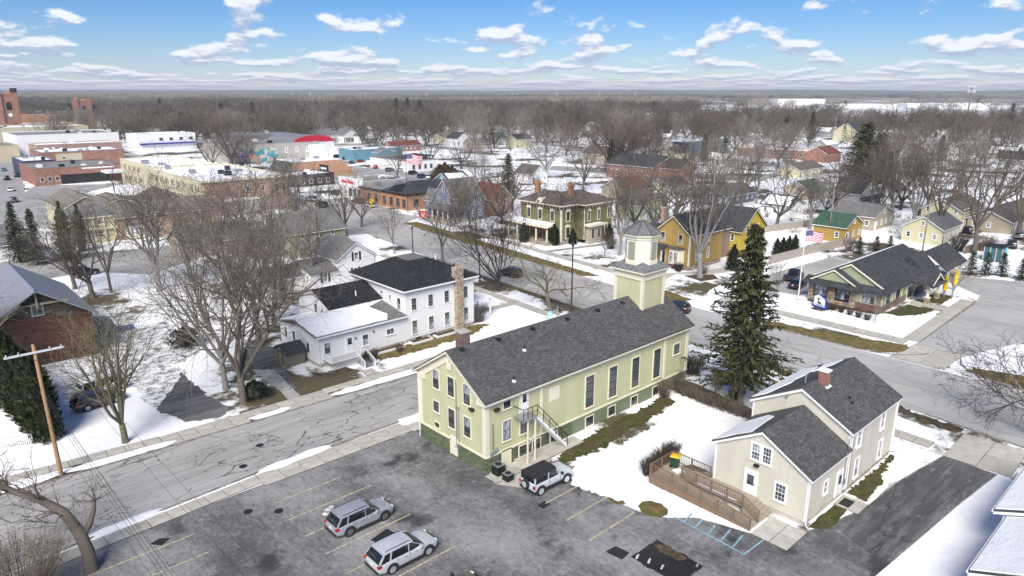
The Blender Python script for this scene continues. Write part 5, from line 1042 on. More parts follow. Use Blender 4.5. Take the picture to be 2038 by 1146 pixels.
def yellow():
 siding('ochre_siding', (.41, .275, .085), .12); siding('lemon_siding', (.52, .385, .06), .12); T = 'cream_trim'
 b = Bld('yellow_house', 'ochre yellow house with bay window, dark roof and stone base at the corner', 'house', 110, 71.5)
 X0, X1, Y0, Y1 = 110, 121, 71.2, 78.6
 b.box('foundation', 'brown_brick', X0 + .05, X1 - .05, Y0 + .05, Y1 - .05, 0, .9); b.stones('foundation_stone', 'y', Y0 + .05, X0, X1, 0, .9, 'field_stone', (.2, .34), (.25, .55), .06); b.stones('foundation_stone', 'x', X0 + .05, Y0, Y1, 0, .9, 'field_stone', (.2, .34), (.25, .55), .06)
 b.gable(X0, X1, Y0, Y1, .9, 7.0, 10.0, 'x', 'ochre_siding', 'dark_shingle', .5, .5, .16, T)
 split(b, 'corner_board', MB().box(X0 - .05, X0 + .2, Y0 - .05, Y0 - .001, .9, 6.8).box(X0 - .05, X0 - .001, Y0, Y0 + .25, .9, 6.8), T)
 for x in (112.4, 116.2): b.win(x, Y0, 5.6, '-y', .95, 1.7, T, WT, ('curtain_glass', 'glass')); b.win(x, Y0, 2.7, '-y', .95, 2.2, T, WT, ('curtain_glass', 'curtain_glass'))
 for y in (73.3, 77.2): b.win(X0, y, 5.7, '-x', .95, 1.9, T, 'black', ('curtain_glass', 'glass'))
 m = MB().prism([(X0, 72.3, .9), (X0 - 1.1, 72.9, .9), (X0 - 1.1, 74.9, .9), (X0, 75.5, .9)], (0, 0, 3.0)); b.put('bay', m, T); b.put('bay_roof', MB().prism([(X0, 72.0, 3.901), (X0 - 1.4, 72.7, 3.901), (X0 - 1.4, 75.1, 3.901), (X0, 75.8, 3.901)], (0, 0, .3)), 'brown_shingle'); b.put('bay_sill', MB().prism([(X0, 72.25, .7), (X0 - 1.17, 72.86, .7), (X0 - 1.17, 74.94, .7), (X0, 75.55, .7)], (0, 0, .35)), 'red_shingle')
 for y in (73.4, 74.4): b.win(X0 - 1.1, y, 2.4, '-x', .85, 2.0, T, 'black', 'curtain_glass', 2)
 b.shed('porch_roof', [(X0 - 2, 75.9, 3.6), (X0 - 2, 79.5, 3.6), (X0, 79.5, 4.3), (X0, 75.9, 4.3)], 'dark_shingle'); b.box('porch_deck', 'grey_wood', X0 - 1.9, X0, 76, 79.4, 0, .8)
 for y in (76.1, 79.3): b.box('porch_post', T, X0 - 1.9, X0 - 1.72, y - .09, y + .09, .801, 3.6)
 b.door(X0, 77.0, .82, '-x', 1.0, 2.2, 'dark_metal', T, (.5, .4, .85)); b.gable(112, 118, 78.65, 83.5, .2, 5.0, 6.9, 'y', 'ochre_siding', 'dark_shingle', .4, .4, .15, T)
 b.chimney(113.0, 79.5, .7, .7, 8.0, 10.6, 'pink_brick')
 b.gable(121.05, 129, 73.0, 79, .2, 6.2, 8.8, 'x', 'brown_brick', 'dark_shingle', .4, .3, .15, T, ends=(0, 0))
 c = Bld('yellow_annex', 'bright lemon yellow gabled house joined behind the ochre corner house', 'house', 126.5, 71)
 c.gable(127.0, 136.5, 70.6, 80, 0, 5.6, 9.4, 'y', 'lemon_siding', 'dark_shingle', .5, .45, .16, T)
 for x in (129.4, 133.4): c.win(x, 70.6, 5.4, '-y', .95, 1.7, T, WT, 'glass'); c.win(x, 70.6, 2.2, '-y', .95, 1.8, T, WT, 'curtain_glass')
 c.win(127.0, 72.5, 3.9, '-x', .9, 1.5, T, WT, 'glass')
yellow()
def italianate():
 siding('moss_siding', (.19, .188, .092), .12); T = 'cream_trim'; plain('maroon', (.12, .03, .022), .6, .15)
 b = Bld('italianate_house', 'moss green Italianate mansion with bracketed eaves and two tall brick chimneys', 'house', 109.1, 103)
 X0, X1, Y0, Y1, E = 109.1, 123.5, 103.0, 115.6, 8.1
 b.box('foundation', 'brown_brick', X0 + .04, X1, Y0 + .04, Y1, -.1, .9); b.stones('foundation_stone', 'y', Y0 + .04, X0, X1, 0, .9, 'stone_base', (.22, .36), (.3, .6), .05)
 b.box('wall', 'moss_siding', X0, X1, Y0, Y1, .9, E); b.box('side_bay_wall', 'moss_siding', 114.0, 123.4, 100.8, 102.99, .9, E); b.box('stone_bay', 'pale_stone', 114.6, 118.6, 99.6, 100.79, 0, 3.9)
 r = b.hip(X0, X1, Y0, Y1, E + .45, 10.9, 'brown_shingle', .8, None, (113.5, 119.5, 107, 112), .2, T); b.hip(114.0, 123.4, 100.8, 104.5, E + .44, 10.2, 'brown_shingle', .7, None, (116.5, 121, 103.8, 104.4), .2, T)
 b.box('roof_deck_snow', 'snow', 113.6, 119.4, 107.1, 111.9, 10.89, 11.0, r)
 fr = b.put('frieze', MB().box(X0 - .06, X1 + .06, Y0 - .06, Y1 + .06, E - .35, E + .449), 'maroon'); b.box('frieze', 'maroon', 113.94, 123.46, 100.74, 103, E - .35, E + .44)
 def br(m): m.box(-.09, .09, -.62, -.06, .12, .4).box(-.09, .09, -.28, -.06, -.3, .119)
 for i in range(13): shared(('brk',), 'bracket', T, br, fr, b.at(X0, Y0 + .3 + i * 1.0, E), FACE['-x'])
 for i in range(5): shared(('brk',), 'bracket', T, br, fr, b.at(X0 + .4 + i * 1.05, Y0, E), 0)
 for i in range(9): shared(('brk',), 'bracket', T, br, fr, b.at(114.3 + i * 1.05, 100.8, E), 0)
 split(b, 'corner_board', MB().box(X0 - .06, X0 + .28, Y0 - .07, Y0 - .002, .9, E - .36).box(X0 - .07, X0 - .002, Y0, Y0 + .3, .9, E - .36).box(113.95, 114.2, 100.72, 100.79, .9, E - .36), T)
 def arch(x, y, z, f, w=1.25, h=2.3):
  o = b.win(x, y, z, f, w, h, T, 'maroon', 'glass', 1, 2, .14, .08); rz = FACE[f]
  shared(('hood', w), 'window_hood', T, lambda m: m.prism([(-w / 2 - .12, -.16, 0), (w / 2 + .12, -.16, 0), (w / 2 + .12, -.16, .14), (w / 2 - .1, -.16, .42), (0, -.16, .56), (-w / 2 + .1, -.16, .42), (-w / 2 - .12, -.16, .14)], (0, .158, 0)), o, (0, 0, h / 2))
 for y in (113.0, 109.4, 105.6): arch(X0, y, 6.1, '-x')
 for y in (105.4, 113.2): arch(X0, y, 2.4, '-x')
 arch(111.2, Y0, 6.1, '-y'); arch(111.2, Y0, 2.5, '-y', 1.4, 2.6)
 for x in (115.6, 118.8, 122.2): arch(x, 100.8, 6.0, '-y', .95, 2.3)
 for x in (115.6, 117.6): b.win(x, 99.6, 2.2, '-y', 1.0, 2.2, T, 'black', 'glass', 2, 1)
 arch(121.4, 100.8, 2.4, '-y', .95, 2.3)
 # front porch with snow on its roof
 pr = b.put('porch_roof', MB().prism([(106.2, 104.4, 3.85), (106.2, 117.2, 3.85), (109.08, 117.2, 4.25), (109.08, 104.4, 4.25)], (0, 0, .4)), T); b.snow([(106.3, 104.6, 4.26), (106.3, 117, 4.26), (109, 117, 4.64), (109, 104.6, 4.64)], 3, .08, .25, .6, pr)
 b.put('porch_frieze', MB().box(106.25, 109.05, 104.5, 117.1, 3.55, 3.86), 'maroon', pr); b.box('porch_deck', 'grey_wood', 106.2, 109.08, 104.5, 117.1, 0, .8)
 for y in (104.7, 108, 111, 114, 116.9): b.box('porch_post', T, 106.35, 106.6, y - .13, y + .13, .801, 3.55)
 b.box('bay_roof', T, 114.0, 119.2, 99.0, 100.8, 3.901, 4.3); b.snow([(114.1, 99.1, 4.3), (119.1, 99.1, 4.3), (119.1, 100.7, 4.3), (114.1, 100.7, 4.3)], 5, .07, .1)
 b.door(X0, 109.4, .85, '-x', 1.3, 2.4, 'maroon', T, (.5, .4, .85))
 for x, y in ((112.6, 113.8), (114.6, 105.4)):
  c = b.box('chimney', 'orange_brick', x - .5, x + .5, y - .5, y + .5, 9, 12.2); b.box('chimney_band', 'orange_brick', x - .62, x + .62, y - .62, y + .62, 12.201, 12.55, c); b.box('chimney_head', 'orange_brick', x - .45, x + .45, y - .45, y + .45, 12.551, 13.0, c)
 d = b.put('roof_dormer', MB().prism([(108.4, 108.4, E + .5), (108.4, 109.4, E + 1.7), (108.4, 110.4, E + .5)], (2.6, 0, 0)), T); b.put('dormer_window', MB().box(108.37, 108.399, 109.15, 109.65, E + .6, E + 1.2), 'maroon', d)
italianate()
def victorian():
 siding('blue_siding', (.23, .27, .34), .12)
 b = Bld('blue_victorian_house', 'blue gray Victorian house with steep gables and white porch columns', 'house', 110.8, 142)
 b.gable(110.8, 120.5, 143.0, 150.6, .5, 6.0, 10.2, 'x', 'blue_siding', 'grey_shingle', .4, .4, .16); b.gable(113.2, 118.6, 139.6, 146.5, .5, 5.6, 9.4, 'y', 'blue_siding', 'grey_shingle', .4, .4, .16); b.gable(109.6, 112.6, 150.6, 153.4, .5, 5.0, 7.4, 'y', 'blue_siding', 'grey_shingle', .35, .35, .14)
 b.box('foundation', 'stone_base', 110.9, 120.4, 139.8, 150.5, 0, .55)
 for x, z in ((114.8, 4.8), (117, 4.8), (115.9, 7.3), (114.8, 1.9), (117, 1.9)): b.win(x, 139.6, z, '-y', .8, 1.5, WT, WT, 'glass')
 for y, z in ((144.6, 5.0), (148.8, 5.0), (146.8, 7.8)): b.win(110.8, y, z, '-x', .85, 1.6, WT, WT, 'glass')
 b.win(119.6, 143.0, 4.0, '-y', .8, 1.5, WT, WT, 'glass'); b.win(109.6, 152, 4.6, '-x', .8, 1.4, WT, WT, 'glass')
 b.shed('porch_roof', [(107.9, 141.5, 3.0), (107.9, 151.2, 3.0), (110.75, 151.2, 3.8), (110.75, 141.5, 3.8)], 'grey_shingle'); b.shed('porch_roof', [(110.8, 141.0, 3.0), (113.15, 141.0, 3.0), (113.15, 143.0, 3.8), (110.8, 143.0, 3.8)], 'grey_shingle')
 b.box('porch_deck', 'grey_wood', 108.1, 110.78, 141.7, 151, 0, .6)
 for y in (141.8, 144, 146.2, 148.5, 150.8): b.box('porch_post', WT, 108.15, 108.35, y - .1, y + .1, .601, 2.95)
 c = Bld('maroon_roofed_house', 'small house with maroon roof behind the blue Victorian house', 'house', 123, 146)
 c.gable(123, 130.5, 142, 151, 0, 4.6, 8.0, 'y', 'brown_brick', 'red_shingle', .4, .4, .16); c.win(125.5, 142, 3.4, '-y', .9, 1.4, WT, WT, 'glass'); c.win(128, 142, 3.4, '-y', .9, 1.4, WT, WT, 'glass')
victorian()
def barn():
 plain('barn_roof', (.30, .31, .33), .5, .1, 1.2, .3); plain('bare_board', (.075, .062, .05), .9, .35, 4); objcol('barn_red', ((.10, .047, .033), (.145, .07, .05))); objcol('weathered_board', ((.06, .05, .04), (.13, .11, .09)))
 b = Bld('barn', 'weathered barn with grey metal roof and peeling red board gable', 'barn', 6.5, 97.2)
 X0, X1, Y0, Y1, E, RG, XM = 6.8, 18.2, 97.6, 115.5, 5.6, 9.3, 12.6
 b.put('wall', MB().prism([(X0, Y0 + .06, 0), (X1, Y0 + .06, 0), (X1, Y0 + .06, E), (XM, Y0 + .06, RG), (X0, Y0 + .06, E)], (0, Y1 - Y0, 0)), 'bare_board')
 prof = [(X0 - .6, E - .2), (XM, RG + .22), (X1 + .6, E - .2), (X1 + .6, E - .32), (XM, RG + .06), (X0 - .6, E - .32)]
 r = b.put('roof', MB().prism([(x, Y0 - 1.0, z) for x, z in prof], (0, Y1 - Y0 + 1.6, 0)), 'barn_roof'); b.put('ridge_cap', MB().path([(XM, Y0 - 1.0, RG + .22), (XM, Y1 + .6, RG + .22)], [.12, .12], 6), 'steel', r)
 m = MB()
 b.put('roof_snow_patch', MB().slab([(17.0, 99.5, 6.42), (18.6, 99.5, 5.42), (18.6, 105, 5.42), (17.8, 104, 5.92)], .06), 'snow', r)
 rg = random.Random(5); z = .15
 while z < RG - .3:
  half = lambda zz: (X0 + (XM - X0) * max(0, (zz - E) / (RG - E)), X1 - (X1 - XM) * max(0, (zz - E) / (RG - E)))
  a, c = half(z + .3); x = a
  while x < c - .2:
   w = min(rg.uniform(1.2, 3.6), c - x); red = (z < 6.0 and rg.random() < .9 and x > X0 + 2.2) or (z < 6.6 and rg.random() < .3)
   if rg.random() < .94 and not (11.6 < x + w / 2 < 13.6 and 6.6 < z < 8):
    k = round(w * 2) / 2 or .5; k = min(k, w)
    p = shared(('plank', k, red), 'plank', 'barn_red' if red else 'weathered_board', lambda m: m.box(0, k - .02, -.05, 0, 0, .27), b.root, b.at(x, Y0 + .05 - rg.uniform(0, .03), z)); p.rotation_euler = (rg.uniform(-.03, .0), rg.uniform(-.006, .006), 0)
   x += w
  z += .295
 b.win(12.6, Y0, 7.0, '-y', 1.3, 1.6, 'steel', 'steel', 'glass', 2, 2); b.put('cross_beam', MB().box(9.4, 15.8, Y0 - .25, Y0 - .05, 7.55, 7.75), 'grey_wood'); b.put('hoist_post', MB().box(12.5, 12.7, Y0 - .45, Y0 - .26, 7.2, 9.2), 'grey_wood')
barn()
tp = thing('tarpaulin_pile', 'blue tarpaulin thrown over a pile beside the barn', 'tarpaulin', (20.4, 107, 0)); plain('tarp', (.10, .16, .24), .5, .25)
m_ = MB(); v_ = []; rg_ = random.Random(2)
for i in range(9):
 for j in range(9): a, c = i / 4 - 1, j / 4 - 1; v_.append((a * 2.2, c * 2.4, max(.02, 2.1 * (1 - .45 * a * a) * (1 - .5 * c * c) * (0 if max(abs(a), abs(c)) > .98 else 1) + rg_.uniform(-.12, .12))))
m_.add(v_, [(i * 9 + j, i * 9 + j + 1, i * 9 + j + 10, i * 9 + j + 9) for i in range(8) for j in range(8)]).build('sheet', 'tarp', tp); MB().box(1.9, 4.2, -2.2, .4, .02, .06).build('loose_corner', 'sign_blue', tp)
# snow-roofed house at the lower right corner
def corner_house():
 b = Bld('snow_roofed_house', 'white house with roof fully covered in snow at the lower right edge', 'house', 47, 8)
 def wing(x0, x1, ye, ym, yo, ze, zr):
  b.box('wall', 'white_siding', x0 + .5, x1 - .02, yo + .5, ye - .5, 0, ze - .1)
  b.put('wall_gable', MB().prism([(x0 + .5, yo + .5, ze - .1), (x0 + .5, ye - .5, ze - .1), (x0 + .5, ym, zr - .2)], (x1 - x0 - .6, 0, 0)), 'white_siding')
  r = b.put('roof', MB().prism([(x0, y, z) for y, z in ((ye, ze), (ym, zr), (yo, ze), (yo, ze - .15), (ym, zr - .18), (ye, ze - .15))], (x1 - x0, 0, 0)), 'dark_shingle')
  b.put('snow_cover', MB().prism([(x0 + .08, y, z) for y, z in ((ye - .06, ze + .03), (ym, zr + .02), (yo + .06, ze + .03), (yo + .06, ze + .13), (ym, zr + .14), (ye - .06, ze + .13))], (x1 - x0 - .16, 0, 0)), 'snow', r)
  b.put('gutter', MB().box(x0, x1, ye + .005, ye + .11, ze - .2, ze - .06), WT, r)
  b.put('fascia', MB().prism([(x0 + .02, ye, ze - .16), (x0 + .02, ym, zr - .19), (x0 + .02, ym, zr - .45), (x0 + .02, ye, ze - .38)], (.05, 0, 0)), WT, r)
 wing(46.5, 55.0, 8.4, 1.4, -5.6, 3.2, 6.0); wing(55.05, 66, 9.2, 2.2, -4.8, 3.4, 6.2)
 b.win(57.5, 8.7, 2.0, '+y', 1.1, 1.3, WT, WT, 'glass'); b.win(62, 8.7, 2.0, '+y', 1.1, 1.3, WT, WT, 'glass')
corner_house()
# ================================================================== downtown and houses farther off
siding('tan_siding', (.42, .36, .27), .14); siding('grey_siding', (.40, .41, .42), .14); siding('pale_yellow_siding', (.62, .57, .38), .14); siding('pale_green_siding', (.44, .50, .34), .14); siding('blue_grey_siding', (.12, .155, .20), .14); siding('teal_siding', (.05, .13, .17), .14); siding('gold_siding', (.40, .27, .075), .14)
plain('cream_stucco', (.62, .56, .40), .8, .06, .8); plain('white_stucco', (.80, .80, .79), .75, .05, .6); plain('grey_stucco', (.42, .40, .36), .85, .08, .5); plain('teal_wall', (.12, .25, .31), .7, .12, .6); plain('tan_stucco', (.50, .44, .33), .8, .1, .5)
plain('gravel_roof', (.22, .215, .21), .95, .15, .8); plain('red_roof', (.55, .02, .05), .5, .1); plain('dark_wood', (.06, .045, .04), .7, .2); plain('grey_metal_roof', (.20, .205, .21), .5, .1, .5); plain('navy', (.02, .03, .08), .5, .2); plain('awning_blue', (.02, .04, .25), .6, .15)
def flat(b, x0, x1, y0, y1, h, wall, par=.5, roof='snow', coping='cream_trim', units=0, seed=1):
 b.box('wall', wall, x0, x1, y0, y1, 0, h); r = b.box('roof', roof, x0 + .3, x1 - .3, y0 + .3, y1 - .3, h + .001, h + .12)
 m = MB(); m.box(x0, x1, y0, y0 + .29, h + .001, h + par); m.box(x0, x1, y1 - .29, y1, h + .001, h + par); m.box(x0, x0 + .29, y0 + .29, y1 - .29, h + .001, h + par); m.box(x1 - .29, x1, y0 + .29, y1 - .29, h + .001, h + par); b.put('parapet', m, wall)
 m = MB(); e = .06; t = h + par; m.box(x0 - e, x1 + e, y0 - e, y0 + .34, t + .001, t + .12); m.box(x0 - e, x1 + e, y1 - .34, y1 + e, t + .001, t + .12); m.box(x0 - e, x0 + .34, y0 + .34, y1 - .34, t + .001, t + .12); m.box(x1 - .34, x1 + e, y0 + .34, y1 - .34, t + .001, t + .12); b.put('coping', m, coping)
 rg = random.Random(seed)
 for i in range(units):
  x, y = rg.uniform(x0 + 1.5, x1 - 1.5), rg.uniform(y0 + 1.5, y1 - 1.5); w, d, hh = rg.uniform(.5, 1.1), rg.uniform(.5, 1.0), rg.uniform(.6, 1.4)
  b.put('rooftop_unit', MB().box(x - w, x + w, y - d, y + d, h + .12, h + .12 + hh).box(x - w * .6, x + w * .6, y - d * .6, y + d * .6, h + .121 + hh, h + .2 + hh), rg.choice(('steel', 'dark_metal', 'white_stucco')), r)
 return r
def winrow(b, face, c, a0, a1, n, z, w, h, **k):
 for i in range(n):
  t = a0 + (a1 - a0) * (i + .5) / n
  x, y = (c, t) if 'x' in face else (t, c); b.win(x, y, z, face, w, h, **k)
def downtown():
 b = Bld('cream_commercial_block', 'long cream commercial block with rows of windows and brick end wall', 'building', 65.5, 191)
 flat(b, 65.5, 89.5, 192, 238, 9.0, 'cream_stucco', .5, 'snow', 'cream_trim', 9, 3); b.box('brick_end_wall', 'pink_brick', 66.2, 89.56, 191.75, 191.99, 0, 9.3); b.box('cornice', 'cream_trim', 65.2, 89.8, 191.5, 191.74, 9.0, 9.6)
 for k in range(9):
  y = 195.5 + k * 4.9
  for dy in (-1.15, 0, 1.15): b.win(65.5, y, -0 + dy * 0 + 7.2, '-x', .8, 1.9, 'cream_trim', 'black', 'glass') if False else b.win(65.5, y + dy, 7.2, '-x', .85, 1.9, 'cream_trim', 'black', 'glass', 2, 1, .06); b.win(65.5, y + dy, 3.6, '-x', .85, 1.9, 'cream_trim', 'black', 'glass', 2, 1, .06)
 for x in (77.5, 82.0): b.win(x, 191.75, 6.5, '-y', 1.0, 1.6, WT, WT, 'glass')
 for x in (86.0, 88.0): b.win(x, 191.75, 6.2, '-y', 1.3, 2.4, 'cream_trim', 'black', 'glass', 3, 2); b.put('round_window', MB().lathe((x, 191.74, 8.2), [(.42, -.08), (.42, 0)], 14, 'y'), 'black')
 b.put('snow_shed_roof', MB().box(70, 79.5, 188.6, 191.7, 3.9, 4.2), 'snow'); b.box('lean_to', 'grey_stucco', 70.2, 79.3, 188.8, 191.7, 0, 3.9)
 c = Bld('cream_rear_block', 'shorter cream block with grouped windows behind the long commercial block', 'building', 69, 240); flat(c, 69.5, 88, 240, 284, 8.6, 'cream_stucco', .5, 'snow', 'cream_trim', 4, 5)
 for k in range(4):
  for dy in (-1.1, 0, 1.1): c.win(69.5, 262 + k * 5.4 + dy, 6.8, '-x', .85, 1.9, 'cream_trim', 'black', 'glass', 2, 1, .06); c.win(69.5, 262 + k * 5.4 + dy, 3.2, '-x', .85, 1.9, 'cream_trim', 'black', 'glass', 2, 1, .06)
 d = Bld('brick_shop_row', 'low red brick shop with snowy flat roof and pale sign band', 'building', 45, 297); flat(d, 45, 73.5, 298, 326, 5.6, 'red_brick', .5, 'gravel_roof', 'steel', 9, 7); d.box('sign_band', 'sign_white', 60, 71, 297.9, 297.99, 5.0, 5.5); d.box('shopfront', 'black', 53, 70, 297.85, 297.99, .2, 3.4); d.box('canopy_roof', 'white_stucco', 66, 77, 290, 297.8, 3.5, 4.3); winrow(d, '-y', 298, 46, 53, 3, 2.2, 1.2, 1.6)
 d = Bld('tall_brick_shop', 'red brick shop with light patched side wall behind the low brick shop', 'building', 57, 358); flat(d, 58, 90, 358, 385, 6.8, 'red_brick', .6, 'snow', 'steel', 10, 8); d.box('painted_patch', 'tan_stucco', 63, 73, 357.9, 357.99, 0, 6.6); d.win(66, 357.9, 4.8, '-y', 1.4, 1.2, WT, WT, 'glass')
 d = Bld('pink_brick_shop', 'narrow faded brick building with snowy roof beside the white-walled block', 'building', 60, 395); flat(d, 62, 98, 392, 412, 8, 'pink_brick', .6, 'snow', 'white_stucco', 4, 9)
 d = Bld('white_walled_block', 'long plain white side wall of a flat-roofed block downtown', 'building', 58, 428); flat(d, 60, 106, 428, 470, 11, 'white_stucco', .5, 'gravel_roof', 'white_stucco', 5, 10)
 d = Bld('pale_green_block', 'olive cream flat-roofed block with dark roof units downtown', 'building', 58, 510); flat(d, 62, 112, 520, 560, 11, 'tan_stucco', .8, 'snow', 'tan_stucco', 9, 11); 
 d = Bld('tan_side_block', 'tan low building beside the left-hand street downtown', 'building', 50, 420); flat(d, 49.5, 58.5, 415, 445, 7, 'tan_stucco', .5, 'gravel_roof', 'tan_stucco', 2, 12); winrow(d, '-x', 49.5, 417, 443, 4, 4, 1.3, 1.8)
 d = Bld('steel_balcony_block', 'dark building with black steel balconies beside the low brick shop', 'building', 50, 335); flat(d, 47, 57.5, 330, 356, 6.0, 'navy', .4, 'snow', 'steel', 3, 13)
 d = Bld('snowy_brick_block', 'orange brick block with snowy roof before the square church tower', 'building', 75, 600); flat(d, 70, 122, 600, 640, 10, 'orange_brick', .8, 'snow', 'orange_brick', 6, 14)
 d = Bld('orange_brick_block', 'wide orange brick building with chimney at the left edge', 'building', 70, 665); flat(d, 72, 118, 665, 700, 14, 'orange_brick', .9, 'snow', 'orange_brick', 6, 15)
 # brick church towers
 def tower(x, y, w, h, label, pin, clock=True):
  t = Bld('church_tower', label, 'church tower', x, y, 0, True); t.box('shaft', 'red_brick', -w / 2, w / 2, -w / 2, w / 2, 0, h)
  for f, dx, dy in (('-x', -1, 0), ('-y', 0, -1)):
   rz = FACE[f]; shared(('belf', w, pin), 'belfry_opening', 'black', lambda m: m.prism([(-w * .17, -.12, 0), (w * .17, -.12, 0), (w * .17, -.12, h * .13), (0, -.12, h * .18), (-w * .17, -.12, h * .13)], (0, .1, 0)), t.root, (dx * w / 2, dy * w / 2, h * .66), rz)
   if clock: shared(('clk', w), 'clock_face', 'sign_white', lambda m: m.lathe((0, -.06, 0), [(w * .13, -.06), (w * .13, .05)], 16, 'y'), t.root, (dx * w / 2, dy * w / 2, h * .55), rz)
   shared(('gab', w), 'gable', 'orange_brick', lambda m: m.prism([(-w * .32, -.2, 0), (w * .32, -.2, 0), (0, -.2, w * .28)], (0, 1.2, 0)), t.root, (dx * w / 2, dy * w / 2, h), rz)
  for sx in (-1, 1):
   for sy in (-1, 1):
    p = t.box('turret', 'red_brick', sx * w / 2 - w * .11, sx * w / 2 + w * .11, sy * w / 2 - w * .11, sy * w / 2 + w * .11, 0, h + w * .12); t.box('turret_cap', 'dark_metal' if pin else 'orange_brick', sx * w / 2 - w * .13, sx * w / 2 + w * .13, sy * w / 2 - w * .13, sy * w / 2 + w * .13, h + w * .121, h + w * (.42 if pin else .2), p)
  return t
 tower(84, 610, 9.5, 31, 'tall square red brick church tower with clock and dark corner turrets', True); t = tower(170, 800, 11, 24, 'shorter orange brick church tower with arched belfry opening among the trees', False, False)
 nv = Bld('brick_church', 'red brick church nave with steep dark roof beside the shorter brick tower', 'church', 185, 800, 0, True); nv.gable(-8, 60, -10, 10, 0, 9, 20, 'x', 'red_brick', 'dark_shingle', .5, .5, .3, 'white_trim')
 d = Bld('brick_wing_building', 'small red brick building between bare trees left of the white block', 'building', 230, 740, 0, True); d.gable(-10, 10, -7, 7, 0, 8, 13, 'x', 'red_brick', 'red_shingle', .5, .5, .2); winrow(d, '-y', -7, -9, 9, 5, 4, 1.3, 2)
 d = Bld('white_office_block', 'white two-storey block with dark windows among trees downtown', 'building', 112, 430); flat(d, 118, 150, 440, 462, 8.5, 'white_stucco', .6, 'snow', 'white_stucco', 2, 16); winrow(d, '-y', 440, 128, 150, 4, 6.2, 2.2, 1.8); d.box('awning', 'awning_blue', 119, 149, 438.6, 439.99, 3.4, 4.2)
 # shops right of the main street
 d = Bld('mural_building', 'long grey building with arched windows and bright teal and pink mural', 'building', 126, 330); flat(d, 126, 172, 330, 362, 8, 'grey_stucco', .4, 'gravel_roof', 'grey_stucco', 4, 17)
 mu = NB('mural'); vv = mu.N.new('ShaderNodeTexVoronoi'); mu.L.new(mu.wob(1.2, .5), vv.inputs['Vector']); vv.inputs['Scale'].default_value = .38
 cr = mu.N.new('ShaderNodeValToRGB'); mu.L.new(mu.math('FRACT', mu.math('MULTIPLY', vv.outputs['Color'], 1.0)), cr.inputs[0]); cr.color_ramp.interpolation = 'CONSTANT'; e = cr.color_ramp.elements
 for i, cl in enumerate(((.03, .22, .30), (.05, .30, .36), (.60, .22, .24), (.55, .42, .30), (.08, .36, .42), (.62, .58, .52), (.10, .20, .14))):
  if i < 2: e[i].position = i / 7; e[i].color = cl + (1,)
  else: x = e.new(i / 7); x.color = cl + (1,)
 mu.done('mural', cr.outputs[0], .7); d.put('mural', MB().box(133, 150, 329.9, 329.99, 0, 6.4), 'mural')
 for i, x in enumerate((135.5, 149, 154.5, 160, 165.5)): o = d.win(x, 329.9 if x < 150.5 else 330, 5.0, '-y', 1.5, 2.6, WT, WT, 'curtain_glass', 1, 2, .3, .12)
 d.box('awning', 'awning_blue', 127, 133, 326, 329.98, 3.2, 3.6); d.box('white_annex', 'white_stucco', 166.5, 171.95, 322, 329.9, 0, 7); d.box('annex_snow', 'snow', 166.6, 171.9, 322.1, 329.8, 7.001, 7.15)
 v = Bld('vaulted_hall', 'hall with curved roof, its end gable painted bright red', 'building', 172, 345, 0, True); pr = [(11 * math.cos(R(a)), 8.0 + 3.2 * math.sin(R(a))) for a in range(0, 181, 15)]
 v.put('wall', MB().box(-11, 11, -10, 34, 0, 8.0), 'white_stucco'); v.put('roof', MB().prism([(x, -9.7, z) for x, z in pr], (0, 44, 0)), 'grey_metal_roof'); v.put('red_gable', MB().prism([(x * 1.0, -10.2, z + .05) for x, z in pr], (0, .5, 0)), 'red_roof')
 v = Bld('grey_vaulted_hall', 'hall with grey curved roof left of the red gabled hall', 'building', 158, 375, 0, True); v.put('wall', MB().box(-11, 11, -10, 20, 0, 8.0), 'tan_stucco'); v.put('roof', MB().prism([(x, -10, z) for x, z in pr], (0, 30, 0)), 'grey_metal_roof')
 d = Bld('teal_building', 'low teal building with snowy roof right of the red gabled hall', 'building', 172, 305); flat(d, 176, 204, 304, 318, 5, 'teal_wall', .3, 'snow', 'teal_wall', 2, 18)
 d.gable(186, 196, 298, 303.9, 0, 4, 6, 'y', 'teal_wall', 'grey_metal_roof', .3, .3, .2)
 p = Bld('mansard_restaurant', 'tan brick restaurant with sloping mansard end walls and snowy roof', 'restaurant', 118, 262); x0, x1, y0, y1 = 122, 146, 258, 276
 p.put('wall', MB().add([(x0 - 2, y0 - 2, 0), (x1 + 2, y0 - 2, 0), (x1 + 2, y1, 0), (x0 - 2, y1, 0), (x0 - 1.4, y0 - 1.5, 2.0), (x1 + 1.4, y0 - 1.5, 2.0), (x1 + 1.4, y1, 2.0), (x0 - 1.4, y1, 2.0), (x0 + 1.5, y0 + .5, 6.0), (x1 - 1.5, y0 + .5, 6.0), (x1 - 1.5, y1 - 1, 6.0), (x0 + 1.5, y1 - 1, 6.0)], [(3, 2, 1, 0), (0, 1, 5, 4), (1, 2, 6, 5), (2, 3, 7, 6), (3, 0, 4, 7), (4, 5, 9, 8), (5, 6, 10, 9), (6, 7, 11, 10), (7, 4, 8, 11), (8, 9, 10, 11)]), 'orange_brick'); p.box('roof', 'snow', x0 + 1.6, x1 - 1.6, y0 + .6, y1 - 1.1, 6.001, 6.12)
 p.put('mansard_roof', MB().slab([(x0 - 2.2, y0 - 2, .9), (x0 - 2.2, y1, .9), (x0 + 1.3, y1 - 1, 6.05), (x0 + 1.3, y0 + .5, 6.05)], .12), 'dark_shingle')
 for x, y in ((131, 266), (138, 268)): p.box('rooftop_unit', 'steel', x - 1, x + 1, y - .7, y + .7, 6.12, 7.0)
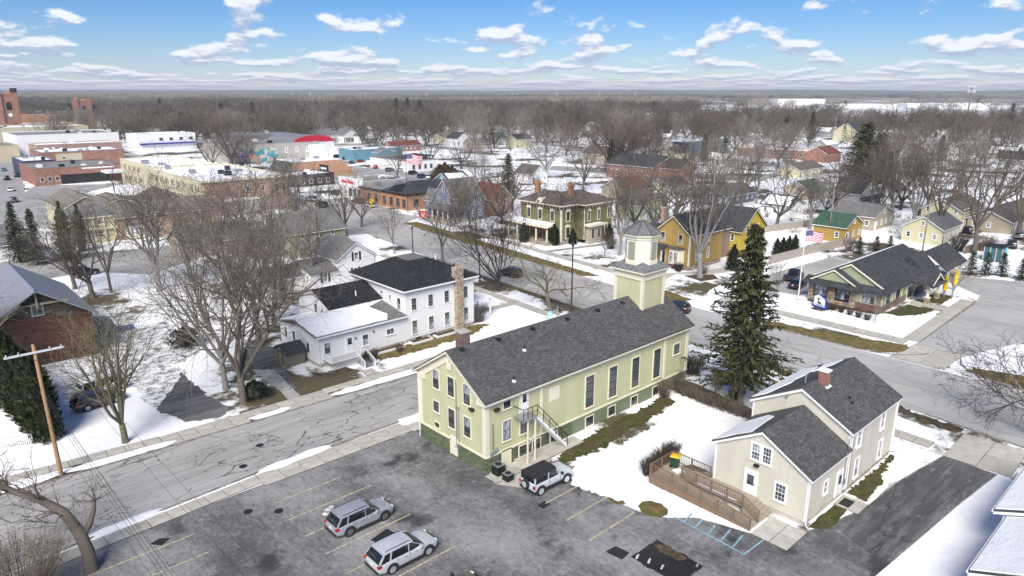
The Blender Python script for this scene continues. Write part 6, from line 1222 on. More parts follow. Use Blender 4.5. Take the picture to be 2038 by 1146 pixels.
 d = Bld('black_shop', 'low black shop with snowy flat roof below the mansard restaurant', 'building', 108, 232); flat(d, 111, 126, 232, 246, 3.8, 'dark_wood', .3, 'snow', 'black', 2, 19); d.win(111, 238, 2.0, '-x', 1.6, 1.2, WT, WT, 'curtain_glass'); winrow(d, '-y', 232, 112, 125, 4, 1.8, 1.4, 1.6); d.box('roof_sign', 'black', 122, 122.3, 229, 235, 5, 7.2); d.box('sign_face', 'sign_white', 121.9, 121.99, 230, 234, 5.6, 6.3)
 d = Bld('wine_shop', 'white-fronted shop with red sign lettering beside the brick restaurant', 'shop', 112, 190); flat(d, 112.5, 128, 189.5, 204, 5, 'grey_stucco', .6, 'gravel_roof', 'white_stucco', 5, 20); f = d.box('facade', 'white_stucco', 112.2, 112.48, 189.5, 204, 0, 6.4); plain('sign_red', (.6, .03, .02), .5, .1); rg = random.Random(4); y = 202.0
 for i in range(9):
  if i != 4:
   w = .42; d.put('sign_letter', MB().box(112.08, 112.19, y - w, y, 4.6, 4.6 + rg.choice((.75, 1.1, .75))).box(112.08, 112.19, y - w - .22, y - w - .02, 4.6, 5.1), 'sign_red', f)
  y -= .82
 winrow(d, '-x', 112.2, 190.5, 198, 3, 1.9, 1.8, 2.4, casing='black', sash='black')
 d = Bld('brick_restaurant', 'low orange brick restaurant with dark hipped roof behind the tall flag', 'restaurant', 110.5, 163); d.box('wall', 'orange_brick', 111, 131, 164, 188.8, 0, 4.2); d.box('cornice', 'black', 110.6, 131.4, 163.6, 189.2, 4.201, 4.6); d.box('roof_flat', 'gravel_roof', 111, 131, 176, 188.8, 4.601, 4.75)
 d.hip(111, 131.5, 164, 176, 4.6, 7.4, 'dark_shingle', .6, 6, None, .15, 'dark_metal'); d.put('roof_gable', MB().prism([(110.7, 166, 4.75), (110.7, 173, 4.75), (110.7, 169.5, 6.8)], (3.5, 0, 0)), 'dark_metal')
 for y in (165.5, 168.5, 172, 175.5, 180, 184): d.win(111, y, 1.9, '-x', 1.9, 2.6, 'orange_brick', 'black', 'glass', 2, 3, .1)
 for x in (114, 119, 124, 128): d.win(x, 164, 2.0, '-y', 1.8, 2.2, 'orange_brick', 'black', 'glass', 2, 2, .1)
 for x, y in ((118, 180), (122, 184), (115, 185)): d.box('rooftop_unit', 'steel', x - .9, x + .9, y - .7, y + .7, 4.75, 5.8)
 d = Bld('white_block_building', 'white low building with dark sloping roof behind the parked cars', 'building', 168, 248); d.box('wall', 'white_stucco', 168, 182, 246, 276, 0, 4.6); d.box('roof', 'gravel_roof', 167.8, 182.2, 245.8, 276.2, 4.601, 4.9); d.put('dark_roof', MB().slab([(170, 247, 4.95), (182, 247, 6.3), (182, 262, 6.3), (170, 262, 4.95)], .2), 'dark_shingle'); winrow(d, '-y', 246, 169, 181, 4, 2.0, 1.2, 1.8, casing='black')
 d = Bld('funeral_home', 'rambling tan and brick house with grey-brown roofs beyond the back street', 'house', 34, 173)
 d.gable(40, 62, 173.5, 184.5, 0, 5.3, 7.6, 'x', 'pink_brick', 'tan_shingle', .5, .5, .2, 'cream_trim'); d.gable(34, 44, 196, 216, 0, 5.2, 7.8, 'y', 'pale_yellow_siding', 'tan_shingle', .5, .5, .2, 'cream_trim'); d.gable(36, 52, 184.6, 197, 0, 5.5, 8.0, 'y', 'pale_yellow_siding', 'tan_shingle', .5, .5, .2, 'cream_trim'); d.gable(52, 62, 186, 204, 0, 5.3, 7.6, 'y', 'pink_brick', 'brown_shingle', .5, .5, .2, 'cream_trim')
 d.box('porch_wall', 'pale_yellow_siding', 31, 39.95, 174.5, 184, 0, 5.6); d.hip(31, 39.9, 174.5, 184, 5.6, 7.6, 'grey_shingle', .5, None, (35, 38.5, 178, 181), .2, 'cream_trim'); d.box('porch_fascia', 'cream_trim', 30.6, 40, 173.9, 174.4, 2.9, 3.3)
 for x in (31.2, 33.3, 35.5, 37.6, 39.6): d.box('porch_post', 'cream_trim', x - .13, x + .13, 173.95, 174.2, 0, 2.9); d.box('porch_post', 'cream_trim', x - .11, x + .11, 173.95, 174.2, 3.3, 5.6)
 m = MB().prism([(41.5, 173.5, .3), (42.3, 172.3, .3), (45.0, 172.3, .3), (45.8, 173.5, .3)], (0, 0, 3.0)); d.put('bay', m, 'cream_trim'); d.put('bay_roof', MB().prism([(41.3, 173.5, 3.301), (42.2, 172.0, 3.301), (45.1, 172.0, 3.301), (46, 173.5, 3.301)], (0, 0, .35)), 'grey_shingle')
 for x in (42.7, 43.65, 44.6): d.win(x, 172.3, 1.9, '-y', .85, 1.8, WT, WT, 'curtain_glass', 2, 1, .06)
 for x in (48.5, 53.5, 57.5): d.win(x, 173.5, 2.0, '-y', 1.1, 1.7, WT, WT, 'curtain_glass'); d.win(x, 173.5, 5.0, '-y', 1.0, 1.4, WT, WT, 'glass')
 for x in (32.3, 34.5, 36.8): d.win(x, 174.5, 1.8, '-y', .9, 1.6, WT, WT, 'glass'); d.win(x, 174.5, 4.5, '-y', .8, 1.2, WT, WT, 'glass')
 winrow(d, '-x', 34, 198, 214, 4, 3.6, 1.0, 1.6)
 d = Bld('snow_roof_annex', 'low annex with white snow-covered pyramid roof behind the rambling house', 'building', 50, 222); d.box('wall', 'tan_stucco', 48, 63, 220, 233, 0, 4); d.hip(48, 63, 220, 233, 4, 6.2, 'snow', .5, None, (54, 57, 226, 227)); d.box('roof_unit', 'steel', 52, 54, 228, 230, 5.2, 6.6)
 d = Bld('grey_roofed_house', 'low house with blue-gray shingle roof at the left edge behind the firs', 'house', 8, 168); d.gable(2, 22, 166, 178, 0, 3.6, 6.4, 'x', 'white_siding', 'grey_shingle', .5, .4, .18); d.box('brick_end', 'orange_brick', 8, 12, 165.7, 165.98, 0, 2.6); d.chimney(8, 173, .8, .8, 5.8, 7.4)
 d = Bld('olive_house', 'olive green house with grey roof half hidden by bare branches', 'house', 60, 132); siding('olive_siding', (.27, .28, .17), .14)
 d.gable(60, 72, 130, 140, 0, 5.2, 8.4, 'x', 'olive_siding', 'grey_shingle', .4, .4, .18, 'cream_trim'); winrow(d, '-y', 130, 61, 71, 4, 2, .9, 1.5); winrow(d, '-y', 130, 61, 71, 3, 4.4, .8, 1.2); d.shed('porch_roof', [(60, 127.2, 2.7), (72, 127.2, 2.7), (72, 130, 3.5), (60, 130, 3.5)], 'grey_shingle')
 for x in (60.3, 64, 68, 71.7): d.box('porch_post', WT, x - .12, x + .12, 127.3, 127.5, 0, 2.65)
 d = Bld('low_grey_house', 'low house with long grey roof behind the yard trees', 'house', 50, 142); d.gable(44, 58, 144, 152, 0, 3.2, 5.8, 'x', 'tan_siding', 'grey_shingle', .4, .4, .18)
downtown()
# ---- houses among the trees, each with its own place, size, colours
HOUSES = []
def house(px, py, L, W, eave, ridge, axis, wall, roof, label, storeys=1, porch=None, snow=0, chim=0, name='house', brk=None):
 p = P(px, py); b = Bld(name, label, 'house', p.x, p.y, 0, True); a = (L if axis == 'x' else W) / 2; c = (W if axis == 'x' else L) / 2
 r = b.gable(-a, a, -c, c, 0, eave, ridge, axis, wall, roof, .4, .4, .18, 'white_trim')
 n = max(2, int(2 * a / 2.6)); m_ = max(2, int(2 * c / 2.6)); rg = random.Random(int(px * 7 + py))
 for st in range(storeys):
  z = 1.7 + st * 2.7
  for i in range(n):
   if rg.random() < .8: b.win(-a + 2 * a * (i + .5) / n, -c, z, '-y', .95, 1.35, WT, WT, rg.choice(('glass', 'curtain_glass')), 2, 1, .1)
  for i in range(m_):
   if rg.random() < .8: b.win(-a, -c + 2 * c * (i + .5) / m_, z, '-x', .95, 1.35, WT, WT, rg.choice(('glass', 'curtain_glass')), 2, 1, .1)
 if axis == 'x' and ridge - eave > 2: b.win(-a, 0, eave + .75, '-x', .8, 1.0, WT, WT, 'glass', 2, 1, .1)
 if axis == 'y' and ridge - eave > 2: b.win(0, -c, eave + .75, '-y', .8, 1.0, WT, WT, 'glass', 2, 1, .1)
 b.door(-a + .9, -c, .1, '-y', .95, 2.0, rg.choice(('maroon', 'white_trim', 'dark_metal')), WT)
 if porch:
  b.shed('porch_roof', [(-a, -c - 2.2, 2.6), (a, -c - 2.2, 2.6), (a, -c, 3.2), (-a, -c, 3.2)], roof); b.box('porch_deck', 'grey_wood', -a, a, -c - 2.1, -c - .01, 0, .4)
  for i in range(4): x = -a + .2 + (2 * a - .4) * i / 3; b.box('porch_post', WT, x - .1, x + .1, -c - 2.1, -c - 1.9, .401, 2.58)
 if snow:
  if axis == 'x': q = lambda x, t: (x, c + .35 - (c + .35) * t, eave + .18 - (ridge - eave) / c * .35 + (ridge - eave) / c * (c + .35) * t); b.snow([q(-a, 0), q(a, 0), q(a * .96, .95), q(-a * .96, .9)], int(px), .07, .4, .8, r)
  else: q = lambda y, t, s: (s * (a + .35 - (a + .35) * t), y, eave + .18 - (ridge - eave) / a * .35 + (ridge - eave) / a * (a + .35) * t); b.snow([q(-c, 0, 1), q(c, 0, 1), q(c * .96, .95, 1), q(-c * .96, .9, 1)], int(px), .07, .4, .8, r)
  if snow > 1:
   if axis == 'x': q = lambda x, t: (x, -c - .35 + (c + .35) * t, eave + .18 - (ridge - eave) / c * .35 + (ridge - eave) / c * (c + .35) * t); b.snow([q(-a, .05), q(a, .05), q(a * .9, .8), q(-a * .9, .9)], int(px) + 1, .07, .4, .8, r)
   else: b.snow([q(-c, 0, -1), q(c, 0, -1), q(c * .96, .95, -1), q(-c * .96, .9, -1)], int(px) + 1, .07, .4, .8, r)
 if chim: b.chimney(a * .3, 0, .8, .8, ridge - .8, ridge + 1.3, 'chimney_brick', 'concrete', r)
 HOUSES.append((p.x, p.y, max(a, c))); return b
def far_houses():
 H_ = house
 H_(1057, 362, 9, 8, 3.6, 6.4, 'y', 'white_siding', 'brown_shingle', 'small white cottage with brown roof behind the mansion chimneys', 1, None, 0)
 H_(1245, 402, 11, 10, 4.6, 7.6, 'x', 'tan_siding', 'red_shingle', 'house with maroon hipped-looking roof right of the mansion', 1, None, 0, 1)
 H_(1275, 436, 9, 10, 4.6, 7.2, 'y', 'pale_green_siding', 'grey_shingle', 'pale green gabled house right behind the moss green mansion', 2)
 H_(1290, 386, 6, 7, 3.4, 5.4, 'y', 'pale_green_siding', 'grey_shingle', 'tiny pale green gabled cottage below the brick apartment block', 1)
 H_(1445, 402, 17, 9, 3.0, 5.4, 'x', 'blue_grey_siding', 'grey_shingle', 'long dark blue-grey ranch house with snow behind it', 1, None, 0)
 H_(1555, 428, 8, 8, 3.2, 5.4, 'y', 'white_siding', 'dark_shingle', 'white garage with snowy roof and carport behind the yellow house', 1, None, 2)
 H_(1600, 392, 11, 8, 3.2, 5.4, 'x', 'tan_siding', 'green_shingle', 'tan bungalow with pale green roof and snowy porch', 1, 1, 1)
 H_(1592, 348, 20, 9, 3.0, 5.2, 'x', 'pale_yellow_siding', 'brown_shingle', 'long low yellow-tan ranch house with brown roof and chimney', 1, None, 0, 1)
 H_(1700, 408, 8, 14, 4.4, 7.8, 'y', 'grey_siding', 'dark_shingle', 'grey gabled bungalow with snowy porch roof below the big spruce', 1, 1, 1)
 H_(1665, 474, 7, 9, 3.6, 5.8, 'y', 'gold_siding', 'green_shingle', 'gold cottage with dark green roof behind the white fence', 1)
 H_(1715, 448, 10, 12, 3.4, 5.6, 'y', 'tan_siding', 'grey_shingle', 'wide tan garage with pale shingle roof beside the gold cottage', 1)
 H_(1850, 476, 12, 8, 3.6, 6.0, 'x', 'pale_yellow_siding', 'grey_shingle', 'cream house with snowy lean-to behind the bank', 1, None, 1)
 H_(1890, 446, 16, 9, 4.6, 7.2, 'x', 'pale_yellow_siding', 'brown_shingle', 'two-storey cream house with brick chimney behind the cream lean-to house', 2, None, 0, 1)
 H_(2000, 446, 30, 9, 3.0, 5.0, 'x', 'tan_siding', 'brown_shingle', 'long brown-roofed ranch house at the right edge', 1)
 H_(1765, 398, 11, 8, 3.4, 5.6, 'x', 'white_siding', 'dark_shingle', 'low white house under bare trees right of the grey bungalow', 1)
 H_(1960, 308, 24, 11, 3.6, 6.2, 'x', 'tan_siding', 'brown_shingle', 'wide ranch house with brown roof near the right-hand snow field', 1)
 H_(1795, 290, 20, 13, 4.2, 7.6, 'y', 'white_siding', 'grey_shingle', 'white gabled house right of the yellow hall', 1, None, 1)
 b = H_(1705, 280, 40, 16, 7, 13, 'x', 'pale_yellow_siding', 'dark_shingle', 'large pale yellow hall with steep dark roof in the distance', 2, None, 0, 0, 'hall')
 H_(1640, 300, 15, 9, 3.6, 6.2, 'x', 'grey_siding', 'grey_shingle', 'grey ranch house beside the low red brick building', 1, None, 2)
 H_(1265, 300, 10, 9, 5.6, 8.8, 'y', 'white_siding', 'grey_shingle', 'tall white gabled house above the brick apartment block', 2, 1)
 H_(1318, 268, 14, 10, 5.0, 8.5, 'x', 'white_siding', 'dark_shingle', 'white house with black roof left of the blue building', 2, None, 1)
 H_(1240, 268, 12, 10, 5.2, 8.6, 'y', 'grey_siding', 'grey_shingle', 'grey gabled house half hidden by trees above the spruces', 2)
 H_(1175, 285, 11, 10, 4.6, 8.0, 'y', 'white_siding', 'grey_shingle', 'white gabled house among trees left of the spruces', 1)
 H_(1118, 268, 13, 10, 5.0, 8.2, 'x', 'white_siding', 'red_shingle', 'white house with red roof in the middle distance', 2)
 H_(1110, 250, 8, 8, 6.0, 10.0, 'y', 'white_siding', 'grey_shingle', 'narrow tall white house far off in the middle trees', 2)
 H_(1372, 252, 16, 11, 4.6, 7.6, 'x', 'white_siding', 'white_stucco', 'white house with snowy roof beyond the blue building', 1, 1, 2)
 H_(1450, 256, 14, 11, 4.8, 8.2, 'y', 'white_siding', 'dark_shingle', 'white gabled house with dark roof right of the snowy-roofed house', 2, None, 1)
 H_(1482, 258, 14, 11, 5.6, 9.0, 'x', 'white_siding', 'white_stucco', 'big white house with snowy roof far off right of centre', 2, None, 2)
 H_(1500, 290, 12, 9, 3.6, 6.0, 'x', 'grey_siding', 'grey_shingle', 'small grey house left of the low red brick building', 1, None, 2)
 H_(600, 286, 13, 10, 4.4, 7.4, 'x', 'tan_siding', 'grey_shingle', 'tan house with grey roof and porch directly behind the red gable', 1, 1)
 H_(640, 284, 14, 11, 5.0, 8.4, 'x', 'white_siding', 'grey_shingle', 'white house with columned porch right of the tan porch house', 2, 1)
 H_(690, 282, 13, 12, 5.0, 8.6, 'y', 'white_siding', 'grey_shingle', 'white house with grey cross gable, middle of the porch row', 2, 1)
 H_(728, 284, 11, 11, 4.8, 8.2, 'y', 'white_siding', 'grey_shingle', 'white gabled house at the right end of the porch row', 1, 1)
 H_(585, 268, 12, 10, 6.0, 9.4, 'x', 'gold_siding', 'red_shingle', 'two-storey golden house with red roof above the grey vaulted hall', 2)
 H_(527, 284, 7, 9, 5.0, 8.4, 'y', 'white_siding', 'grey_shingle', 'narrow white gabled house above the mural building', 2)
 H_(555, 292, 14, 8, 3.2, 5.2, 'x', 'gold_siding', 'white_stucco', 'low golden building with snowy roof left of the grey vaulted hall', 1, None, 2)
 H_(490, 282, 14, 9, 4.0, 6.6, 'x', 'red_brick', 'dark_shingle', 'red brick house with dark roof left of the narrow white house', 1)
 H_(465, 264, 11, 10, 5.4, 9.0, 'y', 'pale_yellow_siding', 'brown_shingle', 'pale yellow gabled house with brown side roof downtown', 2)
 H_(385, 268, 14, 11, 4.6, 8.2, 'y', 'pale_yellow_siding', 'dark_shingle', 'cream gabled house left of the dark cross-roofed one', 2)
 H_(350, 262, 16, 11, 5.4, 8.8, 'x', 'white_siding', 'grey_shingle', 'white house with pale grey roof left of the cream gabled house', 2)
 H_(425, 262, 16, 10, 5.0, 8.2, 'x', 'white_siding', 'dark_shingle', 'white house with black roof right of the cream gabled house', 2)
 H_(212, 252, 15, 12, 6.0, 11, 'y', 'white_siding', 'grey_shingle', 'white gabled house with grey roof near the brick church', 2)
 H_(160, 252, 12, 10, 4.0, 7.0, 'x', 'white_siding', 'dark_shingle', 'small white porch house under the dark fir downtown', 1, 1, 2)
 H_(768, 272, 12, 10, 4.6, 7.6, 'y', 'white_siding', 'grey_shingle', 'white gabled house alone right of the porch row', 1)
 H_(800, 300, 20, 10, 3.4, 5.6, 'x', 'red_brick', 'red_shingle', 'long low brick house with faded red roof in the middle', 1)
 H_(885, 282, 12, 10, 3.8, 6.2, 'x', 'pale_yellow_siding', 'tan_shingle', 'pale yellow bungalow beside the small white houses', 1)
 H_(912, 288, 11, 10, 4.4, 7.8, 'y', 'white_siding', 'dark_shingle', 'white gabled house with black roof in the middle distance', 1, None, 0)
 H_(950, 296, 13, 10, 3.6, 6.4, 'x', 'tan_siding', 'tan_shingle', 'tan bungalow with pale roof right of the black-roofed gable', 1)
 H_(985, 285, 12, 10, 4.0, 7.0, 'x', 'grey_siding', 'green_shingle', 'grey house with green roof under the trees at mid centre', 1)
 H_(840, 250, 30, 12, 4.5, 6.5, 'x', 'brown_brick', 'white_stucco', 'long brick building with snowy roof far behind the dark firs', 1, None, 2)
 H_(900, 372, 9, 8, 3.0, 5.2, 'x', 'teal_wall', 'dark_shingle', 'small teal garage with snow above the Victorian house', 1, None, 2)
 H_(985, 380, 8, 7, 2.8, 4.8, 'x', 'grey_siding', 'dark_shingle', 'little grey garage left of the white cottage', 1, None, 2)
 H_(1330, 385, 10, 8, 3.2, 5.2, 'x', 'grey_siding', 'dark_shingle', 'small dark-roofed house hidden by trees behind the yellow house', 1)
 H_(1640, 272, 12, 9, 4, 7, 'y', 'grey_siding', 'grey_shingle', 'pale grey gabled house left of the yellow hall', 1, None, 2)
 b = Bld('brick_apartments', 'two-storey red brick apartment block with dark roof behind the mansion', 'apartment block', 216, 160, 0)
 b.gable(216, 236, 158, 180, 0, 5.4, 8.8, 'y', 'red_brick', 'dark_shingle', .5, .5, .2); winrow(b, '-x', 216, 159, 179, 7, 4.0, 1.0, 1.4); winrow(b, '-x', 216, 159, 179, 7, 1.5, 1.0, 1.3); winrow(b, '-y', 158, 219, 233, 3, 4, 1, 1.4)
 b.gable(222, 232, 150, 157.9, 0, 5.0, 8.0, 'y', 'red_brick', 'dark_shingle', .5, .5, .2)
 b = Bld('blue_building', 'blue and green low building with snow-covered flat roof', 'building', 335, 222); flat(b, 336, 378, 224, 240, 5.5, 'teal_wall', .4, 'snow', 'white_stucco', 2, 31); b.box('blue_front', 'navy', 335.8, 335.99, 224, 233, 0, 5.6); b.box('grey_front', 'grey_stucco', 335.8, 335.99, 233, 240, 0, 5.6); b.win(335.8, 226.5, 3, '-x', 2, 2, WT, WT, 'glass'); b.win(335.8, 230.5, 3, '-x', 2, 2, WT, WT, 'glass'); winrow(b, '-y', 224, 340, 376, 7, 3.4, 1.6, 1.6)
 b = Bld('red_brick_school', 'long low red brick building with snowy roof right of centre', 'building', 338, 165); flat(b, 342, 352, 158, 196, 4, 'red_brick', .4, 'snow', 'white_stucco', 2, 32); winrow(b, '-x', 342, 160, 194, 9, 2.2, 1.6, 1.6); b.gable(336, 350, 146, 157.9, 0, 4, 7, 'x', 'red_brick', 'red_shingle', .4, .4, .2)
 for i, (a, z, w, lab) in enumerate((((1552, 1638), 198, 13, 'far white warehouse, tallest and leftmost of the row'), ((1660, 1780), 206, 10, 'far white warehouse, widest in the middle of the row'), ((1808, 1850), 204, 9, 'far small white warehouse between the two wide ones'), ((1875, 1962), 207, 12, 'far white warehouse at the right of the row, beside the mast'), ((1455, 1510), 208, 8, 'far low white shed left of the warehouses'), ((1400, 1440), 212, 7, 'far small white shed, leftmost of all the pale sheds'))):
  p = P((a[0] + a[1]) / 2, z + 11); d = p.length; L = (a[1] - a[0]) / FPX * d; b = Bld('warehouse', lab, 'warehouse', p.x, p.y, R(HEAD - 90) + R(4), True, 'far white warehouses'); flat(b, -L / 2, L / 2, 0, 60, w * d / 1800, 'white_stucco', .6, 'snow', 'white_stucco', 3, i)
far_houses()
# ================================================================== vehicles
def paint(key, col, rough=.28, metal=.0): return plain(key, col, rough, .03, .8, metal, .5, .8)
paint('silver_paint', (.40, .42, .44), .3, .35); paint('pale_silver_paint', (.56, .585, .60), .28, .25); paint('white_paint', (.52, .57, .60), .35); paint('black_paint', (.012, .013, .016), .2); paint('plum_paint', (.07, .05, .055), .25, .3); paint('red_paint', (.28, .02, .025), .25); paint('burgundy_paint', (.11, .015, .025), .25); paint('grey_paint', (.14, .145, .15), .3, .4); paint('blue_paint_car', (.03, .06, .16), .25); paint('snow_white_paint', (.75, .76, .77), .35)
plain('plate', (.75, .76, .72), .5, .05); plain('cladding', (.028, .028, .03), .7, .15)
def car(label, col, x, y, head, kind='suv', L=5.0, Wd=1.94, Hh=1.75, wb=3.03, far=False, group=None, name=None, rimmat='rim', extra=(), roofcol=None):
 """x, y centre; nose towards head (radians)"""
 o = thing(name or {'suv': 'suv', 'sedan': 'car', 'off': 'off_road_car', 'van': 'van', 'pickup': 'pickup_truck'}[kind], label, {'suv': 'SUV', 'sedan': 'car', 'off': 'SUV', 'van': 'van', 'pickup': 'truck'}[kind], (x, y, .0), head, group)
 hw = Wd / 2; f = L / 2; r_w = .40 if kind in ('suv', 'pickup', 'van') else .43 if kind == 'off' else .335
 key = (kind, L, Wd, Hh, wb, str(col), str(roofcol), rimmat, far)
 xf, xr = wb / 2 + .08, -wb / 2 + .08
 zb = .26 if kind != 'off' else .45
 if kind == 'off': zbelt, zh, zr, prof = 1.22, 1.14, Hh, 0
 elif kind == 'sedan': zbelt, zh, zr = .95, .88, Hh
 else: zbelt, zh, zr = 1.13, 1.07, Hh
 if kind == 'off': st = [(-f + .25, .62, zbelt - .04, .88), (-f + .3, .5, zbelt, .95), (-f + .9, zb, zbelt, .97), (.3, zb, zbelt, .98), (.75, zb, zbelt - .0, .98), (.9, zb, zh + .04, .98), (f - .3, .48, zh, .96), (f - .06, .55, zh - .04, .9), (f, .62, zh - .12, .86)]
 elif kind == 'sedan': st = [(-f, .45, .72, .74), (-f + .08, .34, .88, .86), (-f + .5, zb, .96, .95), (-1.0, zb, zbelt, 1), (.5, zb, zbelt - .02, 1), (1.05, zb, zbelt - .05, 1), (1.3, zb, .88, .99), (f - .35, .3, .76, .93), (f - .08, .34, .66, .82), (f, .42, .58, .68)]
 elif kind == 'van': st = [(-f, .45, zbelt - .05, .9), (-f + .1, .36, zbelt, .96), (-f + .8, zb, zbelt, 1), (1.2, zb, zbelt, 1), (1.7, zb, zbelt - .06, .98), (f - .3, .3, .86, .92), (f - .04, .36, .72, .8), (f, .45, .64, .7)]
 else: st = [(-f, .48, .86, .80), (-f + .07, .40, .98, .90), (-f + .35, .34, zbelt - .02, .96), (-f + .8, zb, zbelt, 1), (-.3, zb, zbelt, 1), (.75, zb, zbelt - .02, 1), (1.2, zb, zbelt - .04, .995), (1.4, zb, zh + .02, .985), (f - .75, zb, zh - .02, .96), (f - .3, .32, zh - .1, .9), (f - .07, .4, zh - .2, .82), (f, .48, zh - .32, .72)]
 def body(m):
  n = 10; o_ = len(m.v)
  for xx, b_, t_, k in st:
   h = t_ - b_; w = hw * k
   sec = [(-.86 * w, b_), (-.97 * w, b_ + .1 * h), (-w, b_ + .38 * h), (-.985 * w, b_ + .72 * h), (-.93 * w, b_ + .94 * h)]
   sec += [(-.84 * w, t_ + .0), (.84 * w, t_), (.93 * w, b_ + .94 * h), (.985 * w, b_ + .72 * h), (w, b_ + .38 * h), (.97 * w, b_ + .1 * h), (.86 * w, b_)]
   for yy, zz in sec: m.v.append((xx, yy, zz))
  n = 12
  for i in range(len(st) - 1):
   for j in range(n): m.f.append((o_ + i * n + j, o_ + i * n + (j + 1) % n, o_ + (i + 1) * n + (j + 1) % n, o_ + (i + 1) * n + j))
  m.f.append(tuple(range(o_, o_ + n))); m.f.append(tuple(range(o_ + (len(st) - 1) * n, o_ + len(st) * n))[::-1])
 if kind == 'off': gh = [(-f + .32, .90, .84, zr - .04), (-f + .42, .90, .84, zr - .02), (.35, .90, .84, zr), (.72, .90, .80, zr - .52)]; A = (.40, .78)
 elif kind == 'sedan': gh = [(-f + .55, .86, .66, zbelt + .02), (-.95, .88, .68, zr - .03), (-.2, .89, .69, zr), (.35, .89, .68, zr - .03), (1.12, .88, .72, zbelt - .01)]
 elif kind == 'van': gh = [(-f + .06, .9, .80, zr - .12), (-f + .25, .92, .82, zr), (.9, .92, .82, zr), (1.85, .9, .76, zbelt - .04)]
 elif kind == 'pickup': gh = [(-.55, .9, .74, zr - .05), (-.4, .9, .76, zr), (.55, .9, .76, zr - .02), (1.3, .88, .74, zbelt - .02)]
 else: gh = [(-f + .12, .88, .80, zbelt + .06), (-f + .52, .90, .75, zr - .08), (-f + .8, .90, .75, zr - .03), (-.4, .905, .765, zr), (.35, .90, .75, zr - .05), (1.28, .89, .74, zbelt - .02)]
 def green(m):
  o_ = len(m.v)
  for xx, kb, kt, zt in gh:
   for yy, zz in ((-kb * hw, zbelt - .06), (-(kt + .06) * hw, zt - .12 if zt > zbelt + .2 else zt), (-kt * hw, zt), (kt * hw, zt), ((kt + .06) * hw, zt - .12 if zt > zbelt + .2 else zt), (kb * hw, zbelt - .06)): m.v.append((xx, yy, zz))
  for i in range(len(gh) - 1):
   for j in range(6): m.f.append((o_ + i * 6 + j, o_ + i * 6 + (j + 1) % 6, o_ + i * 6 + 6 + (j + 1) % 6, o_ + i * 6 + 6 + j))
  m.f.append(tuple(range(o_, o_ + 6))); m.f.append(tuple(range(o_ + 6 * len(gh) - 6, o_ + 6 * len(gh)))[::-1])
 def roofp(m):
  g = [q for q in gh if q[3] > zbelt + .35]; o_ = len(m.v)
  g = [(g[0][0] - .03,) + g[0][1:]] + g + [(g[-1][0] + .05,) + g[-1][1:]] if kind != 'off' else [(g[0][0] - .04,) + g[0][1:], (g[1][0],) + g[1][1:], (g[2][0] + .06,) + g[2][1:]]
  for xx, kb, kt, zt in g:
   for yy, zz in ((-(kt + .05) * hw, zt - .075), (-(kt + .0) * hw, zt + .012), (-.4 * kt * hw, zt + .045), (.4 * kt * hw, zt + .045), (kt * hw, zt + .012), ((kt + .05) * hw, zt - .075)): m.v.append((xx, yy, zz))
  for i in range(len(g) - 1):
   for j in range(6): m.f.append((o_ + i * 6 + j, o_ + i * 6 + (j + 1) % 6, o_ + i * 6 + 6 + (j + 1) % 6, o_ + i * 6 + 6 + j))
  m.f.append(tuple(range(o_, o_ + 6))); m.f.append(tuple(range(o_ + 6 * len(g) - 6, o_ + 6 * len(g)))[::-1])
 def pillars():
  if kind == 'suv': xs = ((gh[0][0] + .02, gh[1][0] + .0, .17), (-f + .98, -f + 1.14, .13), (-.02, .0, .07), (1.24, gh[4][0] + .02, .07))
  elif kind == 'off': xs = ((-f + .34, -f + .36, .16), (-.55, -.5, .12), (.68, .38, .08))
  elif kind == 'sedan': xs = ((-f + .62, -.98, .14), (-.3, -.25, .07), (1.08, .38, .06))
  elif kind == 'van': xs = ((-f + .1, -f + .22, .14), (-1.1, -1.0, .1), (.3, .3, .09), (1.75, .92, .08))
  else: xs = ((-.5, -.42, .12), (.35, .35, .07), (1.25, .58, .07))
  def side(xx, z):
   for a, c in zip(gh, gh[1:]):
    if a[0] <= xx <= c[0]: t = (xx - a[0]) / max(1e-6, c[0] - a[0]); return [a[i] + (c[i] - a[i]) * t for i in range(4)]
   return gh[0] if xx < gh[0][0] else gh[-1]
  for xb, xt, w in xs:
   gb, gt = side(xb, 0), side(xt, 1)
   for s in (-1, 1):
    y0, y1 = s * (gb[1] * hw + .012), s * ((gt[2] + .06) * hw + .012); z1 = max(zbelt + .02, gt[3] - .1)
    S(('pil', xb, s), 'pillar', col, lambda m: m.add([(xb - w / 2, y0, zbelt - .05), (xb + w / 2, y0, zbelt - .05), (xt + w / 2, y1, z1), (xt - w / 2, y1, z1), (xb - w / 2, y0 - s * .05, zbelt - .05), (xb + w / 2, y0 - s * .05, zbelt - .05), (xt + w / 2, y1 - s * .05, z1), (xt - w / 2, y1 - s * .05, z1)], [(0, 1, 2, 3), (4, 5, 6, 7), (0, 1, 5, 4), (1, 2, 6, 5), (2, 3, 7, 6), (3, 0, 4, 7)]), smooth=False)
 def S(k, name, mat, fn, par=o, loc=(0, 0, 0), smooth=True, rz=0):
  kk = key + (k,); new = kk not in CACHE; q = shared(kk, name, mat, fn, par, loc, rz, smooth)
  if new and smooth: q.data.set_sharp_from_angle(angle=R(44))
  return q
 bd = S('body', 'body', col, body); S('green', 'glazing', 'car_glass', green); S('roof', 'roof', roofcol or col, roofp)
 pillars()
 def tyre(m): m.lathe((0, 0, 0), [(r_w * .62, -.12), (r_w * .93, -.12), (r_w, -.08), (r_w, .08), (r_w * .93, .12), (r_w * .62, .12)], 20, 'y')
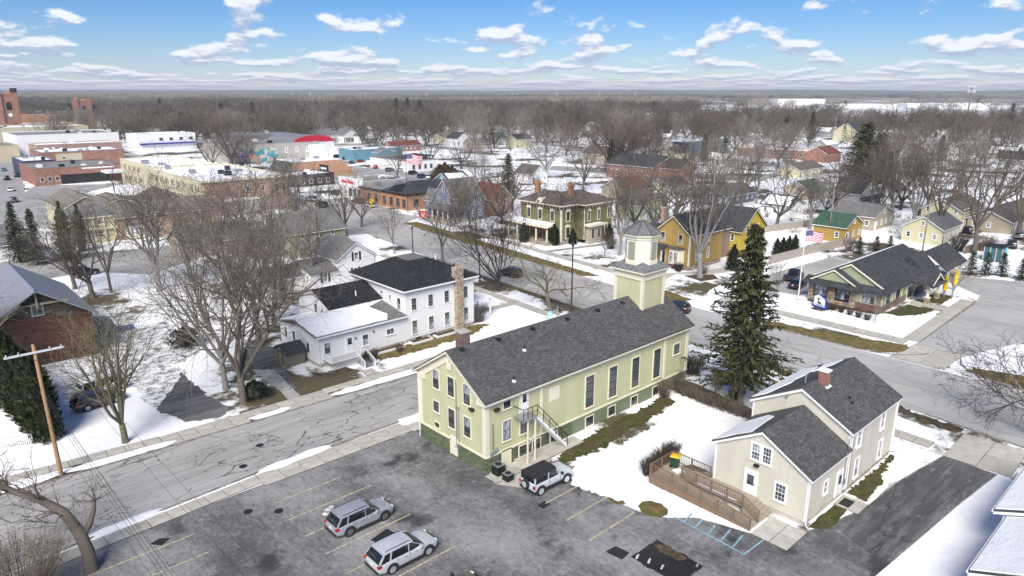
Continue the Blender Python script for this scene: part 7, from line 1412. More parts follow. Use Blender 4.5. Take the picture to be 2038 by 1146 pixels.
 def rim(m):
  m.lathe((0, 0, 0), [(r_w * .64, -.122), (r_w * .66, -.06), (r_w * .3, -.03)], 20, 'y')
  for i in range(5): a = 2 * math.pi * i / 5; c, s = math.cos(a), math.sin(a); m.add([(c * .05 - s * .05, -.115, s * .05 + c * .05), (c * .05 + s * .05, -.115, s * .05 - c * .05), (c * r_w * .62 + s * .035, -.118, s * r_w * .62 - c * .035), (c * r_w * .62 - s * .035, -.118, s * r_w * .62 + c * .035)], [(0, 1, 2, 3)])
  m.lathe((0, -.1, 0), [(.07, -.025), (.07, .05)], 10, 'y')
 def archm(m):
  R0, R1, n = r_w * 1.02, r_w * 1.24, 12
  for i in range(n):
   a0, a1 = math.pi * i / n, math.pi * (i + 1) / n
   if kind in ('suv', 'off'): m.prism([(math.cos(a0) * R0, -.035, math.sin(a0) * R0), (math.cos(a1) * R0, -.035, math.sin(a1) * R0), (math.cos(a1) * R1, -.03, math.sin(a1) * R1), (math.cos(a0) * R1, -.03, math.sin(a0) * R1)], (0, .1, 0))
  m.prism([(math.cos(math.pi * i / 10) * r_w * 1.13, -.012, math.sin(math.pi * i / 10) * r_w * 1.13) for i in range(11)] + [(-r_w * 1.13, -.012, -.12), (r_w * 1.13, -.012, -.12)], (0, .3, 0))
 for xx in (xf, xr):
  for s in (-1, 1):
   rz = 0 if s < 0 else math.pi
   w = S('tyre', 'wheel', 'rubber', tyre, o, (xx, s * (hw - .11), r_w), True, rz); S('rim', 'rim', rimmat, rim, w, (0, 0, 0), False)
   S('arch', 'wheel_arch', 'cladding', archm, o, (xx, s * (hw - .005), r_w + .01), False, rz)
 if far: return o
 zl = zh - .17 if kind != 'off' else .98
 for s in (-1, 1):
  S(('hl', s), 'headlight', 'head_lamp', (lambda m: m.box(f - .28, f - .07, s * hw * .66 - .15, s * hw * .66 + .15, zl - .12, zl + .0)) if kind != 'off' else (lambda m: m.lathe((f - .02, s * hw * .66, zl - .1), [(.12, -.05), (.12, .04)], 12, 'x')), smooth=False)
  S(('tl', s), 'taillight', 'red_lamp', lambda m: m.box(-f + (.22 if kind == 'off' else .0), -f + (.34 if kind == 'off' else .3), s * hw * (.84 if kind != 'off' else .86) - .1, s * hw * (.84 if kind != 'off' else .86) + .1, .86 if kind != 'off' else .8, 1.03 if kind != 'off' else 1.1), smooth=False)
  S(('mi', s), 'mirror', col if kind != 'off' else 'cladding', lambda m: m.box(.82, .98, min(s * hw * .95, s * (hw + .2)), max(s * hw * .95, s * (hw + .2)), zbelt + .0, zbelt + .17), smooth=False)
  for i, xx in enumerate((-.35, .55) if kind != 'off' else (.1,)): S(('dh', s, i), 'door_handle', col if kind != 'suv' else 'steel', lambda m: m.box(xx - .12, xx + .08, min(s * hw, s * (hw + .03)), max(s * hw, s * (hw + .03)), zbelt - .2, zbelt - .16), smooth=False)
  S(('seam', s), 'door_seam', 'black', lambda m: [m.box(xx - .006, xx + .006, s * hw * .985 - .012, s * hw * .985 + .012, .42, zbelt - .05) for xx in ((-.98, .02, 1.0) if kind != 'off' else (-.45, .8))], smooth=False)
  if kind == 'suv': S(('rail', s), 'roof_rail', 'black' if roofcol is None else 'steel', lambda m: m.path([(-f + .75, s * hw * .7, zr - .02), (-f + .85, s * hw * .7, zr + .06), (.1, s * hw * .7, zr + .07), (.28, s * hw * .7, zr - .02)], [.02, .022, .022, .02], 5))
  S(('sill', s), 'sill', 'cladding' if kind in ('suv', 'off') else col, lambda m: m.box(xr + r_w * 1.1, xf - r_w * 1.1, s * (hw - .04) - .06, s * (hw - .04) + .06, zb - .02, zb + .16), smooth=False)
 S('grille', 'grille', 'black', lambda m: m.box(f - .12, f - .01 if kind != 'off' else f + .01, -hw * .5, hw * .5, zl - .22, zl - .02), smooth=False)
 S('rb', 'rear_bumper', 'cladding' if kind != 'sedan' else col, lambda m: m.box(-f - .05 + (.25 if kind == 'off' else 0), -f + .3 + (.2 if kind == 'off' else 0), -hw * .86, hw * .86, .42, .62), smooth=False)
 S('plate', 'number_plate', 'plate', lambda m: m.box(-f - .015 + (.24 if kind == 'off' else 0), -f + .02 + (.24 if kind == 'off' else 0), -.16, .16, .76, .92), smooth=False)
 S('fb', 'front_bumper', 'cladding' if kind != 'sedan' else col, lambda m: m.box(f - .25, f + .02, -hw * .8, hw * .8, .38, .56), smooth=False)
 if kind == 'off':
  sp = S('spare', 'spare_wheel', 'rubber', lambda m: m.lathe((-f + .12, .05, 1.02), [(.24, -.13), (.38, -.13), (.41, -.08), (.41, .1), (.36, .13)], 20, 'x')); S('sprim', 'rim', rimmat, lambda m: m.lathe((-f + .0, .05, 1.02), [(.27, -.03), (.25, .02), (.08, -.01)], 16, 'x'), sp)
  S('rack', 'roof_panel', 'cladding', lambda m: [m.box(-f + .4 + i * .62, -f + .95 + i * .62, -hw * .72, hw * .72, zr + .046, zr + .085) for i in range(4)], smooth=False)
 return o
def wheels_at(rw, fw, side, **k):
 """place a car from where its two visible wheels touch the ground; side = -1 when the right flank is seen"""
 a, c = P(*rw), P(*fw); h = math.atan2(c.y - a.y, c.x - a.x); return a, c, h
a_ = P(697, 1068); c_ = P(767, 1036); car('silver grey SUV with dark wheels parked in the lot, nose to the church', 'silver_paint', (a_.x + c_.x) / 2 - .08, (a_.y + c_.y) / 2 + .93, R(0), 'suv', 5.1, 1.93, 1.77, 3.04, rimmat='grey_paint')
a_ = P(783, 1141); c_ = P(853, 1107); car('pale silver SUV with black roof rails parked nearest the camera', 'pale_silver_paint', (a_.x + c_.x) / 2 - .08, (a_.y + c_.y) / 2 + .95, R(-.5), 'suv', 5.05, 2.0, 1.77, 3.02, rimmat='silver_paint')
car('dark plum sedan half cut off by the bottom edge of the picture', 'plum_paint', 23.3, 31.2, R(0), 'sedan', 4.9, 1.88, 1.46, 2.85)
a_ = P(1076, 986); c_ = P(1128, 962); car('white boxy off-roader with black roof and spare wheel behind the church', 'white_paint', (a_.x + c_.x) / 2 - .05, (a_.y + c_.y) / 2 + .92, R(-2), 'off', 4.75, 1.95, 1.88, 2.95, rimmat='pale_silver_paint', roofcol='cladding')
car('black SUV turning from the side street into the main street', 'black_paint', 87.0, 58.3, R(108), 'suv', 4.7, 1.9, 1.68, 2.8)
car('black SUV on the main street behind the dark bare tree', 'black_paint', 83.2, 91.0, R(96), 'suv', 4.8, 1.9, 1.7, 2.85)
car('black sedan parked beside the stone corner of the bank', 'black_paint', 114.2, 52.2, R(6), 'sedan', 4.9, 1.86, 1.45, 2.85)
car('black pickup truck parked behind the sedan beside the bank', 'black_paint', 118.8, 55.2, R(5), 'pickup', 5.6, 1.98, 1.85, 3.6, True)
car('dark SUV standing in the snowy yard beside the evergreen hedge', 'plum_paint', 14.2, 80.3, R(8), 'suv', 4.9, 1.95, 1.78, 2.9)
car('tan van with snow on its roof behind the dark yard SUV', 'snow_white_paint', 15.6, 83.8, R(8), 'van', 5.0, 1.95, 1.95, 3.0, True)
for i, (px, py, col, k, hd, lab) in enumerate((
 (712, 404, 'burgundy_paint', 'suv', 95, 'burgundy SUV parked before the brick restaurant'), (738, 412, 'pale_silver_paint', 'sedan', 95, 'silver car parked nearest the yellow crossing sign'), (668, 388, 'plum_paint', 'suv', 95, 'dark SUV parked before the shop with red lettering'), (690, 378, 'red_paint', 'sedan', 5, 'small red car close to the shop with red lettering'),
 (672, 314, 'black_paint', 'suv', 20, 'black SUV in the far lot left of the teal building'), (690, 318, 'black_paint', 'suv', 20, 'dark SUV in the far lot, second from the left'), (700, 326, 'grey_paint', 'sedan', 20, 'grey car in the far lot behind the mansard restaurant'), (718, 323, 'red_paint', 'sedan', 10, 'red car in the far lot beside the white block building'), (747, 335, 'red_paint', 'suv', 60, 'red car with snow on its roof in the far lot'),
 (776, 341, 'grey_paint', 'suv', 20, 'grey SUV left of the silver car in the far lot'), (800, 341, 'pale_silver_paint', 'sedan', 20, 'silver car between grey and black cars in the far lot'), (822, 347, 'black_paint', 'suv', 20, 'black SUV right of the flag in the far lot'), (840, 354, 'blue_paint_car', 'suv', 20, 'blue car beside the round brown bushes'), (858, 355, 'snow_white_paint', 'suv', 20, 'white SUV right beside the round brown bushes'),
 (1022, 381, 'snow_white_paint', 'van', 10, 'white van parked left of the mansion chimneys'), (2012, 492, 'black_paint', 'suv', 15, 'black SUV at the right edge behind the small spruces'), (2026, 474, 'grey_paint', 'suv', 15, 'grey SUV farther back at the right edge'),
 (168, 548, 'black_paint', 'suv', 5, 'black car parked on the back street behind the leaning tree'), (28, 402, 'grey_paint', 'suv', 80, 'grey SUV parked on the left-hand street, nearest'), (22, 380, 'snow_white_paint', 'sedan', 80, 'white car parked on the left-hand street'), (14, 358, 'black_paint', 'suv', 80, 'black SUV farther up the left-hand street'), (34, 352, 'plum_paint', 'suv', 80, 'dark SUV beside the balcony building'), (8, 340, 'teal_wall', 'sedan', 80, 'teal car at the left edge, farthest up the street'), (1925, 463, 'black_paint', 'suv', 10, 'black car parked beside the cream two-storey house'), (1892, 520, 'grey_paint', 'suv', 0, 'grey car half hidden behind the bank roof'), (620, 400, 'pale_silver_paint', 'suv', 95, 'silver SUV on the main street seen through bare branches'), (640, 412, 'black_paint', 'suv', 95, 'dark SUV on the main street seen through bare branches'))):
 p = P(px, py); car(lab, col, p.x, p.y, R(hd), k, 4.8, 1.9, 1.75 if k != 'sedan' else 1.46, 2.85, True)
# ================================================================== trees and shrubs
plain('bark', (.135, .115, .095), .95, .35, 3); plain('grey_bark', (.25, .235, .215), .95, .3, 3); plain('dark_bark', (.055, .046, .04), .95, .3, 3); plain('moss_bark', (.15, .14, .085), .95, .35, 2.5)
plain('twig_brown', (.13, .108, .082), .95, .25, 1.5); plain('twig_grey', (.215, .195, .17), .95, .25, 1.5); plain('twig_red', (.135, .105, .085), .95, .25, 1.5); plain('twig_dark', (.05, .041, .035), .95, .25, 1.5); plain('twig_olive', (.135, .12, .07), .95, .3, 1.5)
def foliage(key, cols):
 n = NB(key); ge = n.N.new('ShaderNodeNewGeometry'); c = n.mix(ge.outputs['Random Per Island'], cols[0], cols[1]); c = n.mix(n.ramp(n.noise(.7, 4, .6), .35, .65, 0, .6), c, cols[2]); n.done(key, c, .8, 0, .25)
foliage('spruce_green', ((.024, .031, .013), (.088, .088, .034), (.029, .034, .014))); foliage('fir_green', ((.020, .034, .018), (.050, .070, .032), (.026, .036, .018))); foliage('thuja_green', ((.022, .034, .012), (.055, .070, .022), (.022, .026, .010))); foliage('rust_bush', ((.09, .045, .02), (.15, .08, .03), (.06, .03, .015))); foliage('yew_green', ((.012, .022, .010), (.032, .050, .022), (.014, .02, .01))); foliage('yellow_green', ((.07, .085, .02), (.13, .14, .045), (.06, .06, .02)))
def grow(seed, H, r0, fork=.28, nl=6, spread=38, up=.10, kids=(7, 6, 4), tw=.011, wob=.22, levels=4, lean=(0, 0), sides=(8, 6, 4, 3, 3), droop=0, reach=1.0):
 rg = random.Random(seed); T, K = MB(), MB()
 rv = lambda s: Vector((rg.gauss(0, s), rg.gauss(0, s), rg.gauss(0, s)))
 def branch(p, d, L, r, lv):
  n = (5, 5, 4, 3, 2)[lv]; pts = [p.copy()]; rs = [r]; dirs = [d]; dd = d.copy()
  for i in range(n):
   dd = (dd + rv(wob * (.5, .8, 1, 1.1, 1.1)[lv]) + Vector((0, 0, up * (1.4, 1.2, .8, .4, .2)[lv] - droop * (0, .2, .6, 1, 1)[lv]))).normalized(); p = p + dd * L / n
   if p.z < .5 and lv > 0: p.z = .5
   pts.append(p.copy()); dirs.append(dd.copy()); rs.append(max(tw, r * (1 - .78 * (i + 1) / n)))
  (T if lv <= 1 else K).path(pts, rs, sides[lv])
  if lv >= levels: return
  nk = kids[lv - 1] if lv > 0 else 0; az = rg.uniform(0, 6.28)
  for k in range(nk):
   t = .22 + .78 * (k + rg.random() * .8) / nk; i = min(n - 1, int(t * n)); u = t * n - i; q = pts[i].lerp(pts[i + 1], min(1, u)); ax = dirs[i + 1]
   az += 2.4 + rg.uniform(-.5, .5); o1 = ax.orthogonal().normalized(); o2 = ax.cross(o1); an = R(rg.uniform(28, 58)); nd = (ax * math.cos(an) + (o1 * math.cos(az) + o2 * math.sin(az)) * math.sin(an)).normalized()
   branch(q, nd, L * rg.uniform(.42, .66) * (1.15 - .5 * t), max(tw, (rs[i] * .55)), lv + 1)
 base = Vector((0, 0, -.15)); zf = H * fork; d0 = Vector((lean[0], lean[1], 1)).normalized(); pts = [base]; p = base; dd = d0
 for i in range(5): dd = (dd + rv(wob * .18)).normalized(); p = p + dd * (zf + .15) / 5; pts.append(p)
 rs = [r0 * 1.35, r0 * 1.05, r0, r0 * .95, r0 * .92, r0 * .9]; T.path(pts, rs, 9)
 for k in range(nl):
  az = 2 * math.pi * k / nl + rg.uniform(-.4, .4); an = R(spread * rg.uniform(.45, 1.15)) if k else R(8); dd2 = (dd * math.cos(an) + Vector((math.cos(az), math.sin(az), 0)) * math.sin(an)).normalized()
  branch(pts[rg.choice((4, 5, 5))] , dd2, (H - zf) * rg.uniform(.78, 1.0) * reach / max(.62, math.cos(an * .75)), r0 * rg.uniform(.42, .62), 1)
 return T, K
PROTO = {}
def proto(key, bark, twig, **k):
 T, K = grow(**k); PROTO[key] = (T.mesh('trunk', bark, False, True), K.mesh('crown', twig, False), k['H'])
def tree(key, x, y, h, rz, label, group=None, sx=1.0, name='bare_tree', cat='tree'):
 t, k, H = PROTO[key]; s = h / H; o = thing(name, label, cat, (x, y, 0), rz, group); o.scale = (s * sx, s * sx, s); link('trunk', t, o); link('crown', k, o); return o
# near trees of their own shape
proto('maple_stems', 'moss_bark', 'twig_olive', seed=11, H=11.6, r0=.30, fork=.16, nl=9, spread=34, up=.16, kids=(6, 5, 4), tw=.012, wob=.12)
proto('big_a', 'grey_bark', 'twig_grey', seed=21, H=19.6, r0=.42, fork=.2, nl=8, spread=42, up=.07, kids=(8, 7, 4), tw=.014, wob=.22)
proto('big_b', 'bark', 'twig_brown', seed=22, H=21, r0=.5, fork=.18, nl=8, spread=46, up=.08, kids=(8, 7, 4), tw=.014, wob=.24)
proto('street_oak', 'grey_bark', 'twig_brown', seed=23, H=19, r0=.5, fork=.22, nl=7, spread=40, up=.1, kids=(8, 6, 5), tw=.016, wob=.2)
proto('elm', 'bark', 'twig_brown', seed=24, H=15, r0=.32, fork=.25, nl=6, spread=36, up=.1, kids=(7, 6, 4), tw=.012, wob=.22)
proto('crooked', 'moss_bark', 'twig_olive', seed=25, H=8.5, r0=.26, fork=.26, nl=5, spread=58, up=.05, kids=(6, 6, 5), tw=.013, wob=.34, lean=(.1, .12))
proto('right_tree', 'grey_bark', 'twig_dark', seed=43, H=9, r0=.2, fork=.2, nl=7, spread=64, up=.04, kids=(8, 6, 4), tw=.011, wob=.26)
proto('dark_tree', 'dark_bark', 'twig_dark', seed=26, H=13.4, r0=.24, fork=.14, nl=11, spread=62, up=.1, kids=(8, 6, 4), tw=.013, wob=.16)
proto('young', 'grey_bark', 'twig_brown', seed=27, H=6, r0=.07, fork=.3, nl=7, spread=26, up=.18, kids=(5, 4, 2), tw=.008, wob=.12, levels=4)
proto('tall_r', 'bark', 'twig_brown', seed=28, H=25, r0=.5, fork=.2, nl=6, spread=34, up=.08, kids=(7, 6, 4), tw=.018, wob=.22)
proto('mid_a', 'bark', 'twig_brown', seed=31, H=16, r0=.44, fork=.2, nl=6, spread=40, up=.1, kids=(6, 5, 4), tw=.02, wob=.22, sides=(6, 5, 3, 3, 3))
proto('mid_b', 'grey_bark', 'twig_grey', seed=32, H=16, r0=.42, fork=.22, nl=7, spread=36, up=.12, kids=(6, 5, 4), tw=.02, wob=.2, sides=(6, 5, 3, 3, 3))
proto('mid_c', 'dark_bark', 'twig_red', seed=33, H=16, r0=.40, fork=.16, nl=8, spread=42, up=.12, kids=(6, 5, 4), tw=.022, wob=.18, sides=(6, 5, 3, 3, 3))
proto('mid_d', 'bark', 'twig_dark', seed=34, H=16, r0=.44, fork=.2, nl=6, spread=46, up=.06, kids=(6, 6, 4), tw=.02, wob=.25, sides=(6, 5, 3, 3, 3))
def shr(key, twig, seed, n, h, w, kids=3):
 rg = random.Random(seed); m = MB()
 for i in range(n):
  a = rg.uniform(0, 6.28); q = rg.uniform(0, .25) * w; b_ = Vector((math.cos(a) * q, math.sin(a) * q, -.03)); e = Vector((math.cos(a) * w * rg.uniform(.15, .55), math.sin(a) * w * rg.uniform(.15, .55), h * rg.uniform(.7, 1.05))); mid = b_.lerp(e, .5) + Vector((rg.gauss(0, .06), rg.gauss(0, .06), .05)); m.path([b_, mid, e], [.016, .011, .006], 3)
  for k in range(kids): s = mid.lerp(e, rg.random()); m.path([s, s + Vector((rg.gauss(0, .16), rg.gauss(0, .16), rg.uniform(.1, .32)))], [.008, .005], 3)
 PROTO[key] = m.mesh('twigs', twig, False)
shr('hedge_bush', 'twig_brown', 3, 42, 1.5, 1.7, 4); shr('dark_bush', 'twig_dark', 4, 110, 1.2, 1.6, 4); shr('red_bush', 'twig_red', 5, 80, 1.3, 1.6, 3); shr('tall_bush', 'twig_brown', 6, 420, 3.6, 6, 9)
def bush(key, x, y, s, label, rz=0, name='shrub', sz=None, group=None):
 o = thing(name, label, 'shrub', (x, y, 0), rz, group); o.scale = (s, s, sz or s); link('twigs', PROTO[key], o); return o
def conifer(seed, H, R0, bare=.1, leaf='spruce_green', nb=200, nq=16, q=.42, bark='dark_bark', shape=1.0, droop=.25, rag=.25):
 rg = random.Random(seed); T, K = MB(), MB(); T.path([(0, 0, -.2), (0, 0, H * .5), (0, 0, H * .98)], [H * .018, H * .011, .02], 8)
 for i in range(nb):
  t = (i + rg.random()) / nb; z = H * (bare + (1 - bare) * t * .985); rad = R0 * (1 - t) ** shape * rg.uniform(.6, 1.1) * (1 + rag * noise.noise(Vector((t * 7, math.cos(i * 2.39996) * 1.2, math.sin(i * 2.39996) * 1.2 + seed)))) + .12; a = i * 2.39996 + rg.uniform(-.3, .3); c, s = math.cos(a), math.sin(a)
  dz = -droop * rad * rg.uniform(.5, 1.2) + rad * .25 * t; p0 = Vector((0, 0, z)); p1 = Vector((c * rad * .55, s * rad * .55, z + dz * .45)); p2 = Vector((c * rad, s * rad, z + dz + .06 * rad))
  T.path([p0, p1, p2], [.035 + .004 * H * (1 - t), .02, .008], 3)
  n = max(4, int(nq * (.3 + .7 * rad / R0)))
  for k in range(n):
   u = (k + rg.random()) / n; u = .12 + .9 * u; p = p0.lerp(p1, u * 2) if u < .5 else p1.lerp(p2, (u - .5) * 2); w = q * rg.uniform(.6, 1.25) * (1.1 - .35 * u)
   d = Vector((c * .8 + rg.gauss(0, .55), s * .8 + rg.gauss(0, .55), rg.gauss(-.25, .35))).normalized(); e = Vector((-s + rg.gauss(0, .4), c + rg.gauss(0, .4), rg.gauss(0, .45))).normalized(); f = p + d * w
   j = Vector((rg.gauss(0, .1), rg.gauss(0, .1), rg.gauss(0, .08))) * w * 2
   K.add([p - e * w * .28 + j, p + e * w * .28 + j, f + e * w * .16, f + d * w * .25, f - e * w * .16], [(0, 1, 2, 3, 4)])
 return T, K
def cproto(key, bark='dark_bark', leaf='spruce_green', **k): T, K = conifer(leaf=leaf, **k); PROTO[key] = (T.mesh('trunk', bark, False), K.mesh('crown', leaf, False), k['H'])
cproto('spruce', 'bark', 'spruce_green', seed=5, H=19.0, R0=5.4, bare=.13, nb=285, nq=31, q=.58, shape=.85, droop=.22, rag=.85)
cproto('small_spruce', 'dark_bark', 'fir_green', seed=6, H=4, R0=1.25, bare=.03, nb=110, nq=9, q=.3, shape=.9, droop=.12)
cproto('fir', 'dark_bark', 'fir_green', seed=7, H=12, R0=2.6, bare=.06, nb=170, nq=13, q=.55, shape=.85)
cproto('pine', 'bark', 'spruce_green', seed=8, H=20, R0=5, bare=.15, nb=170, nq=15, q=.95, shape=.6, droop=.1)
def column(key, seed, h, r, leaf, n, q=.22, tip=.5):
 rg = random.Random(seed); m = MB()
 for i in range(n):
  t = rg.random(); a = rg.uniform(0, 6.283); prof = math.sin(min(1, t * 1.0 + .12) * math.pi) ** tip if t > .5 else 1; rr = r * prof * rg.uniform(.55, 1.08); p = Vector((math.cos(a) * rr, math.sin(a) * rr, t * h * .97 + .05)); d = Vector((math.cos(a) * .5 + rg.gauss(0, .3), math.sin(a) * .5 + rg.gauss(0, .3), rg.uniform(.2, 1))).normalized(); e = Vector((-math.sin(a) + rg.gauss(0, .4), math.cos(a) + rg.gauss(0, .4), rg.gauss(0, .3))).normalized(); w = q * rg.uniform(.6, 1.3)
  m.add([p - e * w * .4, p + e * w * .4, p + d * w], [(0, 1, 2)])
 c = MB(); c.lathe((0, 0, 0), [(r * .45, 0), (r * .6, h * .3), (r * .5, h * .7), (.03, h * .9)], 8)
 PROTO[key] = (c.mesh('trunk', 'dark_bark', False), m.mesh('crown', leaf, False), h)
column('thuja', 3, 8, 1.15, 'thuja_green', 2600, .42); column('small_thuja', 4, 3, .6, 'yew_green', 700, .26); column('round_bush', 5, 2.6, 1.6, 'rust_bush', 900, .3, .8); column('yew', 6, 1.2, .85, 'yew_green', 500, .2, .8); column('ivy_tree', 8, 11, 1.7, 'yellow_green', 900, .5, .7)
# ---- single trees, each where it stands
def T_(key, px, py, h, label, rz=0, sx=1.0, name='bare_tree'):
 p = P(px, py); return tree(key, p.x, p.y, h, R(rz), label, None, sx, name)
T_('maple_stems', 250, 880, 12.0, 'many-stemmed bare maple in the snow between utility pole and asphalt drive', 20, .95)
T_('big_a', 450, 775, 18.5, 'tall bare maple, left of two big trunks by the asphalt drive', 60, .8)
T_('big_b', 485, 800, 20, 'tall mossy bare maple, right of two big trunks at the kerb', 200, .8)
T_('elm', 515, 688, 21, 'big dark bare tree left of the low white wing and its shed', 90, .85)
T_('elm', 623, 577, 15, 'forked bare tree in front of the white cottage with shutters', 10, .8); T_('street_oak', 318, 578, 18, 'wide bare tree with leaning limbs before the rambling brick house', 140, .9)
T_('mid_d', 185, 592, 14, 'dark leaning bare tree close behind the barn', 45); T_('elm', 222, 582, 15, 'straight bare tree right of the barn roof', 250, .7); T_('mid_a', 150, 575, 12, 'bare tree by the back street, left of the barn trees', 120)
T_('mid_b', 560, 590, 15, 'bare tree between the cottage and the yard maples', 30, .9); T_('mid_c', 470, 600, 13, 'reddish bare tree behind the yard maples', 80, 1.0); T_('mid_b', 380, 560, 13, 'pale bare tree in the middle of the snowy back yard', 200, 1.0); T_('mid_c', 545, 640, 10, 'small reddish bare tree beside the black-roofed rear wing', 10, 1.1)
T_('mid_d', 640, 480, 14, 'bare tree beside the main street above the olive house', 60, 1.0); T_('mid_a', 690, 470, 14, 'bare tree at the road bend above the white cottage', 130, 1.0); T_('mid_b', 590, 450, 16, 'pale bare tree behind the olive house', 10, 1.0); T_('mid_d', 500, 480, 16, 'dark bare tree behind the low grey house', 330, 1.1); T_('mid_c', 440, 500, 14, 'reddish bare tree beside the low grey house', 20, 1.0)
T_('young', 785, 505, 9.5, 'slim bare street tree left of the black hipped roof', 0, 1.4); T_('elm', 880, 522, 15, 'bare street tree behind the white house roof', 70, .85); T_('elm', 937, 470, 14, 'bare street tree across the road near the Victorian house', 160, .8)
T_('dark_tree', 992, 577, 13.4, 'dark dense bare tree on the corner lawn of the white house'); T_('crooked', 1095, 612, 9.0, 'low crooked bare tree beside the tall lamp post', 20, 1.1)
T_('street_oak', 1233, 508, 15, 'bare tree right of the moss green mansion', 30, .75); T_('young', 1203, 512, 5, 'small bushy bare tree before the stone bay of the mansion', 90, 1.9); T_('street_oak', 1393, 552, 20.5, 'great bare tree in front of the ochre yellow house', 200, .85)
T_('young', 1546, 597, 6.0, 'slender sapling beside the bank flagpole', 0, 1.0); T_('young', 1741, 642, 4.0, 'tiny sapling on the bank lawn at the road corner', 40, 1.1); T_('young', 1893, 595, 6.2, 'round-headed young tree beside the bank porch', 80, 1.5)
T_('tall_r', 1938, 505, 26, 'tallest bare tree at right behind the row of small spruces', 40, .85); T_('tall_r', 1865, 475, 22, 'tall bare tree behind the right end of the bank', 200, .7); T_('street_oak', 1812, 466, 21, 'tall bare tree behind the middle of the bank roof', 10, .7); T_('big_b', 1740, 442, 20, 'dense bare tree behind the tan garage', 90, .75); T_('street_oak', 1775, 436, 19, 'bare tree between the tan garage and the cream houses', 150, .8)
T_('mid_a', 1300, 470, 17, 'bare tree behind the ochre house chimney', 20, 1.0); T_('mid_d', 1345, 440, 18, 'dark bare tree behind the yellow house ridge', 90, 1.0); T_('mid_b', 1420, 428, 19, 'tall pale bare tree behind the yellow house', 180, .9); T_('mid_a', 1475, 412, 19, 'tall vase-shaped bare tree above the lemon yellow gable', 260, .8); T_('mid_b', 1505, 405, 17, 'slim bare tree right of the dark blue ranch house', 20, .7)
T_('big_a', 1088, 355, 21, 'wide-spreading bare tree directly behind the mansion chimneys', 50, 1.0); T_('mid_a', 1160, 380, 17, 'bare tree right behind the mansion roof', 300, 1.0); T_('elm', 790, 365, 15, 'bare tree standing in the lot behind the restaurant flag', 30, .9); T_('elm', 498, 335, 14, 'bare tree in front of the mural', 100, .9); T_('mid_d', 576, 398, 12, 'bare street tree at the corner of the brick end wall', 10, .8)
T_('mid_b', 1560, 392, 13, 'white-barked bare tree beside the tan bungalow', 30, .8); T_('mid_c', 1640, 430, 12, 'reddish bare tree left of the gold cottage', 60, 1.0); T_('mid_a', 1020, 420, 14, 'bare tree left of the mansion porch', 10, .9); T_('mid_b', 960, 400, 15, 'bare tree right behind the Victorian house', 70, .9); T_('mid_a', 1690, 395, 14, 'bare tree beside the grey gabled bungalow', 0, .9)
for k, px, py, h, lab in (('mid_d', 1132, 478, 14, 'dark bare tree before the right front of the mansion'), ('mid_c', 1262, 458, 14, 'reddish bare tree between the mansion and the ochre house'), ('mid_a', 1328, 484, 16, 'bare tree just left of the ochre gable'), ('mid_d', 1545, 452, 15, 'dark bare tree right of the lemon yellow gable'), ('mid_b', 1612, 456, 13, 'pale bare tree beside the grey board fence'), ('mid_d', 1662, 425, 17, 'dark bare tree behind the gold cottage'), ('mid_c', 1792, 418, 18, 'reddish bare tree above the middle of the bank'), ('mid_a', 1846, 428, 19, 'brown bare tree above the right half of the bank'), ('mid_b', 1908, 418, 20, 'pale tall bare tree behind the cream two-storey house'), ('mid_d', 1978, 432, 21, 'dark tall bare tree before the right-hand ranch'), ('mid_a', 2024, 470, 18, 'brown bare tree cut by the right edge'), ('mid_c', 1000, 446, 12, 'reddish bare tree between Victorian house and mansion'), ('mid_d', 906, 446, 12, 'dark bare tree before the Victorian porch'), ('mid_d', 852, 332, 15, 'dark bare tree beside the far lot'), ('mid_a', 720, 452, 11, 'brown bare tree beside the restaurant lot')): T_(k, px, py, h, lab, px)
p_ = P(2070, 880); tree('right_tree', p_.x, p_.y, 9.5, R(200), 'bare tree reaching in from the right edge over the main street', None, 1.3)
p_ = P(20, 760); tree('mid_b', p_.x - 1, p_.y, 11, R(10), 'pale bare tree at the left edge before the barn', None, .8)
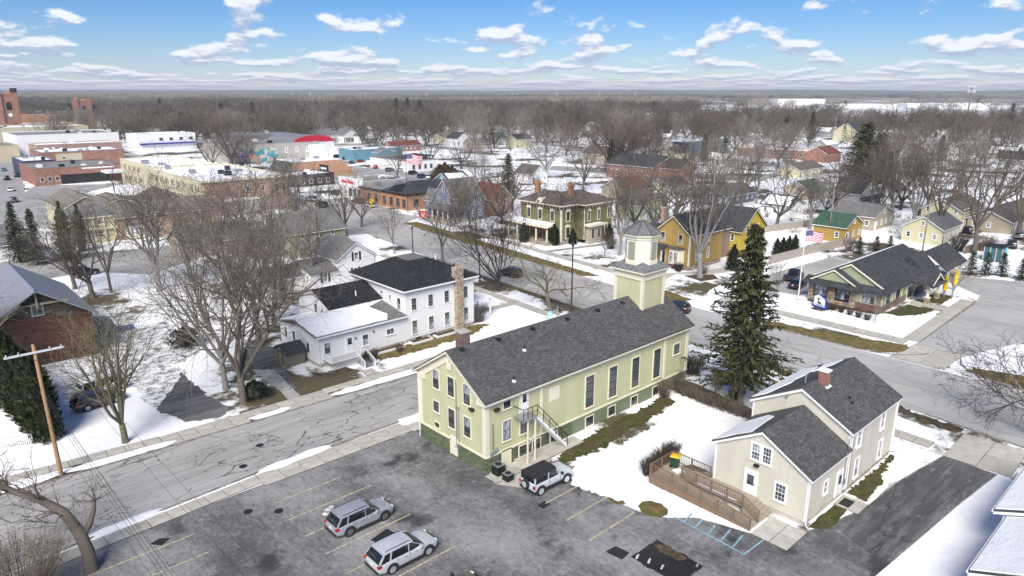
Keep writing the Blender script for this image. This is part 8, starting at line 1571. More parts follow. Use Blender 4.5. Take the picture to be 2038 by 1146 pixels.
# leaning street tree at the lower left
def leaning():
 o = thing('leaning_tree', 'old leaning street tree with broken limb at the lower left corner', 'tree', (6.8, 50.6, 0)); rg = random.Random(8); T, K = MB(), MB()
 rv = lambda s: Vector((rg.gauss(0, s), rg.gauss(0, s), rg.gauss(0, s)))
 main = [(0, 0, -.2), (.05, .15, 1.4), (-.15, .75, 2.7), (-.7, 1.9, 4.0), (-1.8, 2.7, 5.1), (-3.2, 3.3, 6.1), (-4.8, 3.9, 7.6), (-6.4, 4.3, 9.0)]; T.path(main, [.52, .42, .40, .34, .27, .22, .15, .09], 10)
 stub = [(-.1, .6, 2.5), (.5, .9, 2.9), (.95, 1.15, 3.8), (1.15, 1.3, 4.6)]; T.path(stub, [.27, .2, .16, .12], 8)
 def tw(p, d, L, r, lv):
  pts = [p]; rs = [r]
  for i in range(3): d = (d + rv(.22) + Vector((0, 0, .06))).normalized(); p = p + d * L / 3; pts.append(p); rs.append(max(.007, r * (1 - .28 * (i + 1))))
  K.path(pts, rs, 4 if lv == 0 else 3)
  if lv < 2:
   for k in range(6 if lv == 0 else 4): q = pts[rg.choice((1, 2, 3))]; tw(q, (d + rv(.6)).normalized(), L * rg.uniform(.35, .6), r * .5, lv + 1)
 for k in range(16): a = rg.uniform(0, 6.28); tw(Vector((1.12, 1.28, 4.4)), Vector((math.cos(a) * .8, math.sin(a) * .8, rg.uniform(.2, 1))).normalized(), rg.uniform(1.4, 2.6), .03, 1)
 for i in range(3, 8):
  for k in range(6): tw(Vector(main[i]), (Vector((rg.uniform(-1, .3), rg.uniform(-.6, .8), rg.uniform(-.1, 1)))).normalized(), rg.uniform(1.6, 3.6), .06, 0)
 for k in range(10): tw(Vector((-.1, .5, 2.6)), Vector((rg.uniform(-.5, 1), rg.uniform(-.3, .8), rg.uniform(.5, 1))).normalized(), rg.uniform(.9, 1.9), .02, 1)
 T.build('trunk', 'bark', o, False, True); K.build('crown', 'twig_brown', o, False)
leaning()
bush('tall_bush', 2.6, 50.0, 1.2, 'dense twiggy thicket filling the lower left corner', 0, 'thicket')
# conifers
p_ = P(1472, 805); tree('spruce', p_.x, p_.y, 19.6, 0, 'large old spruce standing between the church and the main street', None, 1.0, 'spruce_tree')
for k, px, py, h, lab, sx in (('pine', 1708, 392, 23, 'great dark pine towering over the grey gabled bungalow', 1.35), ('pine', 1742, 388, 20, 'second dark pine right beside the great dark pine', 1.1), ('fir', 1215, 345, 14, 'dark fir left of the brick apartment block', 1.1), ('fir', 1238, 330, 10, 'shorter fir above the brick apartment block', 1.0), ('fir', 40, 522, 12, 'dark fir left of two behind the barn roof', 1.0), ('fir', 76, 527, 11, 'dark fir right of two behind the barn roof', 1.0),
 ('pine', 445, 262, 24, 'big dark conifer above the mural building', .9), ('pine', 505, 250, 24, 'dark conifer above the narrow white house', .7), ('fir', 373, 228, 20, 'dark conifer far off left of the big dark conifer', 1.2), ('pine', 322, 235, 26, 'broad dark conifer right of the shorter brick tower', .8), ('fir', 145, 250, 22, 'dark fir standing before the shorter brick tower', 1.2), ('fir', 1146, 240, 20, 'dark fir alone in the far centre', 1.2), ('pine', 1612, 290, 21, 'pale pine behind the low red brick building', .7), ('fir', 1562, 282, 16, 'dark fir left of the pale pine', 1.2), ('pine', 790, 238, 26, 'dark pine, left one of the far clump behind the brick school', 1.0), ('pine', 812, 236, 26, 'dark pine in the middle of the far clump', 1.0), ('pine', 836, 238, 24, 'dark pine, right one of the far clump', 1.0), ('pine', 1868, 330, 14, 'dark pine top right of the big bare trees', .9), ('fir', 1012, 395, 14, 'dark fir behind the mansion left of its chimneys', 1.3), ('pine', 1400, 330, 14, 'dark evergreen beside the brick apartment gable', .9), ('fir', 1440, 330, 13, 'second dark evergreen right of the brick apartments', 1.4), ('pine', 2010, 250, 22, 'dark evergreen crown near the right-hand edge', 1.0), ('fir', 540, 222, 18, 'small dark fir far off above the porch row', 1.1), ('pine', 1300, 232, 22, 'dark pine far off right of the lone fir', .8)):
 T_(k, px, py, h, lab, px * 7 % 360, sx, 'pine_tree' if k == 'pine' else 'fir_tree')
for px, py, h, lab in ((1930, 548, 4.6, 'first small spruce from the left in the row beyond the bank'), (1960, 550, 4.5, 'second small spruce from the left in the row beyond the bank'), (1992, 552, 4.6, 'third small spruce from the left in the row beyond the bank'), (2031, 557, 4.0, 'last small spruce of the row, cut by the right edge'), (1709, 505, 3.6, 'small spruce behind the bank, left one by the white fence'), (1742, 508, 4.0, 'small spruce behind the bank, right one by the white fence'), (1770, 498, 3.2, 'small spruce top showing over the bank ridge'), (2008, 460, 3.0, 'small round spruce on the snow near the right edge')):
 p = P(px, py); o = tree('small_spruce', p.x, p.y, h, R(px), lab, 'small spruces', 1.05, 'spruce_tree')
for i in range(7):
 y = 75.2 + i * 2.75; tree('thuja', 8.6 - .25 * i, y, 8.6 - .25 * (i % 3), R(i * 50), ('nearest', 'second', 'third', 'fourth', 'fifth', 'sixth', 'farthest')[i] + ' tall column of the evergreen hedge before the barn', 'evergreen hedge columns', 1.05, 'hedge_tree')
for px, py, h, lab in ((1458, 538, 4.8, 'dark conical evergreen beside the yellow house'), (1545, 508, 3.4, 'first little dark cypress by the white fence'), (1557, 506, 3.4, 'second little dark cypress by the white fence'), (1569, 503, 3.4, 'third little dark cypress by the white fence'), (1581, 500, 3.4, 'fourth little dark cypress by the white fence'), (1043, 482, 4.2, 'dark evergreen at the left end of the mansion porch'), (1103, 488, 4.6, 'dark columnar evergreen at the right end of the mansion porch'), (1140, 486, 3.4, 'dark evergreen before the mansion corner'), (1212, 480, 3.8, 'dark evergreen beside the mansion stone bay')):
 p = P(px, py); tree('small_thuja', p.x, p.y, h, R(px), lab, None, 1.2, 'evergreen_shrub')
p_ = P(135, 520); tree('ivy_tree', p_.x, p_.y, 12, 0, 'tall ivy-green tree at the left end of the rambling house', None, 1.0, 'ivy_clad_tree'); p_ = P(165, 500); tree('ivy_tree', p_.x, p_.y, 10, 1, 'shorter yellow-green tree beside the rambling house porch', None, 1.0, 'ivy_clad_tree')
for i, (px, py) in enumerate(((875, 356), (900, 358), (886, 350))): p = P(px, py); tree('round_bush', p.x, p.y, 5.2, i, ('left', 'right', 'rear')[i] + ' one of the round rust-brown bushes beside the far lot', 'round brown bushes', 1.15, 'round_shrub')
for px, py, s, lab in ((372, 688, 2.6, 'round dark evergreen bush in the snowy yard'), (508, 792, 1.9, 'dark evergreen bush at the foot of the kerbside maple'), (905, 543, 1.6, 'clipped dark bush beside the white cottage porch'), (610, 555, 1.5, 'low dark bush by the cottage stone base'), (600, 545, 1.4, 'small dark bush left of the cottage tree'), (728, 722, 1.1, 'dark bush beside the back porch steps'), (1845, 430, 3.0, 'dark evergreen bush behind the bank ridge')):
 p = P(px, py); tree('yew', p.x, p.y, s, R(px), lab, None, 1.15, 'evergreen_bush')
# bare hedge beside the church and shrubs round it
hg = [P(1335, 775), P(1392, 800), P(1440, 818), P(1500, 838)]; n = 0
for a, c in zip(hg, hg[1:]):
 for i in range(4):
  q = a.lerp(c, i / 4); n += 1; bush('hedge_bush', q.x, q.y, .95 + .08 * (n % 3), ('first', 'second', 'third', 'fourth', 'fifth', 'sixth', 'seventh', 'eighth', 'ninth', 'tenth', 'eleventh', 'twelfth')[n - 1] + ' bush from the church wall in the bare hedge', n * 1.3, 'hedge_shrub', None, 'bare hedge beside the church')
for i in range(6): q = P(1288, 945).lerp(P(1340, 908), i / 5); bush('dark_bush', q.x, q.y, 1.0, ('nearest', 'second', 'third', 'fourth', 'fifth', 'farthest')[i] + ' bush of the short bare hedge beside the ramp landing', i * 1.1, 'hedge_shrub', 1.15, 'bare hedge beside the ramp')
bush('red_bush', *P(1340, 768).xy, 1.5, 'reddish twiggy shrub against the church corner', 1); bush('dark_bush', *P(1378, 745).xy, 1.9, 'round dark shrub beyond the church corner', 2); bush('red_bush', *P(1322, 790).xy, 1.4, 'low reddish shrub against the church basement wall', 3); bush('dark_bush', *P(1465, 800).xy, 1.3, 'brown brush round the foot of the big spruce', 1)
bush('red_bush', *P(950, 640).xy, 2.1, 'pale twiggy shrub at the front corner of the white house', 1); bush('dark_bush', *P(740, 718).xy, 1.2, 'twiggy shrub right of the back porch steps', 1); bush('red_bush', *P(795, 700).xy, .9, 'small twig shrub in the white planting box', 1)
for i in range(7): p = P(1625 + i * 17, 606 + i * 5); bush('dark_bush', p.x - .3, p.y, .75, ('first', 'second', 'third', 'fourth', 'fifth', 'sixth', 'last')[i] + ' low shrub from the sign in the bed before the bank', i, 'shrub', None, 'low shrubs before the bank')
for px, py, s, lab in ((620, 560, 1.8, 'brown shrub along the cottage side wall'), (590, 575, 2.0, 'tangled shrub left of the forked cottage tree'), (560, 590, 1.8, 'brown undergrowth beside the back yard fence'), (1215, 495, 1.6, 'red-brown shrub before the mansion bay'), (1120, 480, 1.5, 'brown shrub below the mansion corner'), (1400, 545, 1.2, 'brown shrub at the foot of the great bare tree'), (1960, 500, 2.6, 'reddish brush behind the row of small spruces'), (1905, 500, 2.6, 'reddish brush behind the bank canopy'), (1350, 540, 1.3, 'brown shrub before the ochre bay window'), (1690, 500, 2.2, 'brown brush along the white fence'), (100, 690, 2.4, 'brown brush before the barn gable'), (160, 700, 2.2, 'brown brush at the barn corner')):
 bush('red_bush' if px % 3 else 'dark_bush', *P(px, py).xy, s, lab, px)
# ---- trees of the middle distance: one object each, labelled by what they stand near
MARK = [(850, 285, 'the middle bungalows'), (1057, 350, 'the white cottage'), (1250, 390, 'the maroon-roofed house'), (1445, 390, 'the dark blue ranch'), (1600, 380, 'the tan bungalow'), (1592, 340, 'the yellow-tan ranch'), (1700, 395, 'the grey bungalow'), (1870, 450, 'the cream houses'), (1990, 440, 'the right-hand ranch'), (1705, 270, 'the yellow hall'), (1795, 285, 'the white gabled house'), (1960, 300, 'the far brown ranch'), (1275, 330, 'the brick apartments'), (1265, 290, 'the tall white house'), (1380, 290, 'the blue building'), (1570, 308, 'the low red school'), (1118, 262, 'the red-roofed white house'), (1175, 280, 'the left white gable'), (1480, 252, 'the big snowy-roofed house'), (600, 280, 'the tan porch house'), (690, 275, 'the porch row'), (615, 285, 'the red gable'), (527, 275, 'the narrow white house'), (385, 262, 'the cream gabled house'), (270, 275, 'the white office block'), (138, 225, 'the shorter brick tower'), (18, 220, 'the tall brick tower'), (715, 300, 'the teal building'), (785, 320, 'the white block building'), (912, 280, 'the black-roofed gable'), (985, 278, 'the green-roofed house'), (930, 400, 'the Victorian house'), (1115, 380, 'the mansion chimneys'), (1450, 440, 'the yellow annex'), (840, 245, 'the far brick building'), (1920, 230, 'the tall mast'), (450, 340, 'the cream commercial block'), (120, 320, 'the brick shops'), (1600, 205, 'the warehouses'), (500, 310, 'the mural'), (1230, 262, 'the grey gable'), (1372, 246, 'the snowy porch house'), (790, 225, 'the far pine clump'), (445, 235, 'the big dark conifer'), (1712, 330, 'the great pine')]
USED = set()
def auto_label(px, py, kind, words=('bare tree', 'leafless tree', 'winter tree')):
 ms = sorted(MARK, key=lambda m: (m[0] - px) ** 2 + 4 * (m[1] - py) ** 2)
 for m in ms[:14]:
  dx, dy = px - m[0], py - m[1]
  rels = (['right of'] if dx > 14 else ['left of'] if dx < -14 else []) + (['beyond'] if dy < -5 else ['in front of'] if dy > 7 else ['close beside'])
  for rel in rels:
   for w in words:
    l = f'{kind} {w} {rel} {m[2]}'
    if l not in USED: USED.add(l); return l
 l = f'{kind} bare tree between {ms[0][2]} and {ms[1][2]}'; k = 2
 while l in USED: l = f'{kind} bare tree between {ms[0][2]} and {ms[k][2]}'; k += 1
 USED.add(l); return l
def footprints():
 out = []
 for o in C.objects:
  if o.type == 'EMPTY' and o.get('category') in ('house', 'building', 'church', 'bank', 'restaurant', 'shop', 'hall', 'apartment block', 'warehouse', 'church tower', 'barn'): out.append(o)
 rects = []
 bpy.context.view_layer.update(); kids = {}
 for o in C.objects:
  if o.parent: kids.setdefault(o.parent.name, []).append(o)
 for o in out:
  xs, ys = [], []
  for c in kids.get(o.name, []):
   if c.type == 'MESH' and c.name.split('.')[0] in ('wall', 'roof'):
    for q in c.bound_box: w = c.matrix_world @ Vector(q); xs.append(w.x); ys.append(w.y)
  if xs: rects.append((min(xs), max(xs), min(ys), max(ys)))
 return rects
def on_road(x, y):
 for (x0, y0), (x1, y1), (u0, v0), (u1, v1) in zip(mn, mn[1:], mf, mf[1:]):
  if y0 <= y < y1: t = (y - y0) / (y1 - y0); return x0 + (x1 - x0) * t - 2 < x < u0 + (u1 - u0) * t + 2
 return False
def more_houses():
 rg = random.Random(17); n = 0; tr = 0; rc = footprints(); cl = (('white', 'white_siding'), ('grey', 'grey_siding'), ('tan', 'tan_siding'), ('cream', 'pale_yellow_siding'), ('white', 'white_siding')); rf = (('grey roof', 'grey_shingle'), ('dark roof', 'dark_shingle'), ('brown roof', 'brown_shingle'), ('black roof', 'black_shingle'))
 while n < 62 and tr < 5000:
  tr += 1; px = rg.uniform(760, 2040) if n > 8 else rg.uniform(300, 760); py = rg.uniform(236, 262) if px < 1380 else rg.uniform(258, 330)
  if px < 760: py = rg.uniform(236, 258)
  if px < 1380 and rg.random() < .4: py = rg.uniform(262, 330)
  elif px < 1380 and n > 40: py = rg.uniform(222, 240)
  if 540 < px < 900 and py > 262: continue
  p = P(px, py)
  if any(a - 9 < p.x < b + 9 and c - 9 < p.y < d + 9 for a, b, c, d in rc) or on_road(p.x, p.y): continue
  w, r = rg.choice(cl), rg.choice(rf); ax = rg.choice('xy'); L, W_ = rg.uniform(9, 14), rg.uniform(7.5, 10); st = rg.choice((1, 1, 2)); e = 3.0 + 2.4 * (st - 1)
  house(px, py, L, W_, e, e + rg.uniform(2.2, 3.4), ax, w[1], r[1], auto_label(px, py, f'{w[0]} {"two-storey" if st > 1 else "low"}', (f'house with {r[0]}', f'home with {r[0]}', f'gabled house, {r[0]},')), st, rg.random() < .4, rg.choice((0, 0, 1, 2)), rg.random() < .3); rc.append((p.x - 7, p.x + 7, p.y - 7, p.y + 7)); n += 1
more_houses(); RECTS = footprints()
def clear_of(x, y, m=1.5): return not any(a - m < x < b + m and c - m < y < d + m for a, b, c, d in RECTS)
def mid_trees():
 rg = random.Random(99); n = 0; tries = 0; pts = []
 KIND = {'mid_a': 'brown', 'mid_b': 'pale grey', 'mid_c': 'reddish', 'mid_d': 'dark'}
 while n < 285 and tries < 12000:
  tries += 1; px = rg.uniform(-20, 2060); py = rg.choice((rg.uniform(248, 300), rg.uniform(262, 345), rg.uniform(240, 275)))
  if px < 330 and py > 300: continue
  if 540 < px < 900 and py > 292: continue
  if px > 1400 and py < 256: continue
  if px > 1480 and 290 < py and rg.random() < .2: continue
  if 1560 < px and 300 < py < 325 and rg.random() < .4: continue
  p = P(px, py)
  if not clear_of(p.x, p.y) or on_road(p.x, p.y) or any((p.x - q[0]) ** 2 + (p.y - q[1]) ** 2 < 42 for q in pts): continue
  pts.append((p.x, p.y)); k = rg.choice(('mid_a', 'mid_b', 'mid_c', 'mid_c', 'mid_d')); h = rg.uniform(11, 22); size = 'tall' if h > 18 else 'short' if h < 14 else 'middling'
  o = tree(k, p.x, p.y, h, rg.uniform(0, 6.28), auto_label(px, py, f'{size} {KIND[k]}'), 'bare trees among the houses', rg.uniform(.95, 1.35)); n += 1
mid_trees()
def brush():
 rg = random.Random(12); m = MB(); n = 0
 while n < 330:
  px = rg.uniform(250, 2050); py = rg.uniform(250, 470); p = P(px, py)
  if px < 900 and py > 330 or not clear_of(p.x, p.y, .2) or on_road(p.x, p.y) or 96 < p.x < 145 and p.y < 62: continue
  n += 1; w = rg.uniform(.8, 2.4); h = rg.uniform(.8, 2.2)
  for k in range(16): a = rg.uniform(0, 6.28); q = Vector((p.x + rg.gauss(0, w * .4), p.y + rg.gauss(0, w * .4), 0)); e = q + Vector((math.cos(a) * w * .5, math.sin(a) * w * .5, h * rg.uniform(.5, 1))); m.path([q, q.lerp(e, .5) + Vector((rg.gauss(0, .15), rg.gauss(0, .15), .1)), e], [.05, .035, .015], 3)
 tag(m.build('brush', 'twig_dark', None, False), 'low dark brush and garden hedges scattered between the far houses', 'brush', kind='stuff')
brush()
# ---- the far woods: nobody could count them
def far_woods():
 rg = random.Random(5); kinds = []
 for s, (twig, wsc) in enumerate((('twig_far_brown', 1), ('twig_far_grey', 1), ('twig_far_red', 1), ('twig_far_tan', 1))):
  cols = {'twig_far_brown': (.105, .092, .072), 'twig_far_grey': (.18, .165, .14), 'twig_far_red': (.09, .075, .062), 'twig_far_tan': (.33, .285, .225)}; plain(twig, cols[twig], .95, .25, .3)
  T, K = grow(seed=60 + s, H=15, r0=.4, fork=.12, nl=8, spread=46, up=.1, kids=(6, 4, 3), tw=.075, wob=.2, levels=3, sides=(3, 3, 3, 3, 3)); o = len(T.v); T.v += K.v; T.f += [tuple(i + o for i in f) for f in K.f]
  kinds.append(T.mesh('wood_tree', twig, False))
 T, K = conifer(71, 16, 3.6, .05, 'fir_green', 45, 6, 1.3); kinds.append(K.mesh('wood_fir', 'fir_green', False))
 col = bpy.data.collections.new('wood_trees')
 for i, me in enumerate(kinds): col.objects.link(bpy.data.objects.new('wood_tree_%d' % i, me))
 v = []; rot = []; sca = []; ind = []
 a0, a1 = R(HEAD - 42), R(HEAD + 42)
 bands = ((380, 560, 90), (560, 900, 560), (900, 1500, 1700), (1500, 2600, 4600), (2600, 4500, 4200), (4500, 7800, 3400))
 for r0, r1, n in bands:
  k = 0; tr = 0
  while k < n and tr < n * 6:
   tr += 1; r = math.sqrt(rg.uniform(r0 * r0, r1 * r1)); a = rg.uniform(a0, a1); x, y = r * math.cos(a), r * math.sin(a)
   d = noise.noise(Vector((x / (90 + r * .08), y / (90 + r * .08), 1.7)))
   if d < (.02 if r < 1500 else -.15) and rg.random() < .85: continue
   px, py = to_px(x, y)
   if r < 1000 and (not clear_of(x, y, 3) or on_road(x, y)): continue
   if px > 1380 and 196 < py < 244 and rg.random() < .985: continue      # open ground before the warehouses
   if px > 1620 and py > 240 and rg.random() < .5: continue
   if px < 250 and 232 < py < 300: continue
   tone = noise.noise(Vector((x / 700, y / 700, 8))); c = rg.random()
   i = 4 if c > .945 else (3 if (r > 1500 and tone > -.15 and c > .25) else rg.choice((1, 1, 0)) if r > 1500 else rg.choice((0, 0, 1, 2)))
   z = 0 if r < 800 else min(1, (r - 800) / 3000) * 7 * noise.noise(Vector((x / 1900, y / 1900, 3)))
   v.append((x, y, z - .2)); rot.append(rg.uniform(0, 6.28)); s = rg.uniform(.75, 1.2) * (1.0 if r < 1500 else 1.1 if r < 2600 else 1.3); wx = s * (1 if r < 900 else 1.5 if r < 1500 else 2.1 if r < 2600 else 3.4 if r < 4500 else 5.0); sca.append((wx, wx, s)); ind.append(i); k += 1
 me = bpy.data.meshes.new('far_woods'); me.from_pydata(v, [], [])
 for nm, ty, dat in (('rz', 'FLOAT', rot), ('kind', 'INT', ind)):
  at = me.attributes.new(nm, ty, 'POINT'); at.data.foreach_set('value', dat)
 at = me.attributes.new('sc', 'FLOAT_VECTOR', 'POINT'); at.data.foreach_set('vector', [c for s in sca for c in s])
 o = link('far_woods', me); tag(o, 'bare brown woods stretching from the edge of town to the horizon', 'woods', kind='stuff')
 ng = bpy.data.node_groups.new('far_woods', 'GeometryNodeTree'); ng.interface.new_socket('Geometry', in_out='INPUT', socket_type='NodeSocketGeometry'); ng.interface.new_socket('Geometry', in_out='OUTPUT', socket_type='NodeSocketGeometry')
 N, L = ng.nodes, ng.links; gi = N.new('NodeGroupInput'); go = N.new('NodeGroupOutput'); ins = N.new('GeometryNodeInstanceOnPoints'); ci = N.new('GeometryNodeCollectionInfo'); ci.inputs['Collection'].default_value = col; ci.inputs['Separate Children'].default_value = True; ci.inputs['Reset Children'].default_value = True
 def attr(nm, ty): a = N.new('GeometryNodeInputNamedAttribute'); a.data_type = ty; a.inputs['Name'].default_value = nm; return a.outputs[0]
 cx = N.new('ShaderNodeCombineXYZ'); L.new(attr('rz', 'FLOAT'), cx.inputs[2]); L.new(gi.outputs[0], ins.inputs['Points']); L.new(ci.outputs[0], ins.inputs['Instance']); ins.inputs['Pick Instance'].default_value = True; L.new(attr('kind', 'INT'), ins.inputs['Instance Index']); L.new(cx.outputs[0], ins.inputs['Rotation']); L.new(attr('sc', 'FLOAT_VECTOR'), ins.inputs['Scale']); L.new(ins.outputs[0], go.inputs[0])
 md = o.modifiers.new('woods', 'NODES'); md.node_group = ng
far_woods()
# ================================================================== poles, wires, signs, flags, fences
plain('pole_wood', (.33, .21, .11), .9, .3, 2); plain('pole_grey', (.22, .20, .18), .9, .25, 2); plain('arm_white', (.62, .63, .64), .7, .1); plain('insulator', (.5, .52, .54), .3, .1); plain('lamp_post', (.035, .037, .04), .45, .15); plain('flag_red', (.50, .03, .05), .7, .08); plain('flag_white', (.80, .79, .80), .7, .04); plain('flag_blue', (.045, .05, .17), .7, .08); plain('sign_yellow', (.80, .55, .01), .5, .08); plain('sky_blue', (.22, .55, .68), .5, .1); plain('picket_white', (.66, .65, .62), .8, .12, 2); plain('fence_tan', (.36, .32, .27), .9, .2, 2)
def upole(x, y, h, label, mat='pole_wood', arm=4.2, rz=0, lean=0, r=.16):
 o = thing('utility_pole', label, 'utility pole', (x, y, 0), rz); MB().path([(0, 0, -.3), (lean * .5, 0, h * .5), (lean, 0, h)], [r * 1.15, r, r * .8], 10).build('pole', mat, o, True, True)
 if arm:
  a = MB().box(lean - arm / 2, lean + arm / 2, -.2, -.07, h - .75, h - .6).build('crossarm', 'arm_white', o)
  for i in (-.46, -.26, .26, .46): MB().lathe((lean + arm * i, -.13, h - .6), [(.05, 0), (.07, .06), (.04, .14), (.06, .17), (.02, .2)], 8).build('insulator', 'insulator', a)
  MB().path([(lean - .7, -.14, h - .7), (lean, -.12, h - 1.4)], [.025, .025], 4).path([(lean + .7, -.14, h - .7), (lean, -.12, h - 1.4)], [.025, .025], 4).build('brace', 'dark_metal', o)
 return o
def wire(a, b, sag, label, r=.009):
 a, b = Vector(a), Vector(b); pts = [a.lerp(b, t / 14) + Vector((0, 0, -4 * sag * (t / 14) * (1 - t / 14))) for t in range(15)]; tag(MB().path(pts, [r] * 15, 4).build('power_line', 'black', None, False), label, 'wire', 'overhead wires')
upole(8.1, 66.6, 12.1, 'orange-brown wooden utility pole with white crossarm beside the evergreen hedge', lean=-.25); upole(8.6, 16, 12, 'utility pole below the picture that carries the near wires')
for i, k in enumerate((-.46, -.26, .26, .46)): wire((7.85 + 4.2 * k, 66.5, 11.6), (8.6 + 4.2 * k, 16, 11.5), .9, ('first', 'second', 'third', 'fourth')[i] + ' of the overhead wires from the wooden pole, counted from the left')
for i, z in enumerate((8.2, 7.6, 7.0)): wire((8.0, 66.5, z), (8.5, 16, z - .2), .8, ('upper', 'middle', 'lowest')[i] + ' cable on the wooden pole running over the parking lot', .014)
for i, k in enumerate((-.46, .46)): wire((7.85 + 4.2 * k, 66.6, 11.6), (-14 + 4.2 * k, 120, 11.4), 1.2, ('left', 'right') [i] + ' overhead wire running back past the barn')
wire((8.0, 66.7, 9.0), (12.6, 97, 7.6), .6, 'service cable from the wooden pole to the barn gable')
for px, py, h, lab, arm in ((1648, 478, 13, 'tall pale utility pole beside the gold cottage', 2.4), (1835, 505, 11, 'utility pole behind the bank canopy', 0), (75, 350, 13, 'utility pole on the left-hand street before the brick shops', 2.4), (412, 270, 12, 'utility pole far off above the cream commercial block', 2.6), (1005, 262, 12, 'utility pole in the far middle distance', 2.6), (945, 345, 10, 'utility pole behind the Victorian house', 2.4), (1487, 300, 11, 'utility pole right of the blue building', 2.4)):
 p = P(px, py); upole(p.x, p.y, h, lab, 'pole_grey', arm, .3, 0, .13)
def lamp(x, y, h, label, arm=0):
 o = thing('lamp_post', label, 'lamp post', (x, y, 0)); MB().lathe((0, 0, 0), [(.28, 0), (.28, .1), (.16, .25), (.13, .6), (.09, h), (.05, h + .05)], 10).build('post', 'lamp_post', o); MB().lathe((0, 0, h), [(.1, .051), (.2, .15), (.22, .5), (.1, .62), (.02, .75)], 10).build('lamp_head', 'lamp_post', o)
lamp(75.5, 68.8, 10.0, 'tall black lamp post beside the crooked tree, rising over the church roof'); p_ = P(822, 505); lamp(p_.x, p_.y, 5.0, 'short black lamp post behind the black hipped roof'); p_ = P(955, 560); lamp(p_.x, p_.y, 4.5, 'short black lamp post near the dark dense tree')
def flagpole(x, y, h, mat, label, fl, rz, w=3.0):
 o = thing('flagpole', label, 'flagpole', (x, y, 0)); MB().path([(0, 0, -.2), (0, 0, h)], [.09, .05], 8).build('pole', mat, o); MB().lathe((0, 0, h), [(.05, 0), (.12, .1), (.05, .2)], 8).build('ball', 'steel', o); MB().lathe((0, 0, 0), [(.35, 0), (.3, .12), (.12, .14)], 10).build('base', 'concrete', o)
 f = thing('flag', fl, 'flag', (x, y, h - .35), rz); nx, hh = 22, w / 1.75
 def pt(u, t): return (.07 + u * w, .14 * w * math.sin(u * 7.5) * u * .7, -t * hh - .10 * w * u * u + .03 * w * math.sin(u * 6))
 for c, nm in (('flag_red', 'red_stripe'), ('flag_white', 'white_stripe')):
  for r in range(13):
   if (r % 2 == 0) != (c == 'flag_red'): continue
   m = MB(); u0 = .4 if r < 7 else 0
   for i in range(nx):
    a, b = u0 + (1 - u0) * i / nx, u0 + (1 - u0) * (i + 1) / nx; m.add([pt(a, r / 13), pt(b, r / 13), pt(b, (r + 1) / 13), pt(a, (r + 1) / 13)], [(0, 1, 2, 3)])
   m.build(nm, c, f, False, True)
 m = MB()
 for i in range(10): a, b = .4 * i / 10, .4 * (i + 1) / 10; m.add([pt(a, 0), pt(b, 0), pt(b, 7 / 13), pt(a, 7 / 13)], [(0, 1, 2, 3)])
 cn = m.build('canton', 'flag_blue', f, False, True); m = MB()
 for r in range(9):
  for k in range(6 if r % 2 == 0 else 5):
   u, t = (.034 + .0665 * k + (0 if r % 2 == 0 else .033)), (r + 1) / 10 * 7 / 13; c = Vector(pt(u, t)); s = .0115 * w
   for sg in (-1, 1): st = [(c.x + (s if j % 2 == 0 else s * .42) * math.sin(j * math.pi / 5), c.y + sg * .012, c.z + (s if j % 2 == 0 else s * .42) * math.cos(j * math.pi / 5)) for j in range(10)]; m.add(st, [tuple(range(10))])
 tag(m.build('stars', 'flag_white', cn, False), kind='stuff')
flagpole(106.8, 48.5, 11.6, 'white_trim', 'white flagpole beside the bank', 'striped flag with starred blue corner flying before the gold cottage', R(-45), 2.8)
flagpole(110.1, 162.5, 16.2, 'lamp_post', 'tall black flagpole at the brick restaurant', 'large striped flag with starred blue corner flying over the restaurant', R(-40), 4.4)
# signs
def cross_sign(px, py, label, s=1.0):
 p = P(px, py); o = thing('crossing_sign', label, 'sign', (p.x, p.y, 0), R(-35)); MB().path([(0, 0, 0), (0, 0, 3.2 * s)], [.04, .04], 6).build('post', 'steel', o); d = .62 * s; MB().prism([(-d, -.06, 2.7 * s), (0, -.06, 2.7 * s - d), (d, -.06, 2.7 * s), (0, -.06, 2.7 * s + d)], (0, .02, 0)).build('panel', 'sign_yellow', o); MB().box(-.4 * s, .4 * s, -.06, -.04, 1.45 * s, 1.9 * s).build('lower_panel', 'sign_yellow', o)
 MB().prism([(-.1, -.075, 2.4 * s), (.12, -.075, 2.4 * s), (.05, -.075, 2.95 * s), (-.05, -.075, 2.95 * s)], (0, .013, 0)).lathe((0, -.07, 3.06 * s), [(.07, 0), (.07, .01)], 8, 'y').build('walking_figure', 'black', o)
cross_sign(740, 425, 'yellow pedestrian crossing sign before the brick restaurant', 1.3); cross_sign(588, 432, 'yellow crossing sign seen among branches above the low grey house', 1.3)
p_ = P(842, 437); o_ = thing('red_yard_sign', 'square red and white sign on the snow left of the Victorian house', 'sign', p_, R(-50)); MB().box(-1.1, 1.1, -.08, .08, .6, 2.3).build('panel', 'sign_red', o_); MB().box(-.95, .95, -.1, -.081, .75, 2.15).build('face', 'sign_red', o_)
for z, w, y0 in ((1.75, .5, 0), (1.35, .7, .05), (1.0, .45, -.1)): MB().box(y0 - w, y0 + w, -.115, -.101, z - .1, z + .1).build('lettering_bar', 'flag_white', o_)
for x in (-.9, .9): MB().box(x - .06, x + .06, -.05, .05, 0, .6).build('leg', 'steel', o_)
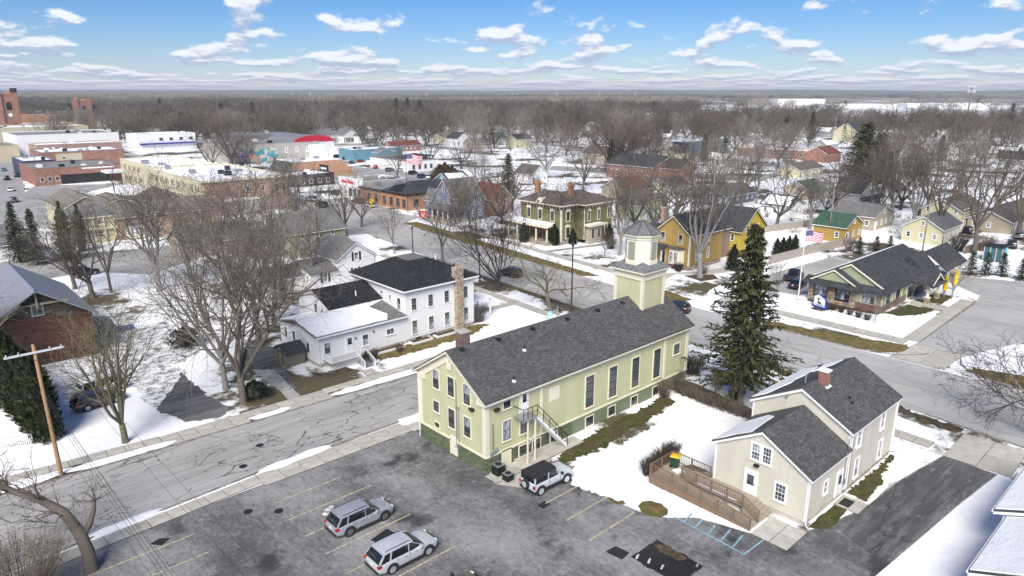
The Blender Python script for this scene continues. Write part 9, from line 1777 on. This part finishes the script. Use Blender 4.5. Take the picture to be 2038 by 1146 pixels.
p_ = P(1094, 641); o_ = thing('blue_yard_sign', 'small pale blue marker sign on the church side lawn', 'sign', p_, R(-40)); MB().box(-.03, .03, -.03, .03, 0, .9).build('post', 'arm_white', o_); MB().prism([(-.3, -.05, .9), (.3, -.05, 1.0), (.42, -.05, 1.5), (.1, -.05, 1.75), (-.32, -.05, 1.6)], (0, .04, 0)).build('panel', 'sky_blue', o_); MB().prism([(-.15, -.06, 1.1), (.15, -.06, 1.15), (.1, -.06, 1.45), (-.15, -.06, 1.4)], (0, .009, 0)).build('emblem', 'sign_white', o_)
p_ = P(1114, 621); o_ = thing('hydrant', 'small dark hydrant on the snow between crooked tree and lamp post', 'hydrant', p_); MB().lathe((0, 0, 0), [(.2, 0), (.2, .06), (.12, .08), (.12, .5), (.16, .52), (.15, .6), (.05, .72)], 10).build('barrel', 'dark_metal', o_); MB().lathe((0, 0, .4), [(.06, -.2), (.06, .2)], 8, 'y').build('nozzle', 'dark_metal', o_)
# stone church sign under the spruce
o_ = thing('stone_church_sign', 'dark letter-board sign between two stone piers under the spruce', 'sign', (67.0, 37.6, 0), R(-72))
for x in (-1.1, 1.1): MB().box(x - .35, x + .35, -.35, .35, 0, 1.9).build('pier', 'pale_stone', o_); MB().box(x - .42, x + .42, -.42, .42, 1.901, 2.02).build('pier_cap', 'concrete', o_)
MB().box(-.74, .74, -.12, .12, .5, 1.75).build('board', 'black', o_)
for z in (1.55, 1.3, 1.05, .8): MB().box(-.6, .6, -.14, -.121, z - .05, z + .04).build('letter_row', 'flag_white', o_)
# fences
def fence(pts, h, label, mat='picket_white', w=.14, gap=.19, name='fence', group=None):
 p0 = Vector((*pts[0], 0)); o = thing(name, label, 'fence', p0, 0, group); rm = MB()
 for si, (a, c) in enumerate(zip(pts, pts[1:])):
  a = Vector((*a, 0)); c = Vector((*c, 0)); d = c - a; n = int(d.length / gap); rz = math.atan2(d.y, d.x); s = Vector((-d.y, d.x, 0)).normalized() * .03
  for z in (h * .25, h * .75): rm.prism([q - p0 + Vector((0, 0, z)) for q in (a + s * 2.2, a + s * .9, c + s * .9, c + s * 2.2)], (0, 0, .08))
  for i in range(1 if si else 0, n + 1): shared(('pk', w, h, mat), 'picket', mat, lambda m: m.prism([(-w / 2, -.015, 0), (w / 2, -.015, 0), (w / 2, -.015, h - .07), (0, -.015, h), (-w / 2, -.015, h - .07)], (0, .03, 0)), o, a + d * i / n - p0, rz)
 rm.build('rail', mat, o)
fence([(126, 63.6), (140, 62.6), (157, 60.6)], 1.8, 'pale board fence behind the bank lot', 'fence_tan', .45, .5); fence([P(0, 893).xy, P(66, 884).xy, P(62, 862).xy], 1.2, 'white picket fence at the left edge beside the evergreen hedge', 'picket_white', .09, .16)
fence([P(1525, 462).xy, P(1600, 452).xy, P(1640, 446).xy], 1.7, 'grey board fence below the white garage', 'fence_tan', .45, .5); fence([P(425, 598).xy, P(540, 582).xy], 1.3, 'brown picket fence in the back yard behind the maples', 'wet_wood', .1, .2); fence([P(1920, 505).xy, P(1975, 492).xy], 1.7, 'brown board fence behind the teal booth', 'wet_wood', .4, .45)
p_ = P(1978, 518); b = Bld('teal_booth', 'dark teal glazed booth with light blue side door behind the small spruces', 'booth', p_.x, p_.y, 0, True); b.box('wall', 'teal_siding', -1.6, 1.6, -1.6, 1.6, 0, 2.9); b.box('roof', 'black', -1.8, 1.8, -1.8, 1.8, 2.901, 3.1); b.box('side_panel', 'sky_blue', -.2, 1.5, -1.66, -1.61, .2, 2.7)
for y in (-1.55, -.5, .5, 1.55): b.box('mullion', 'tan_stucco', -1.68, -1.61, y - .08, y + .08, 0, 2.9)
# bank drive-through: yellow clearance sleeves on their posts
for i, (px, py) in enumerate(((1878, 590), (1898, 578))):
 p = P(px, py); o_ = thing('bollard', ('left', 'right')[i] + ' yellow sleeve post at the bank drive-through', 'bollard', p, 0, 'yellow posts at the drive-through'); MB().lathe((0, 0, 0), [(.16, 0), (.16, 1.1)], 10).build('post', 'steel', o_); MB().lathe((0, 0, 1.1), [(.2, .001), (.34, .05), (.34, 2.3), (.2, 2.4)], 12).build('sleeve', 'sign_yellow', o_)
# mast and far pylons
p_ = P(1920, 262); o_ = thing('phone_mast', 'tall grey phone mast with antenna rings near the right-hand edge', 'mast', p_); MB().path([(0, 0, 0), (0, 0, 38)], [.8, .45], 8).build('pole', 'pole_grey', o_)
for z in (33, 37):
 m = MB()
 for k in range(9): a = k * .698; m.box(2.6 * math.cos(a) - .3, 2.6 * math.cos(a) + .3, 2.6 * math.sin(a) - .3, 2.6 * math.sin(a) + .3, z - 1.1, z + 1.1); m.tube((0, 0, z), (2.6 * math.cos(a), 2.6 * math.sin(a), z), .12, n=4)
 tag(m.build('antenna_ring', 'arm_white', o_), kind='stuff')
for i, (px, top) in enumerate(((850, 181), (938, 180), (1020, 180), (1108, 181), (1193, 180), (1264, 180), (582, 182), (618, 182), (728, 182))):
 p = P(px, 203); d = p.length; h = 32 + (183.5 - top) / FPX * d; o_ = thing('pylon', ('seventh', 'eighth', 'ninth', 'last', 'tenth', 'eleventh', 'first', 'second', 'third')[i] + ' pale power pylon on the horizon, counted from the left', 'pylon', p, R(HEAD - 90), 'far power pylons')
 MB().path([(-.9, 0, 0), (0, 0, h)], [.5, .25], 4).path([(.9, 0, 0), (0, 0, h)], [.5, .25], 4).build('mast', 'arm_white', o_)
 for z in (.78, .9): MB().box(-3.5, 3.5, -.2, .2, h * z - .2, h * z + .2).build('crossarm', 'arm_white', o_)
# haze: the air between the camera and the horizon
n_ = bpy.data.materials.new('haze'); n_.use_nodes = True; nt_ = n_.node_tree; nt_.nodes.clear(); ou_ = nt_.nodes.new('ShaderNodeOutputMaterial'); pv_ = nt_.nodes.new('ShaderNodeVolumePrincipled'); pv_.inputs['Color'].default_value = (.90, .93, .98, 1); pv_.inputs['Density'].default_value = HAZE; nt_.links.new(pv_.outputs[0], ou_.inputs['Volume']); MATS['haze'] = n_
tag(MB().box(-22000, 22000, -22000, 22000, -14, 128).build('haze', 'haze', None, False), 'thin pale winter haze over the whole town and its woods', 'haze', kind='stuff')
